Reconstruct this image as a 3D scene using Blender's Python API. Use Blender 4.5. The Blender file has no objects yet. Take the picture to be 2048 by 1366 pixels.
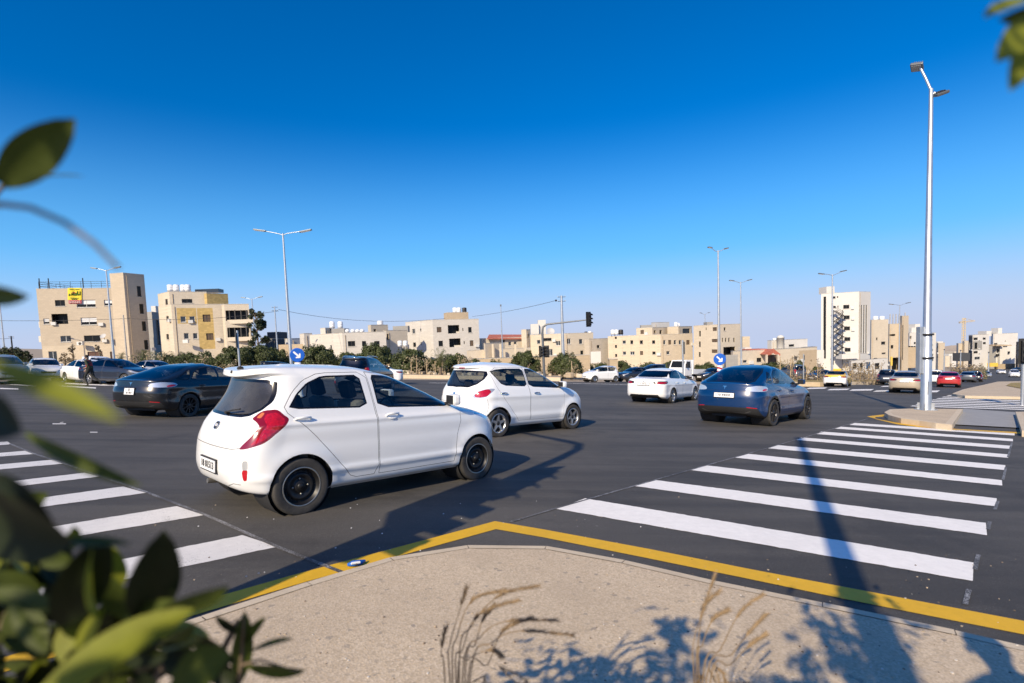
import bpy, bmesh, math, random
import numpy as np
from mathutils import Vector, Matrix, Quaternion
from mathutils.geometry import delaunay_2d_cdt
random.seed(7)
rad = math.radians
SC = bpy.context.scene
COL = SC.collection

# ------------------------------------------------------------------ camera, sky, sun
CAM_H = 1.53                       # eye height above the road under the photographer
FPX, PPX, PPY = 1068.0, 1024.0, 755.0
PITCH, ROLL = rad(3.97), rad(2.12)
SLX, SLY = -0.0515, -0.0448        # the junction falls away to the right and ahead
_cp, _sp, _cr, _sr = math.cos(PITCH), math.sin(PITCH), math.cos(ROLL), math.sin(ROLL)
CW = np.array([0, _cp, -_sp]); _u = np.array([0, _sp, _cp]); _r = np.array([1.0, 0, 0])
CR = _cr * _r - _sr * _u; CU = _sr * _r + _cr * _u
cd = bpy.data.cameras.new('camera'); cam = bpy.data.objects.new('camera', cd); COL.objects.link(cam)
cam.matrix_world = Matrix(((CR[0], CU[0], -CW[0], 0), (CR[1], CU[1], -CW[1], 0), (CR[2], CU[2], -CW[2], CAM_H), (0, 0, 0, 1)))
cd.sensor_width = 36.0; cd.lens = FPX / 2048 * 36; cd.shift_y = (PPY - 683) / 2048
cd.clip_start = 0.05; cd.clip_end = 6000
cd.dof.use_dof = True; cd.dof.focus_distance = 9.0; cd.dof.aperture_fstop = 2.3
SC.camera = cam

SUN_EL, SUN_AZ = rad(32.5), rad(26.2)     # light travels forward and 26 degrees to the right
world = bpy.data.worlds.new("World"); SC.world = world; world.use_nodes = True
wn = world.node_tree.nodes; wl = world.node_tree.links
sky = wn.new('ShaderNodeTexSky'); sky.sky_type = 'NISHITA'; sky.sun_disc = False
sky.sun_elevation = SUN_EL; sky.sun_rotation = SUN_AZ + math.pi
sky.altitude = 0; sky.air_density = 1.0; sky.dust_density = 1.1; sky.ozone_density = 6.0
hsv = wn.new('ShaderNodeHueSaturation'); hsv.inputs['Saturation'].default_value = 1.56
wl.new(sky.outputs[0], hsv.inputs['Color'])
geo = wn.new('ShaderNodeNewGeometry'); sxz = wn.new('ShaderNodeSeparateXYZ'); wl.new(geo.outputs['Incoming'], sxz.inputs[0])
hz = wn.new('ShaderNodeMapRange'); hz.inputs[1].default_value = -.375; hz.inputs[2].default_value = -.02; hz.inputs[3].default_value = 0.0; hz.inputs[4].default_value = .92; hz.interpolation_type = 'SMOOTHSTEP'
wl.new(sxz.outputs['Z'], hz.inputs[0])               # thin lilac dust haze low over the horizon
hm = wn.new('ShaderNodeMix'); hm.data_type = 'RGBA'; lz = wn.new('ShaderNodeMapRange'); lz.interpolation_type = 'SMOOTHSTEP'; lz.inputs[1].default_value = -.17; lz.inputs[2].default_value = .0; wl.new(sxz.outputs['Z'], lz.inputs[0])
hc = wn.new('ShaderNodeMix'); hc.data_type = 'RGBA'; hc.inputs['A'].default_value = (1.7, 4.5, 7.8, 1); hc.inputs['B'].default_value = (3.9, 4.5, 6.1, 1)
wl.new(lz.outputs[0], hc.inputs['Factor']); wl.new(hc.outputs['Result'], hm.inputs['B'])
wl.new(hz.outputs[0], hm.inputs['Factor']); tn = wn.new('ShaderNodeMix'); tn.data_type = 'RGBA'; tn.blend_type = 'MULTIPLY'; tn.inputs['Factor'].default_value = 1.0; tn.inputs['B'].default_value = (1.0, .91, 1.03, 1)
wl.new(hsv.outputs[0], tn.inputs['A']); wl.new(tn.outputs['Result'], hm.inputs['A'])
wl.new(hm.outputs['Result'], wn['Background'].inputs['Color'])
wn['Background'].inputs['Strength'].default_value = 0.12
sl = bpy.data.lights.new('sun', 'SUN'); sun = bpy.data.objects.new('sun', sl); COL.objects.link(sun)
sl.energy = 4.9; sl.angle = rad(0.53); sl.color = (1.0, 0.84, 0.60)
sdir = Vector((math.sin(SUN_AZ) * math.cos(SUN_EL), math.cos(SUN_AZ) * math.cos(SUN_EL), -math.sin(SUN_EL)))
sun.rotation_euler = sdir.to_track_quat('-Z', 'Y').to_euler(); sun.location = (-20, -40, 30)
SC.view_settings.view_transform = 'Standard'; SC.view_settings.look = 'None'
SC.view_settings.exposure = 0.26; SC.view_settings.gamma = 1.0
SC.render.engine = 'CYCLES'
SC.cycles.max_bounces = 8; SC.cycles.transparent_max_bounces = 12; SC.cycles.use_denoising = True

# ------------------------------------------------------------------ ground surface and pixel helpers
def gz(x, y):
    d = math.hypot(x, y)
    return SLX * x + SLY * y + 0.013 * max(0.0, d - 150.0)
def ray(u, v): return CW + CR * (u - PPX) / FPX - CU * (v - PPY) / FPX
def G(u, v, up=0.0):               # where the photograph's pixel meets the ground (or a sheet 'up' above it)
    d = ray(u, v); f = lambda t: CAM_H + d[2] * t - gz(d[0] * t, d[1] * t) - up
    t0, t1 = .3, 420.0; t = t0
    while t < 420:
        if f(t * 1.06) <= 0: t0, t1 = t, t * 1.06; break
        t *= 1.06
    else: return Vector((d[0] * 420, d[1] * 420, gz(d[0] * 420, d[1] * 420) + up))
    for _ in range(40):
        t = (t0 + t1) / 2
        if f(t) > 0: t0 = t
        else: t1 = t
    return Vector((d[0] * t, d[1] * t, CAM_H + d[2] * t))
def P(u, v, D):                    # point at depth D along the view axis
    d = ray(u, v) * D; return Vector((d[0], d[1], CAM_H + d[2]))
def onground(u, D, v=730):         # ground point under a pixel column at depth D
    p = P(u, v, D); return Vector((p.x, p.y, gz(p.x, p.y)))
GN = Vector((-SLX, -SLY, 1)).normalized()
def ground_quat(yaw):              # upright on the sloping road, heading yaw from +X
    f = Vector((math.cos(yaw), math.sin(yaw), 0)); f = (f - GN * f.dot(GN)).normalized()
    l = GN.cross(f); return Matrix((f, l, GN)).transposed().to_quaternion()

# ------------------------------------------------------------------ object helpers
def tag(o, label=None, cat=None, group=None, kind=None):
    if label: o['label'] = label
    if cat: o['category'] = cat
    if group: o['group'] = group
    if kind: o['kind'] = kind
    return o
def empty(name, loc=(0, 0, 0), rz=0.0, quat=None, label=None, cat=None, group=None):
    o = bpy.data.objects.new(name, None); COL.objects.link(o); o.location = loc; o.empty_display_size = 0.2
    if quat is not None:
        o.rotation_mode = 'QUATERNION'; o.rotation_quaternion = quat
    else: o.rotation_euler = (0, 0, rz)
    return tag(o, label, cat, group)
def link(name, me, parent=None):
    o = bpy.data.objects.new(name, me); COL.objects.link(o)
    if parent is not None: o.parent = parent
    return o
def kids(o): return [c for c in o.children]
def copy_tree(o, parent=None):
    c = o.copy(); COL.objects.link(c)
    if parent is not None: c.parent = parent
    for ch in list(o.children): copy_tree(ch, c)
    return c
class MB:
    """collects faces; build() links them as one mesh object"""
    def __init__(s): s.v = []; s.f = []; s.m = []; s.mats = []; s.sm = []
    def mi(s, m):
        if m not in s.mats: s.mats.append(m)
        return s.mats.index(m)
    def face(s, pts, m, smooth=False):
        b = len(s.v); s.v += [tuple(p) for p in pts]; s.f.append(tuple(range(b, b + len(pts)))); s.m.append(s.mi(m)); s.sm.append(smooth)
    def add(s, vs, fs, m, smooth=False):
        b = len(s.v); s.v += [tuple(p) for p in vs]; k = s.mi(m)
        for f in fs: s.f.append(tuple(i + b for i in f)); s.m.append(k); s.sm.append(smooth)
    def box(s, lo, hi, m, M=None, bev=0.0):
        x0, y0, z0 = lo; x1, y1, z1 = hi
        if bev > 0:
            bm = bmesh.new(); bmesh.ops.create_cube(bm, size=1)
            for v in bm.verts: v.co = Vector(((x0 + x1) / 2 + v.co.x * (x1 - x0), (y0 + y1) / 2 + v.co.y * (y1 - y0), (z0 + z1) / 2 + v.co.z * (z1 - z0)))
            bmesh.ops.bevel(bm, geom=bm.edges[:], offset=bev, segments=2, affect='EDGES', profile=.6)
            vs = [v.co.copy() for v in bm.verts]; bm.verts.index_update(); fs = [[v.index for v in f.verts] for f in bm.faces]; bm.free()
        else:
            vs = [Vector(p) for p in ((x0, y0, z0), (x1, y0, z0), (x1, y1, z0), (x0, y1, z0), (x0, y0, z1), (x1, y0, z1), (x1, y1, z1), (x0, y1, z1))]
            fs = [(0, 3, 2, 1), (4, 5, 6, 7), (0, 1, 5, 4), (1, 2, 6, 5), (2, 3, 7, 6), (3, 0, 4, 7)]
        if M is not None: vs = [M @ v for v in vs]
        s.add(vs, fs, m)
    def tube(s, pts, r, m, n=10, caps=True):
        pts = [Vector(p) for p in pts]; rs = r if isinstance(r, (list, tuple)) else [r] * len(pts)
        rings = []; prev = None
        for i, p in enumerate(pts):
            a = pts[max(i - 1, 0)]; b = pts[min(i + 1, len(pts) - 1)]; t = (b - a)
            t = t.normalized() if t.length > 1e-9 else Vector((0, 0, 1))
            if prev is None:
                q = Vector((1, 0, 0)) if abs(t.x) < .9 else Vector((0, 1, 0)); nrm = (q - t * q.dot(t)).normalized()
            else:
                nrm = prev - t * prev.dot(t); nrm = nrm.normalized() if nrm.length > 1e-6 else prev
            prev = nrm; bn = t.cross(nrm)
            rings.append([p + (nrm * math.cos(k * 2 * math.pi / n) + bn * math.sin(k * 2 * math.pi / n)) * rs[i] for k in range(n)])
        vs = [q for R in rings for q in R]; fs = []
        for i in range(len(rings) - 1):
            for k in range(n): fs.append((i * n + k, i * n + (k + 1) % n, (i + 1) * n + (k + 1) % n, (i + 1) * n + k))
        s.add(vs, fs, m, True)
        if caps:
            s.face(list(reversed(rings[0])), m); s.face(rings[-1], m)
    def lathe(s, prof, m, n=32, M=None, smooth=True):   # profile (r, z) about Z
        vs = []; fs = []
        for r, z in prof:
            for k in range(n):
                a = 2 * math.pi * k / n; vs.append(Vector((r * math.cos(a), r * math.sin(a), z)))
        for i in range(len(prof) - 1):
            for k in range(n): fs.append((i * n + k, i * n + (k + 1) % n, (i + 1) * n + (k + 1) % n, (i + 1) * n + k))
        if M is not None: vs = [M @ v for v in vs]
        s.add(vs, fs, m, smooth)
    def ball(s, c, r, m, seg=10, M=None):
        rx, ry, rz_ = r if isinstance(r, (tuple, list)) else (r, r, r); vs = []; fs = []; c = Vector(c)
        for i in range(seg + 1):
            t = math.pi * i / seg
            for k in range(seg):
                a = 2 * math.pi * k / seg; p = Vector((rx * math.sin(t) * math.cos(a), ry * math.sin(t) * math.sin(a), rz_ * math.cos(t)))
                vs.append(c + (M @ p if M is not None else p))
        for i in range(seg):
            for k in range(seg): fs.append((i * seg + k, (i + 1) * seg + k, (i + 1) * seg + (k + 1) % seg, i * seg + (k + 1) % seg))
        s.add(vs, fs, m, True)
    def mesh(s, name):
        me = bpy.data.meshes.new(name); me.from_pydata(s.v, [], s.f)
        for m in s.mats: me.materials.append(m)
        me.polygons.foreach_set('material_index', s.m); me.polygons.foreach_set('use_smooth', s.sm); me.update(); return me
    def build(s, name, parent=None, label=None): 
        o = link(name, s.mesh(name), parent)
        if label: o['label'] = label
        return o

# ------------------------------------------------------------------ materials
MATS = {}
def mat(name, col, rough=0.6, metal=0.0, coat=0.0, noise=None, bump=None, spec=None, trans=0.0, alpha=1.0, emit=None, coord='Object', coat_rough=0.03):
    """noise=(scale, amount, detail): mottles the colour; bump=(scale, strength)"""
    if name in MATS: return MATS[name]
    m = bpy.data.materials.new(name); m.use_nodes = True; nt = m.node_tree; b = nt.nodes['Principled BSDF']
    c = (*col, 1.0); b.inputs['Base Color'].default_value = c; b.inputs['Roughness'].default_value = rough
    b.inputs['Metallic'].default_value = metal; b.inputs['Coat Weight'].default_value = coat; b.inputs['Coat Roughness'].default_value = coat_rough
    if spec is not None: b.inputs['Specular IOR Level'].default_value = spec
    if trans: b.inputs['Transmission Weight'].default_value = trans
    if alpha < 1: b.inputs['Alpha'].default_value = alpha
    if emit: b.inputs['Emission Color'].default_value = (*emit[0], 1); b.inputs['Emission Strength'].default_value = emit[1]
    if noise or bump:
        tc = nt.nodes.new('ShaderNodeTexCoord')
    if noise:
        n = nt.nodes.new('ShaderNodeTexNoise'); n.inputs['Scale'].default_value = noise[0]; n.inputs['Detail'].default_value = noise[2] if len(noise) > 2 else 6
        n.inputs['Roughness'].default_value = .65
        nt.links.new(tc.outputs[coord], n.inputs['Vector'])
        r = nt.nodes.new('ShaderNodeValToRGB'); a = noise[1]
        r.color_ramp.elements[0].position = .3; r.color_ramp.elements[1].position = .7
        r.color_ramp.elements[0].color = (*[x * (1 - a) for x in col], 1); r.color_ramp.elements[1].color = (*[min(1, x * (1 + a)) for x in col], 1)
        nt.links.new(n.outputs['Fac'], r.inputs['Fac']); nt.links.new(r.outputs['Color'], b.inputs['Base Color'])
    if bump:
        n2 = nt.nodes.new('ShaderNodeTexNoise'); n2.inputs['Scale'].default_value = bump[0]; n2.inputs['Detail'].default_value = 4
        nt.links.new(tc.outputs[coord], n2.inputs['Vector'])
        bp = nt.nodes.new('ShaderNodeBump'); bp.inputs['Strength'].default_value = bump[1]; bp.inputs['Distance'].default_value = .02
        nt.links.new(n2.outputs['Fac'], bp.inputs['Height']); nt.links.new(bp.outputs['Normal'], b.inputs['Normal'])
    MATS[name] = m; return m
def paint(name, col, metal=0.0, rough=0.35, dust=0.25):
    """car paint under a clear coat with road dust on the lower flanks"""
    if name in MATS: return MATS[name]
    m = mat(name, col, rough, metal, coat=0.8); nt = m.node_tree; b = nt.nodes['Principled BSDF']
    tc = nt.nodes.new('ShaderNodeTexCoord'); sx = nt.nodes.new('ShaderNodeSeparateXYZ'); nt.links.new(tc.outputs['Object'], sx.inputs[0])
    mr = nt.nodes.new('ShaderNodeMapRange'); mr.inputs[1].default_value = .75; mr.inputs[2].default_value = .2; mr.inputs[3].default_value = 0; mr.inputs[4].default_value = dust
    nt.links.new(sx.outputs['Z'], mr.inputs[0])
    n = nt.nodes.new('ShaderNodeTexNoise'); n.inputs['Scale'].default_value = 5; n.inputs['Detail'].default_value = 8; nt.links.new(tc.outputs['Object'], n.inputs['Vector'])
    mu = nt.nodes.new('ShaderNodeMath'); mu.operation = 'MULTIPLY'; nt.links.new(mr.outputs[0], mu.inputs[0]); nt.links.new(n.outputs['Fac'], mu.inputs[1])
    ad = nt.nodes.new('ShaderNodeMath'); ad.operation = 'MULTIPLY_ADD'; nt.links.new(n.outputs['Fac'], ad.inputs[0]); ad.inputs[1].default_value = .035 * min(1, dust * 4); nt.links.new(mu.outputs[0], ad.inputs[2])
    mx = nt.nodes.new('ShaderNodeMix'); mx.data_type = 'RGBA'; mx.inputs['A'].default_value = (*col, 1); mx.inputs['B'].default_value = (.34, .30, .25, 1)
    nt.links.new(ad.outputs[0], mx.inputs['Factor']); nt.links.new(mx.outputs['Result'], b.inputs['Base Color'])
    cr = nt.nodes.new('ShaderNodeMapRange'); cr.inputs[1].default_value = .3; cr.inputs[2].default_value = .7; cr.inputs[3].default_value = .02; cr.inputs[4].default_value = .14
    nt.links.new(n.outputs['Fac'], cr.inputs[0]); nt.links.new(cr.outputs[0], b.inputs['Coat Roughness'])
    return m
def glassmat(name, tint, dens, dust=0.0):
    """thin car glass: part clear and tinted, part mirror"""
    if name in MATS: return MATS[name]
    m = bpy.data.materials.new(name); m.use_nodes = True; nt = m.node_tree; nt.nodes.remove(nt.nodes['Principled BSDF']); out = nt.nodes['Material Output']
    tr = nt.nodes.new('ShaderNodeBsdfTransparent'); tr.inputs[0].default_value = (*tint, 1)
    gl = nt.nodes.new('ShaderNodeBsdfGlossy'); gl.inputs['Roughness'].default_value = .03; gl.inputs['Color'].default_value = (.9, .95, 1, 1)
    fr = nt.nodes.new('ShaderNodeFresnel'); gm = nt.nodes.new('ShaderNodeNewGeometry'); io = nt.nodes.new('ShaderNodeMapRange'); io.inputs[3].default_value = 1.5; io.inputs[4].default_value = 1 / 1.5; nt.links.new(gm.outputs['Backfacing'], io.inputs[0]); nt.links.new(io.outputs[0], fr.inputs[0])
    ad = nt.nodes.new('ShaderNodeMath'); ad.inputs[1].default_value = dens; nt.links.new(fr.outputs[0], ad.inputs[0])
    mx = nt.nodes.new('ShaderNodeMixShader'); nt.links.new(ad.outputs[0], mx.inputs[0]); nt.links.new(tr.outputs[0], mx.inputs[1]); nt.links.new(gl.outputs[0], mx.inputs[2])
    last = mx.outputs[0]
    if dust:
        tc = nt.nodes.new('ShaderNodeTexCoord'); n = nt.nodes.new('ShaderNodeTexNoise'); n.inputs['Scale'].default_value = 3; n.inputs['Detail'].default_value = 6; nt.links.new(tc.outputs['Object'], n.inputs['Vector'])
        mr = nt.nodes.new('ShaderNodeMapRange'); mr.inputs[1].default_value = .3; mr.inputs[2].default_value = .7; mr.inputs[3].default_value = dust * .6; mr.inputs[4].default_value = dust * 1.5; nt.links.new(n.outputs['Fac'], mr.inputs[0])
        df = nt.nodes.new('ShaderNodeBsdfDiffuse'); df.inputs[0].default_value = (.17, .165, .16, 1); m2 = nt.nodes.new('ShaderNodeMixShader'); nt.links.new(mr.outputs[0], m2.inputs[0]); nt.links.new(last, m2.inputs[1]); nt.links.new(df.outputs[0], m2.inputs[2]); last = m2.outputs[0]
    nt.links.new(last, out.inputs[0]); MATS[name] = m; return m
def M_(n): return MATS[n]
paint('white_paint', (.84, .845, .84), dust=.15); paint('pearl_paint', (.85, .86, .86), dust=.10); paint('black_paint', (.006, .007, .009), rough=.25, dust=.025)
paint('blue_paint', (.0, .026, .105), metal=.0, rough=.3, dust=.04); paint('yellow_paint', (.80, .50, .04)); paint('beige_paint', (.50, .42, .31), metal=.3, rough=.35)
paint('red_paint', (.45, .01, .015)); paint('navy_paint', (.012, .018, .035), metal=.2, dust=.05); paint('grey_paint', (.10, .11, .13), metal=.4, dust=.1); paint('silver_paint', (.45, .47, .50), metal=.5)
mat('seam', (.02, .02, .022), .8); mat('gap', (.10, .10, .10), .8); mat('black_plastic', (.018, .018, .019), .55, bump=(300, .1)); mat('grey_plastic', (.05, .05, .05), .6)
mat('rubber', (.045, .042, .039), .85, noise=(9, .35), bump=(60, .2)); mat('steel_rim', (.025, .025, .027), .42, .6); mat('alloy', (.55, .56, .58), .3, .9); mat('dark_alloy', (.05, .05, .055), .35, .7)
mat('chrome', (.75, .76, .78), .12, 1.0); mat('frit', (.006, .006, .007), .15); mat('cabin', (.22, .21, .20), .9); mat('cabin_light', (.16, .15, .14), .9)
mat('lamp_red', (.42, .005, .014), .12, coat=1.0, noise=(40, .35)); mat('lamp_dark_red', (.20, .003, .008), .15, coat=1.0); mat('lamp_amber', (.55, .16, .05), .15, coat=1.0); mat('lamp_clear', (.62, .64, .66), .12, .5, coat=1.0); mat('lamp_white', (.75, .76, .78), .15, coat=1.0)
mat('plate_white', (.78, .79, .80), .4); mat('ink', (.02, .02, .02), .6); mat('nut', (.42, .40, .36), .4, .9)
glassmat('clear_glass', (.66, .72, .74), .01); glassmat('tint_glass', (.44, .48, .50), .02); glassmat('dark_glass', (.05, .06, .07), .02); glassmat('dusty_glass', (.16, .17, .18), .02, .30)
# ------------------------------------------------------------------ cars: a smooth shell from horizontal rings, cut into panels
def pchip(y):
    """monotone cubic through rows of y at v = 0, 1, 2 ...; returns f(v)"""
    y = np.asarray(y, float); n = len(y); d = np.diff(y, axis=0); m = np.zeros_like(y)
    a, b = d[:-1], d[1:]; s = a * b > 0
    with np.errstate(divide='ignore', invalid='ignore'): h = np.where(s, 2 * a * b / np.where(s, a + b, 1), 0)
    m[1:-1] = h; m[0] = d[0]; m[-1] = d[-1]
    def f(v):
        v = np.clip(v, 0, n - 1); i = np.minimum(v.astype(int), n - 2); t = (v - i)[:, None]
        return ((1 + 2 * t) * (1 - t) ** 2 * y[i] + t * (1 - t) ** 2 * m[i] + t * t * (3 - 2 * t) * y[i + 1] + t * t * (t - 1) * m[i + 1])
    return f
class Shell:
    # ring: xr, zr, Lr, nr, w, zs_rear, zs_front, xf, zf, Lf, nf
    def __init__(s, rings, arches, bow=.03, flare=.018, crease=None):
        s.f = pchip(rings); s.n = len(rings) - 1; s.arches = arches; s.bow = bow; s.flare = flare; s.crease = crease
        gu, gv = np.meshgrid(np.linspace(0, 3, 241), np.linspace(0, s.n, 221)); s.gu, s.gv = gu.ravel(), gv.ravel(); s.gp = s.S(s.gu, s.gv)
    def S(s, u, v):
        u = np.asarray(u, float); v = np.asarray(v, float); p = s.f(v); xr, zr, Lr, nr, w, za, zb, xf, zf, Lf, nf = p.T
        we = w * (1 - s.bow)
        def end(ph, n):
            c, si = np.cos(ph), np.sin(ph); r = (np.abs(c) ** n + np.abs(si) ** n) ** (-1 / n); return r * c, r * si
        ph = np.clip(u, 0, 1) * math.pi / 2; c, si = end(ph, nr); xa = xr + Lr * (1 - c); ya = we * si; zA = zr + (za - zr) * np.clip(si, 0, 1) ** 2
        t = np.clip(u - 1, 0, 1); xs0 = xr + Lr; xs1 = xf - Lf; xb = xs0 + (xs1 - xs0) * t; yb = w * (1 - s.bow * (2 * t - 1) ** 2); zB = za + (zb - za) * t
        ph = np.clip(3 - u, 0, 1) * math.pi / 2; c, si = end(ph, nf); xc = xf - Lf * (1 - c); yc = we * si; zC = zf + (zb - zf) * np.clip(si, 0, 1) ** 2
        A = u < 1; C = u > 2; x = np.where(A, xa, np.where(C, xc, xb)); y = np.where(A, ya, np.where(C, yc, yb)); z = np.where(A, zA, np.where(C, zC, zB))
        side = np.clip((y / np.maximum(w, 1e-3) - .75) / .2, 0, 1)
        for (ax, az, R) in s.arches:
            q = np.hypot(x - ax, z - az); y = y + side * s.flare * np.exp(-((q - R) / .09) ** 2)
        if s.crease:
            for (zc, amp, sg) in s.crease: y = y + side * amp * np.exp(-((z - zc) / sg) ** 2)
        return np.stack([x, -y, z], -1)
    def N(s, u, v):
        e = 1e-3; u = np.clip(u, 2e-3, 3 - 2e-3); v = np.clip(v, 2e-3, s.n - 4e-2)
        du = s.S(u + e, v) - s.S(u - e, v); dv = s.S(u, v + e) - s.S(u, v - e); n = np.cross(du, dv); l = np.linalg.norm(n, axis=1, keepdims=True); n = n / np.maximum(l, 1e-12)
        return n
    def inv(s, view, a, b, guess=None):
        """surface parameters of points given in a side S(x,z), rear R(y,z), front F(y,z) or top T(x,y) view"""
        a = np.asarray(a, float); b = np.asarray(b, float)
        if view == 'A':             # corner angle u and height z
            lo, hi = np.zeros(len(a)), np.full(len(a), s.n - 1.0)
            for _ in range(40):
                m = (lo + hi) / 2; k = s.S(a, m)[:, 2] < b; lo = np.where(k, m, lo); hi = np.where(k, hi, m)
            return a.copy(), (lo + hi) / 2
        ax = {'S': (0, 2), 'R': (1, 2), 'F': (1, 2), 'T': (0, 1)}[view]; lo, hi = {'S': (.45, 2.62), 'R': (0, 1.02), 'F': (2.0, 3), 'T': (0, 3)}[view]
        A = a if ax[0] == 0 else -a; B = b if ax[1] == 2 else -b
        mask = (s.gu >= lo) & (s.gu <= hi)
        if view == 'T': mask &= s.gp[:, 2] > .6
        if view == 'S': mask &= (s.gv < s.n - .9)
        U, V, Pg = s.gu[mask], s.gv[mask], s.gp[mask][:, ax]
        d = (Pg[None, :, 0] - A[:, None]) ** 2 + (Pg[None, :, 1] - B[:, None]) ** 2; k = d.argmin(1); u, v = U[k].copy(), V[k].copy(); T = np.stack([A, B], -1)
        for _ in range(6):
            e = 1e-3; p = s.S(u, v)[:, ax]; ju = (s.S(u + e, v)[:, ax] - s.S(u - e, v)[:, ax]) / (2 * e); jv = (s.S(u, v + e)[:, ax] - s.S(u, v - e)[:, ax]) / (2 * e)
            r = T - p; det = ju[:, 0] * jv[:, 1] - ju[:, 1] * jv[:, 0]; det = np.where(np.abs(det) < 1e-5, np.inf, det)
            du = (r[:, 0] * jv[:, 1] - r[:, 1] * jv[:, 0]) / det; dv = (ju[:, 0] * r[:, 1] - ju[:, 1] * r[:, 0]) / det
            u = np.clip(u + np.clip(du, -.05, .05), max(lo - .3, 0), min(hi + .3, 3)); v = np.clip(v + np.clip(dv, -.1, .1), 0, s.n)
        return u, v
def inset(poly, d):
    """offset a closed polygon inwards by d"""
    n = len(poly); area = sum(poly[i][0] * poly[(i + 1) % n][1] - poly[(i + 1) % n][0] * poly[i][1] for i in range(n)); sg = 1 if area > 0 else -1; out = []
    for i in range(n):
        p0, p1, p2 = Vector(poly[i - 1]), Vector(poly[i]), Vector(poly[(i + 1) % n]); a = (p1 - p0).normalized(); b = (p2 - p1).normalized()
        na = Vector((-a.y, a.x)) * sg; nb = Vector((-b.y, b.x)) * sg; h = na + nb; k = h.length_squared
        h = h / k * 2 if k > .2 else na; out.append(tuple(p1 + h * d))
    return out
def chaikin(poly, it=2, q=.2):
    for _ in range(it):
        o = []
        for i in range(len(poly)):
            a, b = Vector(poly[i]), Vector(poly[(i + 1) % len(poly)]); o += [tuple(a.lerp(b, q)), tuple(a.lerp(b, 1 - q))]
        poly = o
    return poly
def densify(poly, step):
    o = []
    for i in range(len(poly)):
        a, b = Vector(poly[i]), Vector(poly[(i + 1) % len(poly)]); k = max(1, int((b - a).length / step))
        o += [tuple(a.lerp(b, j / k)) for j in range(k)]
    return o
def inpoly(px, py, poly):
    ins = np.zeros(len(px), bool); n = len(poly)
    for i in range(n):
        x0, y0 = poly[i]; x1, y1 = poly[(i + 1) % n]
        if y0 == y1: continue
        c = ((y0 > py) != (y1 > py)) & (px < (x1 - x0) * (py - y0) / (y1 - y0) + x0); ins ^= c
    return ins
def cut_shell(sh, feats, nu=78, nv=66, step=.035):
    """feats: (group, view, polygon, both_halves). Returns {group: (points, normals, triangles)} of the right half"""
    KV = .35; pts = []; edges = []; polys = []
    us = np.linspace(0, 3, nu); vs = np.linspace(0, sh.n, nv)
    for grp, view, poly in feats:
        if view == 'M':             # mixed outline: each corner carries its own view
            uv = []
            for (vw, a0, b0) in poly:
                u, v = sh.inv(vw, [a0], [b0]); uv.append((u[0], v[0] * KV))
            uv = np.array(densify(chaikin(uv, 2, .18), .012)); u, v = uv[:, 0], uv[:, 1] / KV
        else:
            poly = densify(poly, step); a = np.array(poly); u, v = sh.inv(view, a[:, 0], a[:, 1])
        q = np.stack([np.clip(u, 0, 3), np.clip(v, 0, sh.n) * KV], -1); keep = [0]
        for i in range(1, len(q)):
            if np.hypot(*(q[i] - q[keep[-1]])) > 2e-3: keep.append(i)
        q = q[keep]; b = len(pts); pts += [tuple(p) for p in q]; edges += [(b + i, b + (i + 1) % len(q)) for i in range(len(q))]; polys.append((grp, [tuple(p) for p in q]))
    fp = np.array(pts) if pts else np.zeros((0, 2))
    for j, v in enumerate(vs):
        for i, u in enumerate(us):
            p = np.array([u, v * KV])
            if 0 < i < nu - 1 and 0 < j < nv - 1 and len(fp) and np.min(np.abs(fp - p).sum(1)) < 4e-3: continue
            pts.append((u, v * KV))
    r = delaunay_2d_cdt([Vector(p) for p in pts], edges, [], 0, 1e-4)
    q = np.array([tuple(p) for p in r[0]]); tris = np.array([f for f in r[2] if len(f) == 3]); 
    u, v = np.clip(q[:, 0], 0, 3), np.clip(q[:, 1] / KV, 0, sh.n); X = sh.S(u, v); Nn = sh.N(u, v)
    c = q[tris].mean(1); g = np.zeros(len(tris), int); names = ['body']
    for grp, poly in polys:
        if grp not in names: names.append(grp)
        g[inpoly(c[:, 0], c[:, 1], poly)] = names.index(grp)
    Nn[(u < 1e-3) | (u > 3 - 1e-3), 1] = 0; X[(u < 1e-3) | (u > 3 - 1e-3), 1] = 0
    tr = X[tris]; fn = np.cross(tr[:, 1] - tr[:, 0], tr[:, 2] - tr[:, 0]); an = Nn[tris].mean(1); out = (fn * an).sum(1)
    # outward: away from the car's axis
    ctr = tr.mean(1); o = np.stack([np.zeros(len(ctr)), ctr[:, 1], ctr[:, 2] - .6], -1)
    sgn = 1 if np.median((an * o).sum(1)) >= 0 else -1
    Nn = Nn * sgn; flip = out * sgn < 0; tris[flip] = tris[flip][:, ::-1]
    return {n: tris[g == k] for k, n in enumerate(names)}, X, Nn
def shell_mesh(name, parts, X, Nn, both, mats, off=0.0):
    """parts: list of (tris, material, mirrored flags)"""
    V = []; Fc = []; Mi = []; NN = []
    for tris, mi in parts:
        if len(tris) == 0: continue
        used, idx = np.unique(tris, return_inverse=True); idx = idx.reshape(tris.shape)
        for side in both:
            b = len(V); x = X[used] + Nn[used] * off; n = Nn[used].copy()
            if side < 0: x = x * [1, -1, 1]; n = n * [1, -1, 1]
            V += [tuple(p) for p in x]; NN += [tuple(p) for p in n]; t = idx + b
            if side < 0: t = t[:, ::-1]
            Fc += [tuple(int(i) for i in f) for f in t]; Mi += [mi] * len(t)
    if not Fc: return None
    me = bpy.data.meshes.new(name); me.from_pydata(V, [], Fc)
    for m in mats: me.materials.append(m)
    me.polygons.foreach_set('material_index', Mi); me.polygons.foreach_set('use_smooth', [True] * len(Fc)); me.update()
    me.normals_split_custom_set_from_vertices(NN); return me
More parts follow.
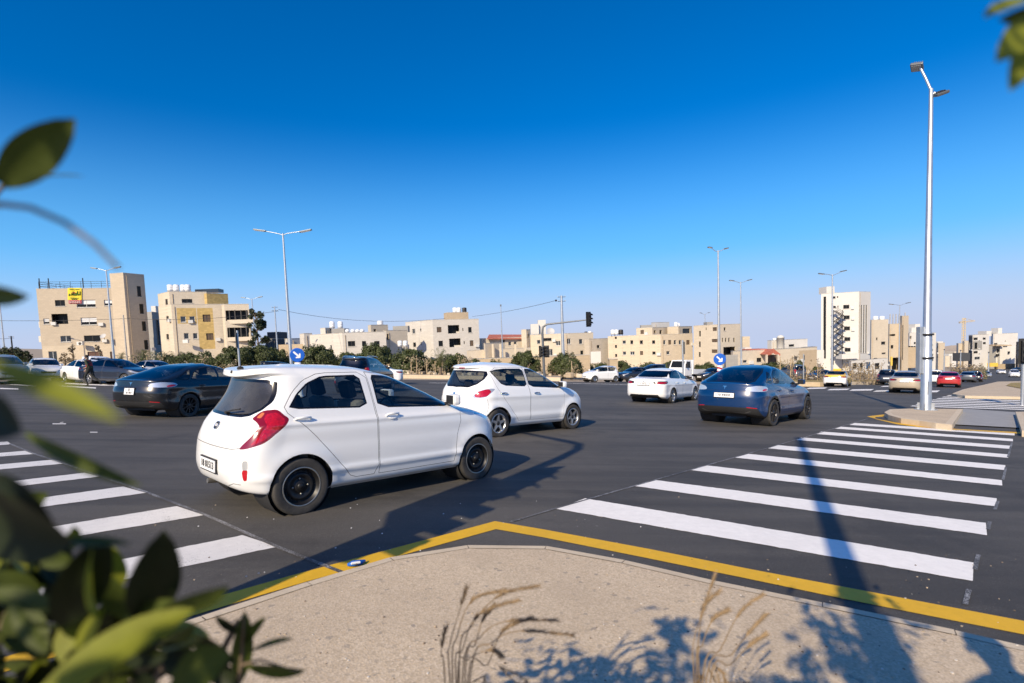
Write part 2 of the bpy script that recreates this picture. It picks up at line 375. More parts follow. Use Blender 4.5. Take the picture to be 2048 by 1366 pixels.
WH = {}
def wheel_meshes(R, wd, rr, style):
    """tyre and rim about the X axis pointing out along -Y"""
    k = (R, wd, rr, style)
    if k in WH: return WH[k]
    M = Matrix.Rotation(math.pi / 2, 4, 'X')       # lathe Z -> -Y outwards
    t = MB(); h = wd / 2
    prof = [(rr - .01, -h * .85), (rr + .012, -h * .95), (R * .90, -h), (R * .965, -h * .93), (R * .99, -h * .8), (R, -h * .55), (R - .006, -h * .5), (R, -h * .45), (R, -h * .08), (R - .006, -h * .04), (R - .006, h * .04), (R, h * .08), (R, h * .45), (R - .006, h * .5), (R, h * .55), (R * .99, h * .8), (R * .965, h * .93), (R * .93, h * .985), (R * .90, h), (R * .86, h * 1.005), (rr + .03, h * .99), (rr + .012, h * .95), (rr - .01, h * .85)]
    t.lathe(prof, M_('rubber'), 40, M)
    r = MB(); hz = h * .9
    lip = M_('steel_rim') if style == 'steel' else M_('dark_alloy') if style == 'dark' else M_('alloy')
    if style == 'steel':
        r.lathe([(rr + .004, hz), (rr - .003, hz + .006), (rr - .010, hz)], M_('nut'), 40, M)
        r.lathe([(rr - .010, hz), (rr - .022, hz - .012), (rr - .036, hz - .05), (rr * .74, hz - .052), (rr * .70, hz - .03), (rr * .60, hz - .022), (rr * .52, hz - .035), (rr * .34, hz - .05), (rr * .30, hz - .03), (rr * .2, hz - .025), (.001, hz - .025)], lip, 40, M)
        for i in range(16):
            a = i * math.pi / 8; c = M @ Vector((rr * .735 * math.cos(a), rr * .735 * math.sin(a), hz - .048)); r.ball(c, (.018, .006, .018), M_('seam'), 6)
        for i in range(4):
            a = i * math.pi / 2 + .5; c = M @ Vector((rr * .40 * math.cos(a), rr * .40 * math.sin(a), hz - .04)); r.ball(c, (.011, .014, .011), M_('nut'), 6)
        r.lathe([(rr * .19, hz - .026), (rr * .18, hz - .012), (.001, hz - .010)], M_('steel_rim'), 20, M)
    else:
        r.lathe([(rr + .004, hz), (rr - .004, hz + .006), (rr - .018, hz - .002), (rr - .026, hz - .05), (rr - .03, -hz * .5)], lip, 40, M)
        r.lathe([(rr - .03, hz - .085), (.05, hz - .085), (.001, hz - .085)], M_('seam'), 30, M)
        r.lathe([(rr * .62, hz - .075), (.06, hz - .075)], M_('dark_alloy'), 24, M)
        n = 5 if style in ('alloy', 'star') else 10; tw = .30 if n == 5 else .11
        for i in range(n):
            a = i * 2 * math.pi / n + .2
            for s_ in ((-1, 1) if style == 'alloy' else (0,)):
                a0 = a + s_ * .10; a1 = a + s_ * (.16 if n == 5 else 0); hw0 = rr * (.10 if n == 5 else .055); hw1 = rr * (.065 if n == 5 else .04)
                if style == 'star': hw0, hw1 = rr * .20, rr * .07
                e0 = Vector((math.cos(a0), math.sin(a0), 0)); n0 = Vector((-math.sin(a0), math.cos(a0), 0)); e1 = Vector((math.cos(a1), math.sin(a1), 0)); n1 = Vector((-math.sin(a1), math.cos(a1), 0))
                q = [e0 * rr * .16 - n0 * hw0, e0 * rr * .16 + n0 * hw0, e1 * (rr - .02) + n1 * hw1, e1 * (rr - .02) - n1 * hw1]
                up = [p + Vector((0, 0, hz - .018 if j < 2 else hz - .008)) for j, p in enumerate(q)]; dn = [p * 1.0 + Vector((0, 0, hz - .06)) for p in q]
                vs = [M @ p for p in up + dn]; r.add(vs, [(0, 1, 2, 3), (0, 4, 5, 1), (1, 5, 6, 2), (2, 6, 7, 3), (3, 7, 4, 0)], lip)
        r.lathe([(rr * .24, hz - .06), (rr * .22, hz - .014), (rr * .12, hz - .008), (.001, hz - .008)], lip if style != 'star' else M_('dark_alloy'), 20, M)
        for i in range(5):
            a = i * 2 * math.pi / 5; c = M @ Vector((rr * .3 * math.cos(a), rr * .3 * math.sin(a), hz - .04)); r.ball(c, .012, M_('nut'), 6)
    WH[k] = (t.mesh('wheel'), r.mesh('rim')); return WH[k]
def text_mesh(s, size, m, bold=.0, depth=.002):
    c = bpy.data.curves.new('lettering', 'FONT'); c.body = s; c.size = size; c.align_x = 'CENTER'; c.align_y = 'CENTER'; c.extrude = depth; c.offset = bold; c.resolution_u = 2
    o = bpy.data.objects.new('lettering', c); COL.objects.link(o); dg = bpy.context.evaluated_depsgraph_get(); me = bpy.data.meshes.new_from_object(o.evaluated_get(dg)); bpy.data.objects.remove(o); bpy.data.curves.remove(c)
    me.materials.clear(); me.materials.append(m); return me
def frame_at(sh, view, a, b, flipy=1):
    u, v = sh.inv(view, [a], [b]); p = Vector(sh.S(u, v)[0]); n = sh.N(u, v)[0]
    n = Vector(n); 
    if n.dot(Vector((p.x - 1.2, p.y, p.z - .6))) < 0: n = -n
    return p, n
def facing(p, n, upv=Vector((0, 0, 1)), off=.0):
    """matrix whose Z looks along n and Y points up"""
    n = n.normalized(); x = upv.cross(n).normalized(); y = n.cross(x); M = Matrix((x, y, n)).transposed().to_4x4(); M.translation = p + n * off; return M
def circ(x, z, R, n=40): return [(x + R * math.cos(2 * math.pi * i / n), z + R * math.sin(2 * math.pi * i / n)) for i in range(n)]
def ringstrip(outer, d): return outer, inset(outer, d)
def make_car(spec, label, cat='car', group=None, res=(78, 66), detail=True, name='car'):
    sh = Shell(spec['rings'], spec['arches'], spec.get('bow', .03), spec.get('flare', .018), spec.get('crease'))
    pm = M_(spec['paint']); feats = list(spec['feats'])
    for (ax, az, R) in spec['arches']:
        if spec.get('arch_trim'): feats.append(('body#c/black_plastic', 'S', circ(ax, az, R + .055)))
        feats.append(('void', 'S', circ(ax, az, R)))
    parts, X, Nn = cut_shell(sh, feats, *res, step=.03 if detail else .09)
    root = empty(name, label=label, cat=cat, group=group)
    objs = {}
    for key, tris in parts.items():
        if key == 'void' or len(tris) == 0: continue
        k = 'body#c/paint' if key == 'body' else key; nm, mt = k.split('/'); objs.setdefault(nm, []).append((tris, pm if mt == 'paint' else M_(mt)))
    made = {}
    for nm, lst in objs.items():
        base, idx = nm.split('#'); mats = []
        pl = []
        for tris, m in lst:
            if m not in mats: mats.append(m)
            pl.append((tris, mats.index(m)))
        off = spec.get('off', {}).get(base, 0.0)
        for both in ([(1, -1)] if idx[0] == 'c' else [(1,), (-1,)]):
            me = shell_mesh(base, pl, X, Nn, both, mats, off)
            if me:
                o = link(base, me, root); made[(nm, both[0])] = o
    # wheels and their wells
    R, wd, rr, style = spec['wheel']; tm, rm = wheel_meshes(R, wd, rr, style); ty = spec['track']
    ub = MB()
    for (ax, az, Ra) in spec['arches']:
        for sg in (1, -1):
            w = link('wheel', tm, root); w.location = (ax, -sg * (ty - wd / 2), R - .012); r = link('rim', rm, w)
            if sg < 0: w.rotation_euler = (0, 0, math.pi)
            w.rotation_euler.rotate_axis('Y', random.uniform(0, 2)); 
            M = Matrix.Translation((ax, 0, az)) @ Matrix.Rotation(math.pi / 2 if sg > 0 else -math.pi / 2, 4, 'X')
            ub.lathe([(Ra + .012, ty * .955), (Ra + .02, ty * .5), (.001, ty * .5)], M_('seam'), 28, M)
    x0 = spec['arches'][0][0]; x1 = spec['arches'][1][0]; Ra = spec['arches'][0][2]; W = spec['rings'][1][4]; fz = spec.get('floor', .19)
    ub.box((x0 + Ra + .03, -W + .10, fz), (x1 - Ra - .03, W - .10, fz + .12), M_('seam'))
    ub.box((spec['rings'][0][0] + .06, -ty * .5 + .02, fz + .02), (spec['rings'][0][7] - .06, ty * .5 - .02, fz + .14), M_('seam'))
    ub.build('underbody', root)
    if detail:
        c = MB(); bx, fx, bw, zb = spec['cab']     # rear of cabin, dash x, half width, belt height
        cm = M_('cabin')
        c.box((bx, -bw, .32), (fx + .25, bw, .36), cm); c.box((fx, -bw + .02, .6), (fx + .45, bw - .02, zb - .02), cm, bev=.05)
        c.box((bx - .1, -bw + .04, .36), (bx + .12, bw - .04, zb - .05), cm)
        for y in (-.36, .36):
            c.box((fx - .85, y - .24, .40), (fx - .35, y + .24, .56), cm, bev=.05)
            Mt = Matrix.Translation((fx - .92, y, .52)) @ Matrix.Rotation(-.28, 4, 'Y'); c.box((-.07, -.23, 0), (.07, .23, .60), cm, Mt, .06); c.box((-.05, -.12, .62), (.05, .12, .82), M_('seam'), Mt, .04)
        Mt = Matrix.Translation((bx + .28, 0, .50)) @ Matrix.Rotation(-.3, 4, 'Y'); c.box((-.08, -bw + .08, 0), (.08, bw - .08, .52), cm, Mt, .06)
        for y in (-.34, .34): c.box((-.05, y - .12, .53), (.05, y + .12, .70), M_('seam'), Mt, .04)
        c.box((bx + .25, -bw + .08, .38), (bx + .8, bw - .08, .52), cm, bev=.05)
        pts = [Vector((fx - .12, .36 + .18 * math.cos(a), zb - .08 + .17 * math.sin(a))) for a in [i * math.pi / 8 for i in range(17)]]; c.tube(pts, .014, M_('seam'), 6, False)
        c.build('interior', root)
    root['_shell'] = 0
    return root, sh, made
def add_handle(root, sh, made, door, x, z, m, L=.17):
    for sg in (1, -1):
        d = made.get((door, sg)); par = d if d is not None else root
        p, n = frame_at(sh, 'S', x, z); h = MB(); M = facing(p, n, off=.0)
        h.ball((0, -.012, -.008), (L * .42, .034, .014), M_('seam') if False else m, 10, None)
        pts = [(-L / 2, 0, .004), (-L * .42, 0, .03), (0, .004, .038), (L * .42, .004, .03), (L / 2, .004, .004)]
        h.tube(pts, [.010, .013, .015, .013, .010], m, 8)
        me = h.mesh('handle'); me.transform(M)
        if sg < 0: me.transform(Matrix.Scale(-1, 4, (0, 1, 0))); me.flip_normals()
        o = link('handle', me, par)
def add_mirror(root, sh, x, z, m, s=1.0):
    p, n = frame_at(sh, 'S', x, z)
    for sg in (1, -1):
        b = MB(); c = p + Vector((.02, -.125 * s, .06 * s)); Mt = Matrix.Translation(c) @ Matrix.Rotation(rad(-12), 4, 'Z')
        b.box((-.055 * s, -.105 * s, -.07 * s), (.06 * s, .09 * s, .07 * s), m, Mt, .038 * s)
        b.box((-.062 * s, -.088 * s, -.054 * s), (-.052 * s, .075 * s, .054 * s), M_('black_plastic'), Mt)
        b.tube([p + Vector((.02, .03, -.01)), p + Vector((.02, -.06 * s, .0))], [.032, .026], M_('black_plastic'), 8)
        me = b.mesh('side_mirror')
        if sg < 0: me.transform(Matrix.Scale(-1, 4, (0, 1, 0))); me.flip_normals()
        link('side_mirror', me, root)
def add_plate(root, sh, z, text, W=.42, Hh=.115, view='R', text2=None, size=.085, off=.012, frame=True):
    p, n = frame_at(sh, view, 0.0, z); n = Vector((n.x, 0, n.z)).normalized(); M = facing(Vector((p.x, 0, p.z)), n, off=off)
    b = MB(); 
    if frame: b.box((-W / 2 - .014, -Hh / 2 - .014, -.02), (W / 2 + .014, Hh / 2 + .014, .001), M_('black_plastic'))
    b.box((-W / 2, -Hh / 2, -.01), (W / 2, Hh / 2, .006), M_('plate_white')); me = b.mesh('number_plate'); me.transform(M); o = link('number_plate', me, root)
    if text:
        lines = [text] + ([text2] if text2 else [])
        for i, t in enumerate(lines):
            tm = text_mesh(t, size, M_('ink'), .0016); yy = 0 if len(lines) == 1 else (Hh * .23 if i == 0 else -Hh * .23)
            tm.transform(M @ Matrix.Translation((0, yy, .0075))); link('lettering', tm, o)
def add_badge(root, sh, view, a, z, shape, s=.05, m='chrome'):
    p, n = frame_at(sh, view, a, z); n = Vector((n.x, n.y if a else 0, n.z)); M = facing(p, n, off=.003); b = MB(); cm = M_(m)
    if shape == 'oval':
        n_ = 24; pts = [Vector((s * 1.25 * math.cos(2 * math.pi * i / n_), s * math.sin(2 * math.pi * i / n_), .004)) for i in range(n_ + 1)]
        b.face([q for q in pts[:-1]], M_('seam')); b.tube(pts, s * .1, cm, 6, False)
    elif shape == 'tee':
        b.box((-s, s * .62, 0), (s, s * .86, .006), cm); vs = [(-s * .75, s * .5, .005), (s * .75, s * .5, .005), (s * .22, s * .3, .005), (0, -s, .005), (-s * .22, s * .3, .005)]; b.face(list(reversed([Vector(q) for q in vs])), cm)
        b.face([Vector((q[0], q[1], q[2] + .001)) for q in vs], cm)
    elif shape == 'ring':
        pts = [Vector((s * math.cos(2 * math.pi * i / 24), s * math.sin(2 * math.pi * i / 24), .004)) for i in range(25)]; b.tube(pts, s * .12, cm, 6, False)
        b.tube([(-s * .6, s * .7, .004), (-s * .15, -s * .75, .004), (0, -s * .1, .004), (s * .15, -s * .75, .004), (s * .6, s * .7, .004)], s * .09, cm, 6)
    else:
        b.box((-s, -s * .6, 0), (s, s * .6, .005), cm, bev=.002)
    me = b.mesh('badge'); me.transform(M); o = link('badge', me, root)
    return o, M
def place(root, u, v, yaw, wheel=(0, -.78), pt=None, scale=None):
    """set the car so that its rear right tyre stands where the photograph shows it"""
    q = ground_quat(yaw); g = pt if pt is not None else G(u, v); off = q @ Vector((wheel[0], wheel[1], 0))
    root.rotation_mode = 'QUATERNION'; root.rotation_quaternion = q; root.location = g - off
    return root
def door(idx, poly, w=.006, m='gap'):
    return [('body#c/' + m, 'S', poly), ('door#%s/paint' % idx, 'S', inset(poly, w))]
def side_window(idx, poly, glass, fr=.028, it=1):
    p = chaikin(poly, it, .12); return [('window#%s/frit' % idx, 'S', p), ('window#%s/%s' % (idx, glass), 'S', inset(p, fr))]
def centre_glass(name, view, half, glass, fr=.04):
    """half outline for y >= 0, carried a little past the middle"""
    q = [(-.2 if a < 0 else a, b) for a, b in half]; q = chaikin(q, 1, .1)
    return [('%s#c/frit' % name, view, q), ('%s#c/%s' % (name, glass), view, inset(q, fr))]
def place(root, spec, rear, front=None, yaw=None, scale=False):
    """stand the car where the photograph shows its rear right (and front right) hub"""
    R = spec['wheel'][0]; wb = spec['arches'][1][0]; y = -(spec['track'] - .01); up = R / GN.z
    g0 = G(*rear, up)
    if front is not None:
        lo, hi = rad(10), rad(85)      # heading that puts the front hub in its pixel column
        for _ in range(40):
            yaw = (lo + hi) / 2; p = g0 + ground_quat(yaw) @ Vector((wb, 0, 0)) - Vector((0, 0, CAM_H)); d = p.dot(Vector(CW)); uu = PPX + FPX * p.dot(Vector(CR)) / d
            if uu > front[0]: lo = yaw
            else: hi = yaw
        print('T place', root.name, 'yaw %.1f' % math.degrees(yaw), 'v %.1f wanted %.1f' % (PPY - FPX * p.dot(Vector(CU)) / d, front[1]))
    q = ground_quat(yaw); off = q @ Vector((0, y, R))
    root.rotation_mode = 'QUATERNION'; root.rotation_quaternion = q; root.location = g0 - off
    return root
def stand(root, spec, u, v, yaw, at=(0, 0)):
    """stand the car with its point 'at' (x forward, y left, on the road) under pixel (u, v)"""
    q = ground_quat(rad(yaw)); root.rotation_mode = 'QUATERNION'; root.rotation_quaternion = q; root.location = G(u, v) - q @ Vector((at[0], at[1], 0)); return root
def scaled(spec, kx, ky, kz, **kw):
    s = dict(spec); s['rings'] = [(r[0] * kx, r[1] * kz, r[2] * kx, r[3], r[4] * ky, r[5] * kz, r[6] * kz, r[7] * kx, r[8] * kz, r[9] * kx, r[10]) for r in spec['rings']]
    s['arches'] = [(a * kx, b * kz, c * kz) for a, b, c in spec['arches']]; R, wd, rr, st = spec['wheel']; s['wheel'] = (R * kz, wd * kz, rr * kz, kw.pop('rim', st)); s['track'] = spec['track'] * ky
    def sc(view, p):
        if view == 'M': return [(w, a if w == 'A' else a * (kx if w in 'ST' else ky), b * (kz if w != 'T' else ky)) for w, a, b in p]
        return [(a * (kx if view in 'ST' else ky), b * (kz if view != 'T' else ky)) for a, b in p]
    s['feats'] = [(g, vw, sc(vw, p)) for g, vw, p in spec['feats']]; a, b, c, d = spec['cab']; s['cab'] = (a * kx, b * kx, c * ky, d * kz); s['floor'] = spec.get('floor', .19) * kz
    sw = kw.pop('swap', {}); s['feats'] = [(g.split('/')[0] + '/' + sw.get(g.split('/')[1], g.split('/')[1]) if '/' in g else g, vw, p) for g, vw, p in s['feats']]
    s.update(kw); return s

# ------------------------------------------------------------------ shells: small hatch, tall hatch, fastback, saloon
# ring: xr, zr, Lr, nr, w, z side rear, z side front, xf, zf, Lf, nf
def front_end(nose, lampz, gz0, gz1, w, glow='lamp_clear'):
    """headlamps, grille and lower intake in the front view"""
    return [('headlamp#1/' + glow, 'M', [('F', w * .50, lampz - .03), ('F', w * .86, lampz + .02), ('S', nose - .45, lampz + .08), ('S', nose - .68, lampz + .16), ('S', nose - .62, lampz + .19), ('F', w * .86, lampz + .10), ('F', w * .55, lampz + .045)]),
            ('grille#c/black_plastic', 'F', [(-.2, gz0), (w * .42, gz0), (w * .48, gz1), (-.2, gz1)]),
            ('body#c/black_plastic', 'F', [(-.2, .24), (w * .62, .25), (w * .70, .34), (-.2, .36)])]
PIC = dict(paint='white_paint', floor=.2, track=.80, wheel=(.288, .165, .195, 'steel'), arches=[(0, .29, .318), (2.385, .29, .318)], bow=.03, flare=.02,
    crease=[(.905, .014, .028), (.70, -.008, .09), (.40, .018, .035)], cab=(.02, 1.85, .66, .95),
    rings=[
        (-.40, .26, .42, 2.6, .705, .195, .195, 2.90, .20, .60, 2.5),
        (-.55, .30, .36, 3.2, .785, .26, .26, 2.98, .27, .66, 2.5),
        (-.60, .46, .36, 3.3, .812, .45, .45, 3.02, .45, .70, 2.5),
        (-.59, .655, .37, 3.3, .815, .64, .62, 3.01, .60, .72, 2.5),
        (-.535, .84, .38, 3.3, .802, .83, .80, 2.95, .74, .72, 2.5),
        (-.49, .915, .40, 3.2, .780, .93, .89, 2.66, .89, .58, 2.6),
        (-.445, .985, .41, 3.1, .750, 1.01, .955, 2.24, 1.00, .40, 2.8),
        (-.345, 1.19, .44, 2.9, .674, 1.20, 1.17, 1.74, 1.21, .40, 2.8),
        (-.30, 1.335, .40, 3.0, .604, 1.375, 1.365, 1.26, 1.385, .36, 2.8),
        (-.385, 1.36, .42, 3.4, .570, 1.415, 1.410, 1.10, 1.415, .34, 2.8),
        (-.385, 1.415, .42, 3.4, .51, 1.455, 1.448, .98, 1.445, .32, 2.6),
        (-.05, 1.465, .30, 2.4, .27, 1.488, 1.480, .84, 1.472, .25, 2.4),
        (.10, 1.478, .02, 2.0, .0, 1.497, 1.490, .74, 1.48, .02, 2.0)],
    feats=[])
_d1 = [(-.16, 1.045), (-.04, 1.22), (.08, 1.335), (.26, 1.41), (.82, 1.42), (.86, 1.0), (.87, .29), (.55, .29), (.40, .47), (.10, .82)]
_d1 = chaikin(_d1, 1, .15)
_d2 = [(.878, .29), (.868, 1.0), (.828, 1.42), (1.16, 1.405), (1.52, 1.285), (1.90, 1.11), (2.10, .94), (2.10, .80), (2.03, .62), (1.985, .29)]
PIC['feats'] += door('1', _d1) + door('2', _d2)
PIC['feats'] += side_window('1', [(-.11, 1.05), (.00, 1.20), (.12, 1.305), (.29, 1.378), (.735, 1.388), (.778, 1.028)], 'clear_glass', .018)
PIC['feats'] += side_window('2', [(.905, 1.022), (.885, 1.388), (1.16, 1.372), (1.50, 1.262), (1.80, 1.115), (2.02, .985)], 'clear_glass', .018)
def seamline(pts, w=.005, m='gap', view='S'):
    p = [Vector(q) for q in pts]; o1, o2 = [], []
    for k in range(len(p)):
        t = (p[min(k + 1, len(p) - 1)] - p[max(k - 1, 0)]).normalized(); n = Vector((-t.y, t.x)) * w / 2; o1.append(tuple(p[k] + n)); o2.append(tuple(p[k] - n))
    return [('body#c/' + m, view, o1 + o2[::-1])]
PIC['feats'] += [('body#c/gap', 'R', [(-.2, .668), (.50, .678), (.64, .70), (.64, .693), (.50, .671), (-.2, .661)])]
PIC['feats'] += seamline([(2.12, .955), (2.40, .90), (2.70, .80)]) + seamline([(2.72, .66), (2.70, .52), (2.66, .44)])
PIC['feats'] += centre_glass('rear_window', 'R', [(-.02, .955), (.40, .965), (.52, .985), (.60, 1.04), (.62, 1.12), (.55, 1.335), (-.02, 1.345)], 'dusty_glass', .030)
PIC['feats'] += centre_glass('windscreen', 'F', [(-.02, 1.015), (.54, 1.01), (.63, 1.03), (.575, 1.345), (-.02, 1.38)], 'clear_glass', .04)
_tl = [('A', a, b) for a, b in ((.47, .965), (.53, 1.04), (.73, 1.055), (.95, .96), (.91, .86), (.76, .75), (.53, .686), (.455, .68), (.555, .80), (.60, .89), (.54, .935))]
_tl2 = [('A', a, b) for a, b in ((.60, 1.012), (.73, 1.028), (.90, .95), (.86, .865), (.73, .775), (.56, .712), (.64, .81), (.675, .90), (.61, .955))]
_tl3 = [('A', a, b) for a, b in ((.515, .975), (.545, 1.025), (.585, 1.02), (.565, .97))]
PIC['feats'] += [('tail_lamp#1/lamp_dark_red', 'M', _tl), ('tail_lamp#1/lamp_red', 'M', _tl2), ('tail_lamp#1/lamp_amber', 'M', _tl3)]
PIC['feats'] += [('reflector#1/lamp_clear', 'M', [('R', .655, .575), ('R', .705, .58), ('R', .71, .485), ('R', .66, .48)]), ('reflector#1/lamp_red', 'M', [('R', .655, .49), ('R', .712, .495), ('R', .705, .395), ('R', .665, .385)])]
PIC['feats'] += seamline([(-.2, .30), (.38, .30), (.52, .345), (.62, .345)], .006, 'gap', 'R')
PIC['feats'] += front_end(3.02, .70, .50, .58, .76)
BEN = dict(paint='pearl_paint', floor=.2, track=.815, wheel=(.30, .17, .205, 'star'), arches=[(0, .30, .335), (2.41, .30, .335)], bow=.035, flare=.026,
    crease=[(.84, .012, .05), (.40, .018, .07)], cab=(.02, 1.85, .68, 1.0),
    rings=[
        (-.42, .28, .46, 2.5, .72, .20, .20, 3.02, .22, .70, 2.4),
        (-.53, .33, .48, 2.6, .79, .27, .27, 3.12, .28, .76, 2.4),
        (-.575, .50, .52, 2.6, .815, .48, .48, 3.17, .46, .80, 2.4),
        (-.575, .70, .54, 2.6, .822, .68, .66, 3.15, .64, .82, 2.4),
        (-.555, .90, .54, 2.6, .812, .88, .85, 3.02, .80, .82, 2.4),
        (-.525, .985, .54, 2.6, .790, .98, .95, 2.70, .95, .62, 2.5),
        (-.475, 1.08, .54, 2.6, .748, 1.09, 1.02, 2.26, 1.06, .42, 2.7),
        (-.385, 1.26, .50, 2.7, .682, 1.27, 1.25, 1.76, 1.28, .40, 2.7),
        (-.325, 1.39, .46, 2.8, .612, 1.435, 1.435, 1.28, 1.46, .36, 2.7),
        (-.37, 1.435, .48, 3.0, .572, 1.475, 1.475, 1.12, 1.49, .34, 2.7),
        (-.32, 1.475, .46, 2.9, .49, 1.515, 1.515, 1.0, 1.52, .32, 2.5),
        (-.05, 1.535, .30, 2.4, .27, 1.555, 1.555, .86, 1.55, .25, 2.4),
        (.10, 1.55, .02, 2.0, .0, 1.57, 1.565, .76, 1.56, .02, 2.0)],
    feats=[])
BEN['feats'] += door('1', [(.0, 1.02), (-.12, 1.36), (.05, 1.45), (.86, 1.47), (.92, .99), (.93, .31), (.58, .31), (.42, .50), (.16, .80)]) + door('2', [(.938, .31), (.928, .99), (.868, 1.47), (1.2, 1.46), (1.56, 1.33), (1.92, 1.12), (2.08, .95), (2.08, .60), (2.02, .31)])
BEN['feats'] += side_window('1', [(.16, 1.075), (-.10, 1.37), (.04, 1.41), (.30, 1.435), (.84, 1.437), (.885, 1.045)], 'tint_glass', .018)
BEN['feats'] += side_window('2', [(.94, 1.04), (.90, 1.437), (1.20, 1.425), (1.54, 1.305), (1.85, 1.12), (2.02, .985)], 'tint_glass', .018)
BEN['feats'] += centre_glass('rear_window', 'R', [(-.02, 1.01), (.12, 1.035), (.36, 1.03), (.52, 1.10), (.59, 1.20), (.60, 1.30), (.56, 1.38), (-.02, 1.395)], 'clear_glass', .035)
BEN['feats'] += centre_glass('windscreen', 'F', [(-.02, 1.08), (.54, 1.075), (.63, 1.10), (.58, 1.42), (-.02, 1.455)], 'clear_glass', .04)
BEN['feats'] += [('body#c/gap', 'R', [(-.2, .72), (.60, .73), (.60, .724), (-.2, .714)]),
    ('tail_lamp#1/lamp_clear', 'M', [('R', .52, .845), ('R', .56, .955), ('R', .68, 1.005), ('S', -.16, 1.02), ('S', -.06, 1.01), ('S', -.16, .94), ('S', -.28, .85), ('R', .63, .81), ('R', .55, .815)]),
    ('tail_lamp#1/lamp_red', 'M', [('R', .545, .865), ('R', .60, .955), ('R', .69, 1.0), ('S', -.20, 1.0), ('S', -.17, .95), ('S', -.27, .86), ('R', .66, .835), ('R', .58, .835)]),
    ('high_brake_lamp#c/lamp_red', 'R', [(-.2, 1.425), (.10, 1.425), (.10, 1.447), (-.2, 1.447)])]
BEN['feats'] += seamline([(-.28, .80), (-.25, .66), (-.30, .52)]) + seamline([(2.14, .97), (2.45, .93), (2.78, .86)]) + seamline([(2.78, .70), (2.74, .48)]) + front_end(3.17, .74, .50, .56, .78)
FST = dict(paint='blue_paint', floor=.2, track=.955, wheel=(.358, .24, .262, 'dark'), arches=[(0, .36, .395), (2.89, .36, .395)], bow=.04, flare=.03,
    crease=[(.80, .014, .06), (.40, .016, .08)], cab=(.05, 2.15, .78, 1.05),
    rings=[
        (-.70, .30, .50, 2.6, .85, .21, .21, 3.52, .22, .75, 2.4),
        (-.88, .36, .52, 2.8, .915, .29, .29, 3.68, .30, .80, 2.4),
        (-.955, .55, .54, 2.8, .942, .52, .52, 3.76, .52, .84, 2.4),
        (-.965, .76, .56, 2.8, .950, .72, .71, 3.74, .69, .86, 2.4),
        (-.925, .95, .56, 2.8, .938, .92, .88, 3.60, .82, .86, 2.4),
        (-.915, 1.04, .56, 2.8, .915, 1.01, .97, 3.15, .97, .66, 2.5),
        (-.905, 1.11, .56, 2.9, .885, 1.09, 1.03, 2.62, 1.06, .46, 2.7),
        (-.84, 1.125, .52, 2.9, .865, 1.13, 1.07, 2.52, 1.09, .46, 2.7),
        (-.25, 1.345, .46, 2.9, .785, 1.32, 1.30, 2.02, 1.33, .42, 2.7),
        (.18, 1.485, .42, 2.9, .690, 1.48, 1.48, 1.54, 1.51, .38, 2.7),
        (.36, 1.53, .40, 2.8, .620, 1.535, 1.535, 1.38, 1.55, .36, 2.6),
        (.62, 1.575, .36, 2.6, .47, 1.585, 1.58, 1.22, 1.585, .32, 2.5),
        (.85, 1.605, .28, 2.4, .25, 1.612, 1.61, 1.10, 1.607, .22, 2.4),
        (.95, 1.61, .02, 2.0, .0, 1.62, 1.618, 1.05, 1.615, .02, 2.0)],
    feats=[])
FST['feats'] += door('1', [(.05, 1.08), (.30, 1.35), (.55, 1.47), (.95, 1.53), (1.10, 1.535), (1.12, 1.06), (1.13, .33), (.70, .33), (.46, .60), (.28, .82)], .006, 'seam') + door('2', [(1.138, .33), (1.128, 1.06), (1.108, 1.535), (1.40, 1.52), (1.80, 1.39), (2.2, 1.18), (2.45, .98), (2.42, .62), (2.38, .33)], .006, 'seam')
FST['feats'] += [('window#0/frit', 'S', chaikin([(-.38, 1.135), (.02, 1.34), (.20, 1.43), (.25, 1.40), (.06, 1.11)], 1, .12)), ('window#0/tint_glass', 'S', inset(chaikin([(-.38, 1.135), (.02, 1.34), (.20, 1.43), (.25, 1.40), (.06, 1.11)], 1, .12), .025))]
FST['feats'] += side_window('1', [(.11, 1.105), (.32, 1.36), (.58, 1.47), (.98, 1.515), (1.08, 1.515), (1.09, 1.085)], 'tint_glass', .016)
FST['feats'] += side_window('2', [(1.14, 1.082), (1.13, 1.515), (1.40, 1.495), (1.78, 1.365), (2.14, 1.17), (2.30, 1.05)], 'tint_glass', .016)
FST['feats'] += [('rear_window#c/frit', 'T', [(-.80, -.3), (-.80, .56), (-.60, .66), (.06, .60), (.42, .50), (.42, -.3)]), ('rear_window#c/dark_glass', 'T', [(-.70, -.3), (-.70, .52), (-.55, .60), (.06, .55), (.38, .46), (.38, -.3)])]
FST['feats'] += [('glass_roof#c/dark_glass', 'T', [(.50, -.3), (.50, .48), (.80, .54), (1.30, .54), (1.36, -.3)])]
FST['feats'] += centre_glass('windscreen', 'F', [(-.02, 1.10), (.66, 1.10), (.76, 1.13), (.66, 1.47), (-.02, 1.53)], 'tint_glass', .04)
_fl = [('R', .50, .955), ('R', .56, 1.03), ('R', .76, 1.07), ('S', -.40, 1.045), ('S', -.30, .99), ('S', -.42, .93), ('R', .76, .915), ('R', .55, .925)]
_fl2 = [('S', -.50, 1.0), ('S', -.36, .985), ('S', -.46, .94), ('R', .86, .925), ('R', .85, .965)]
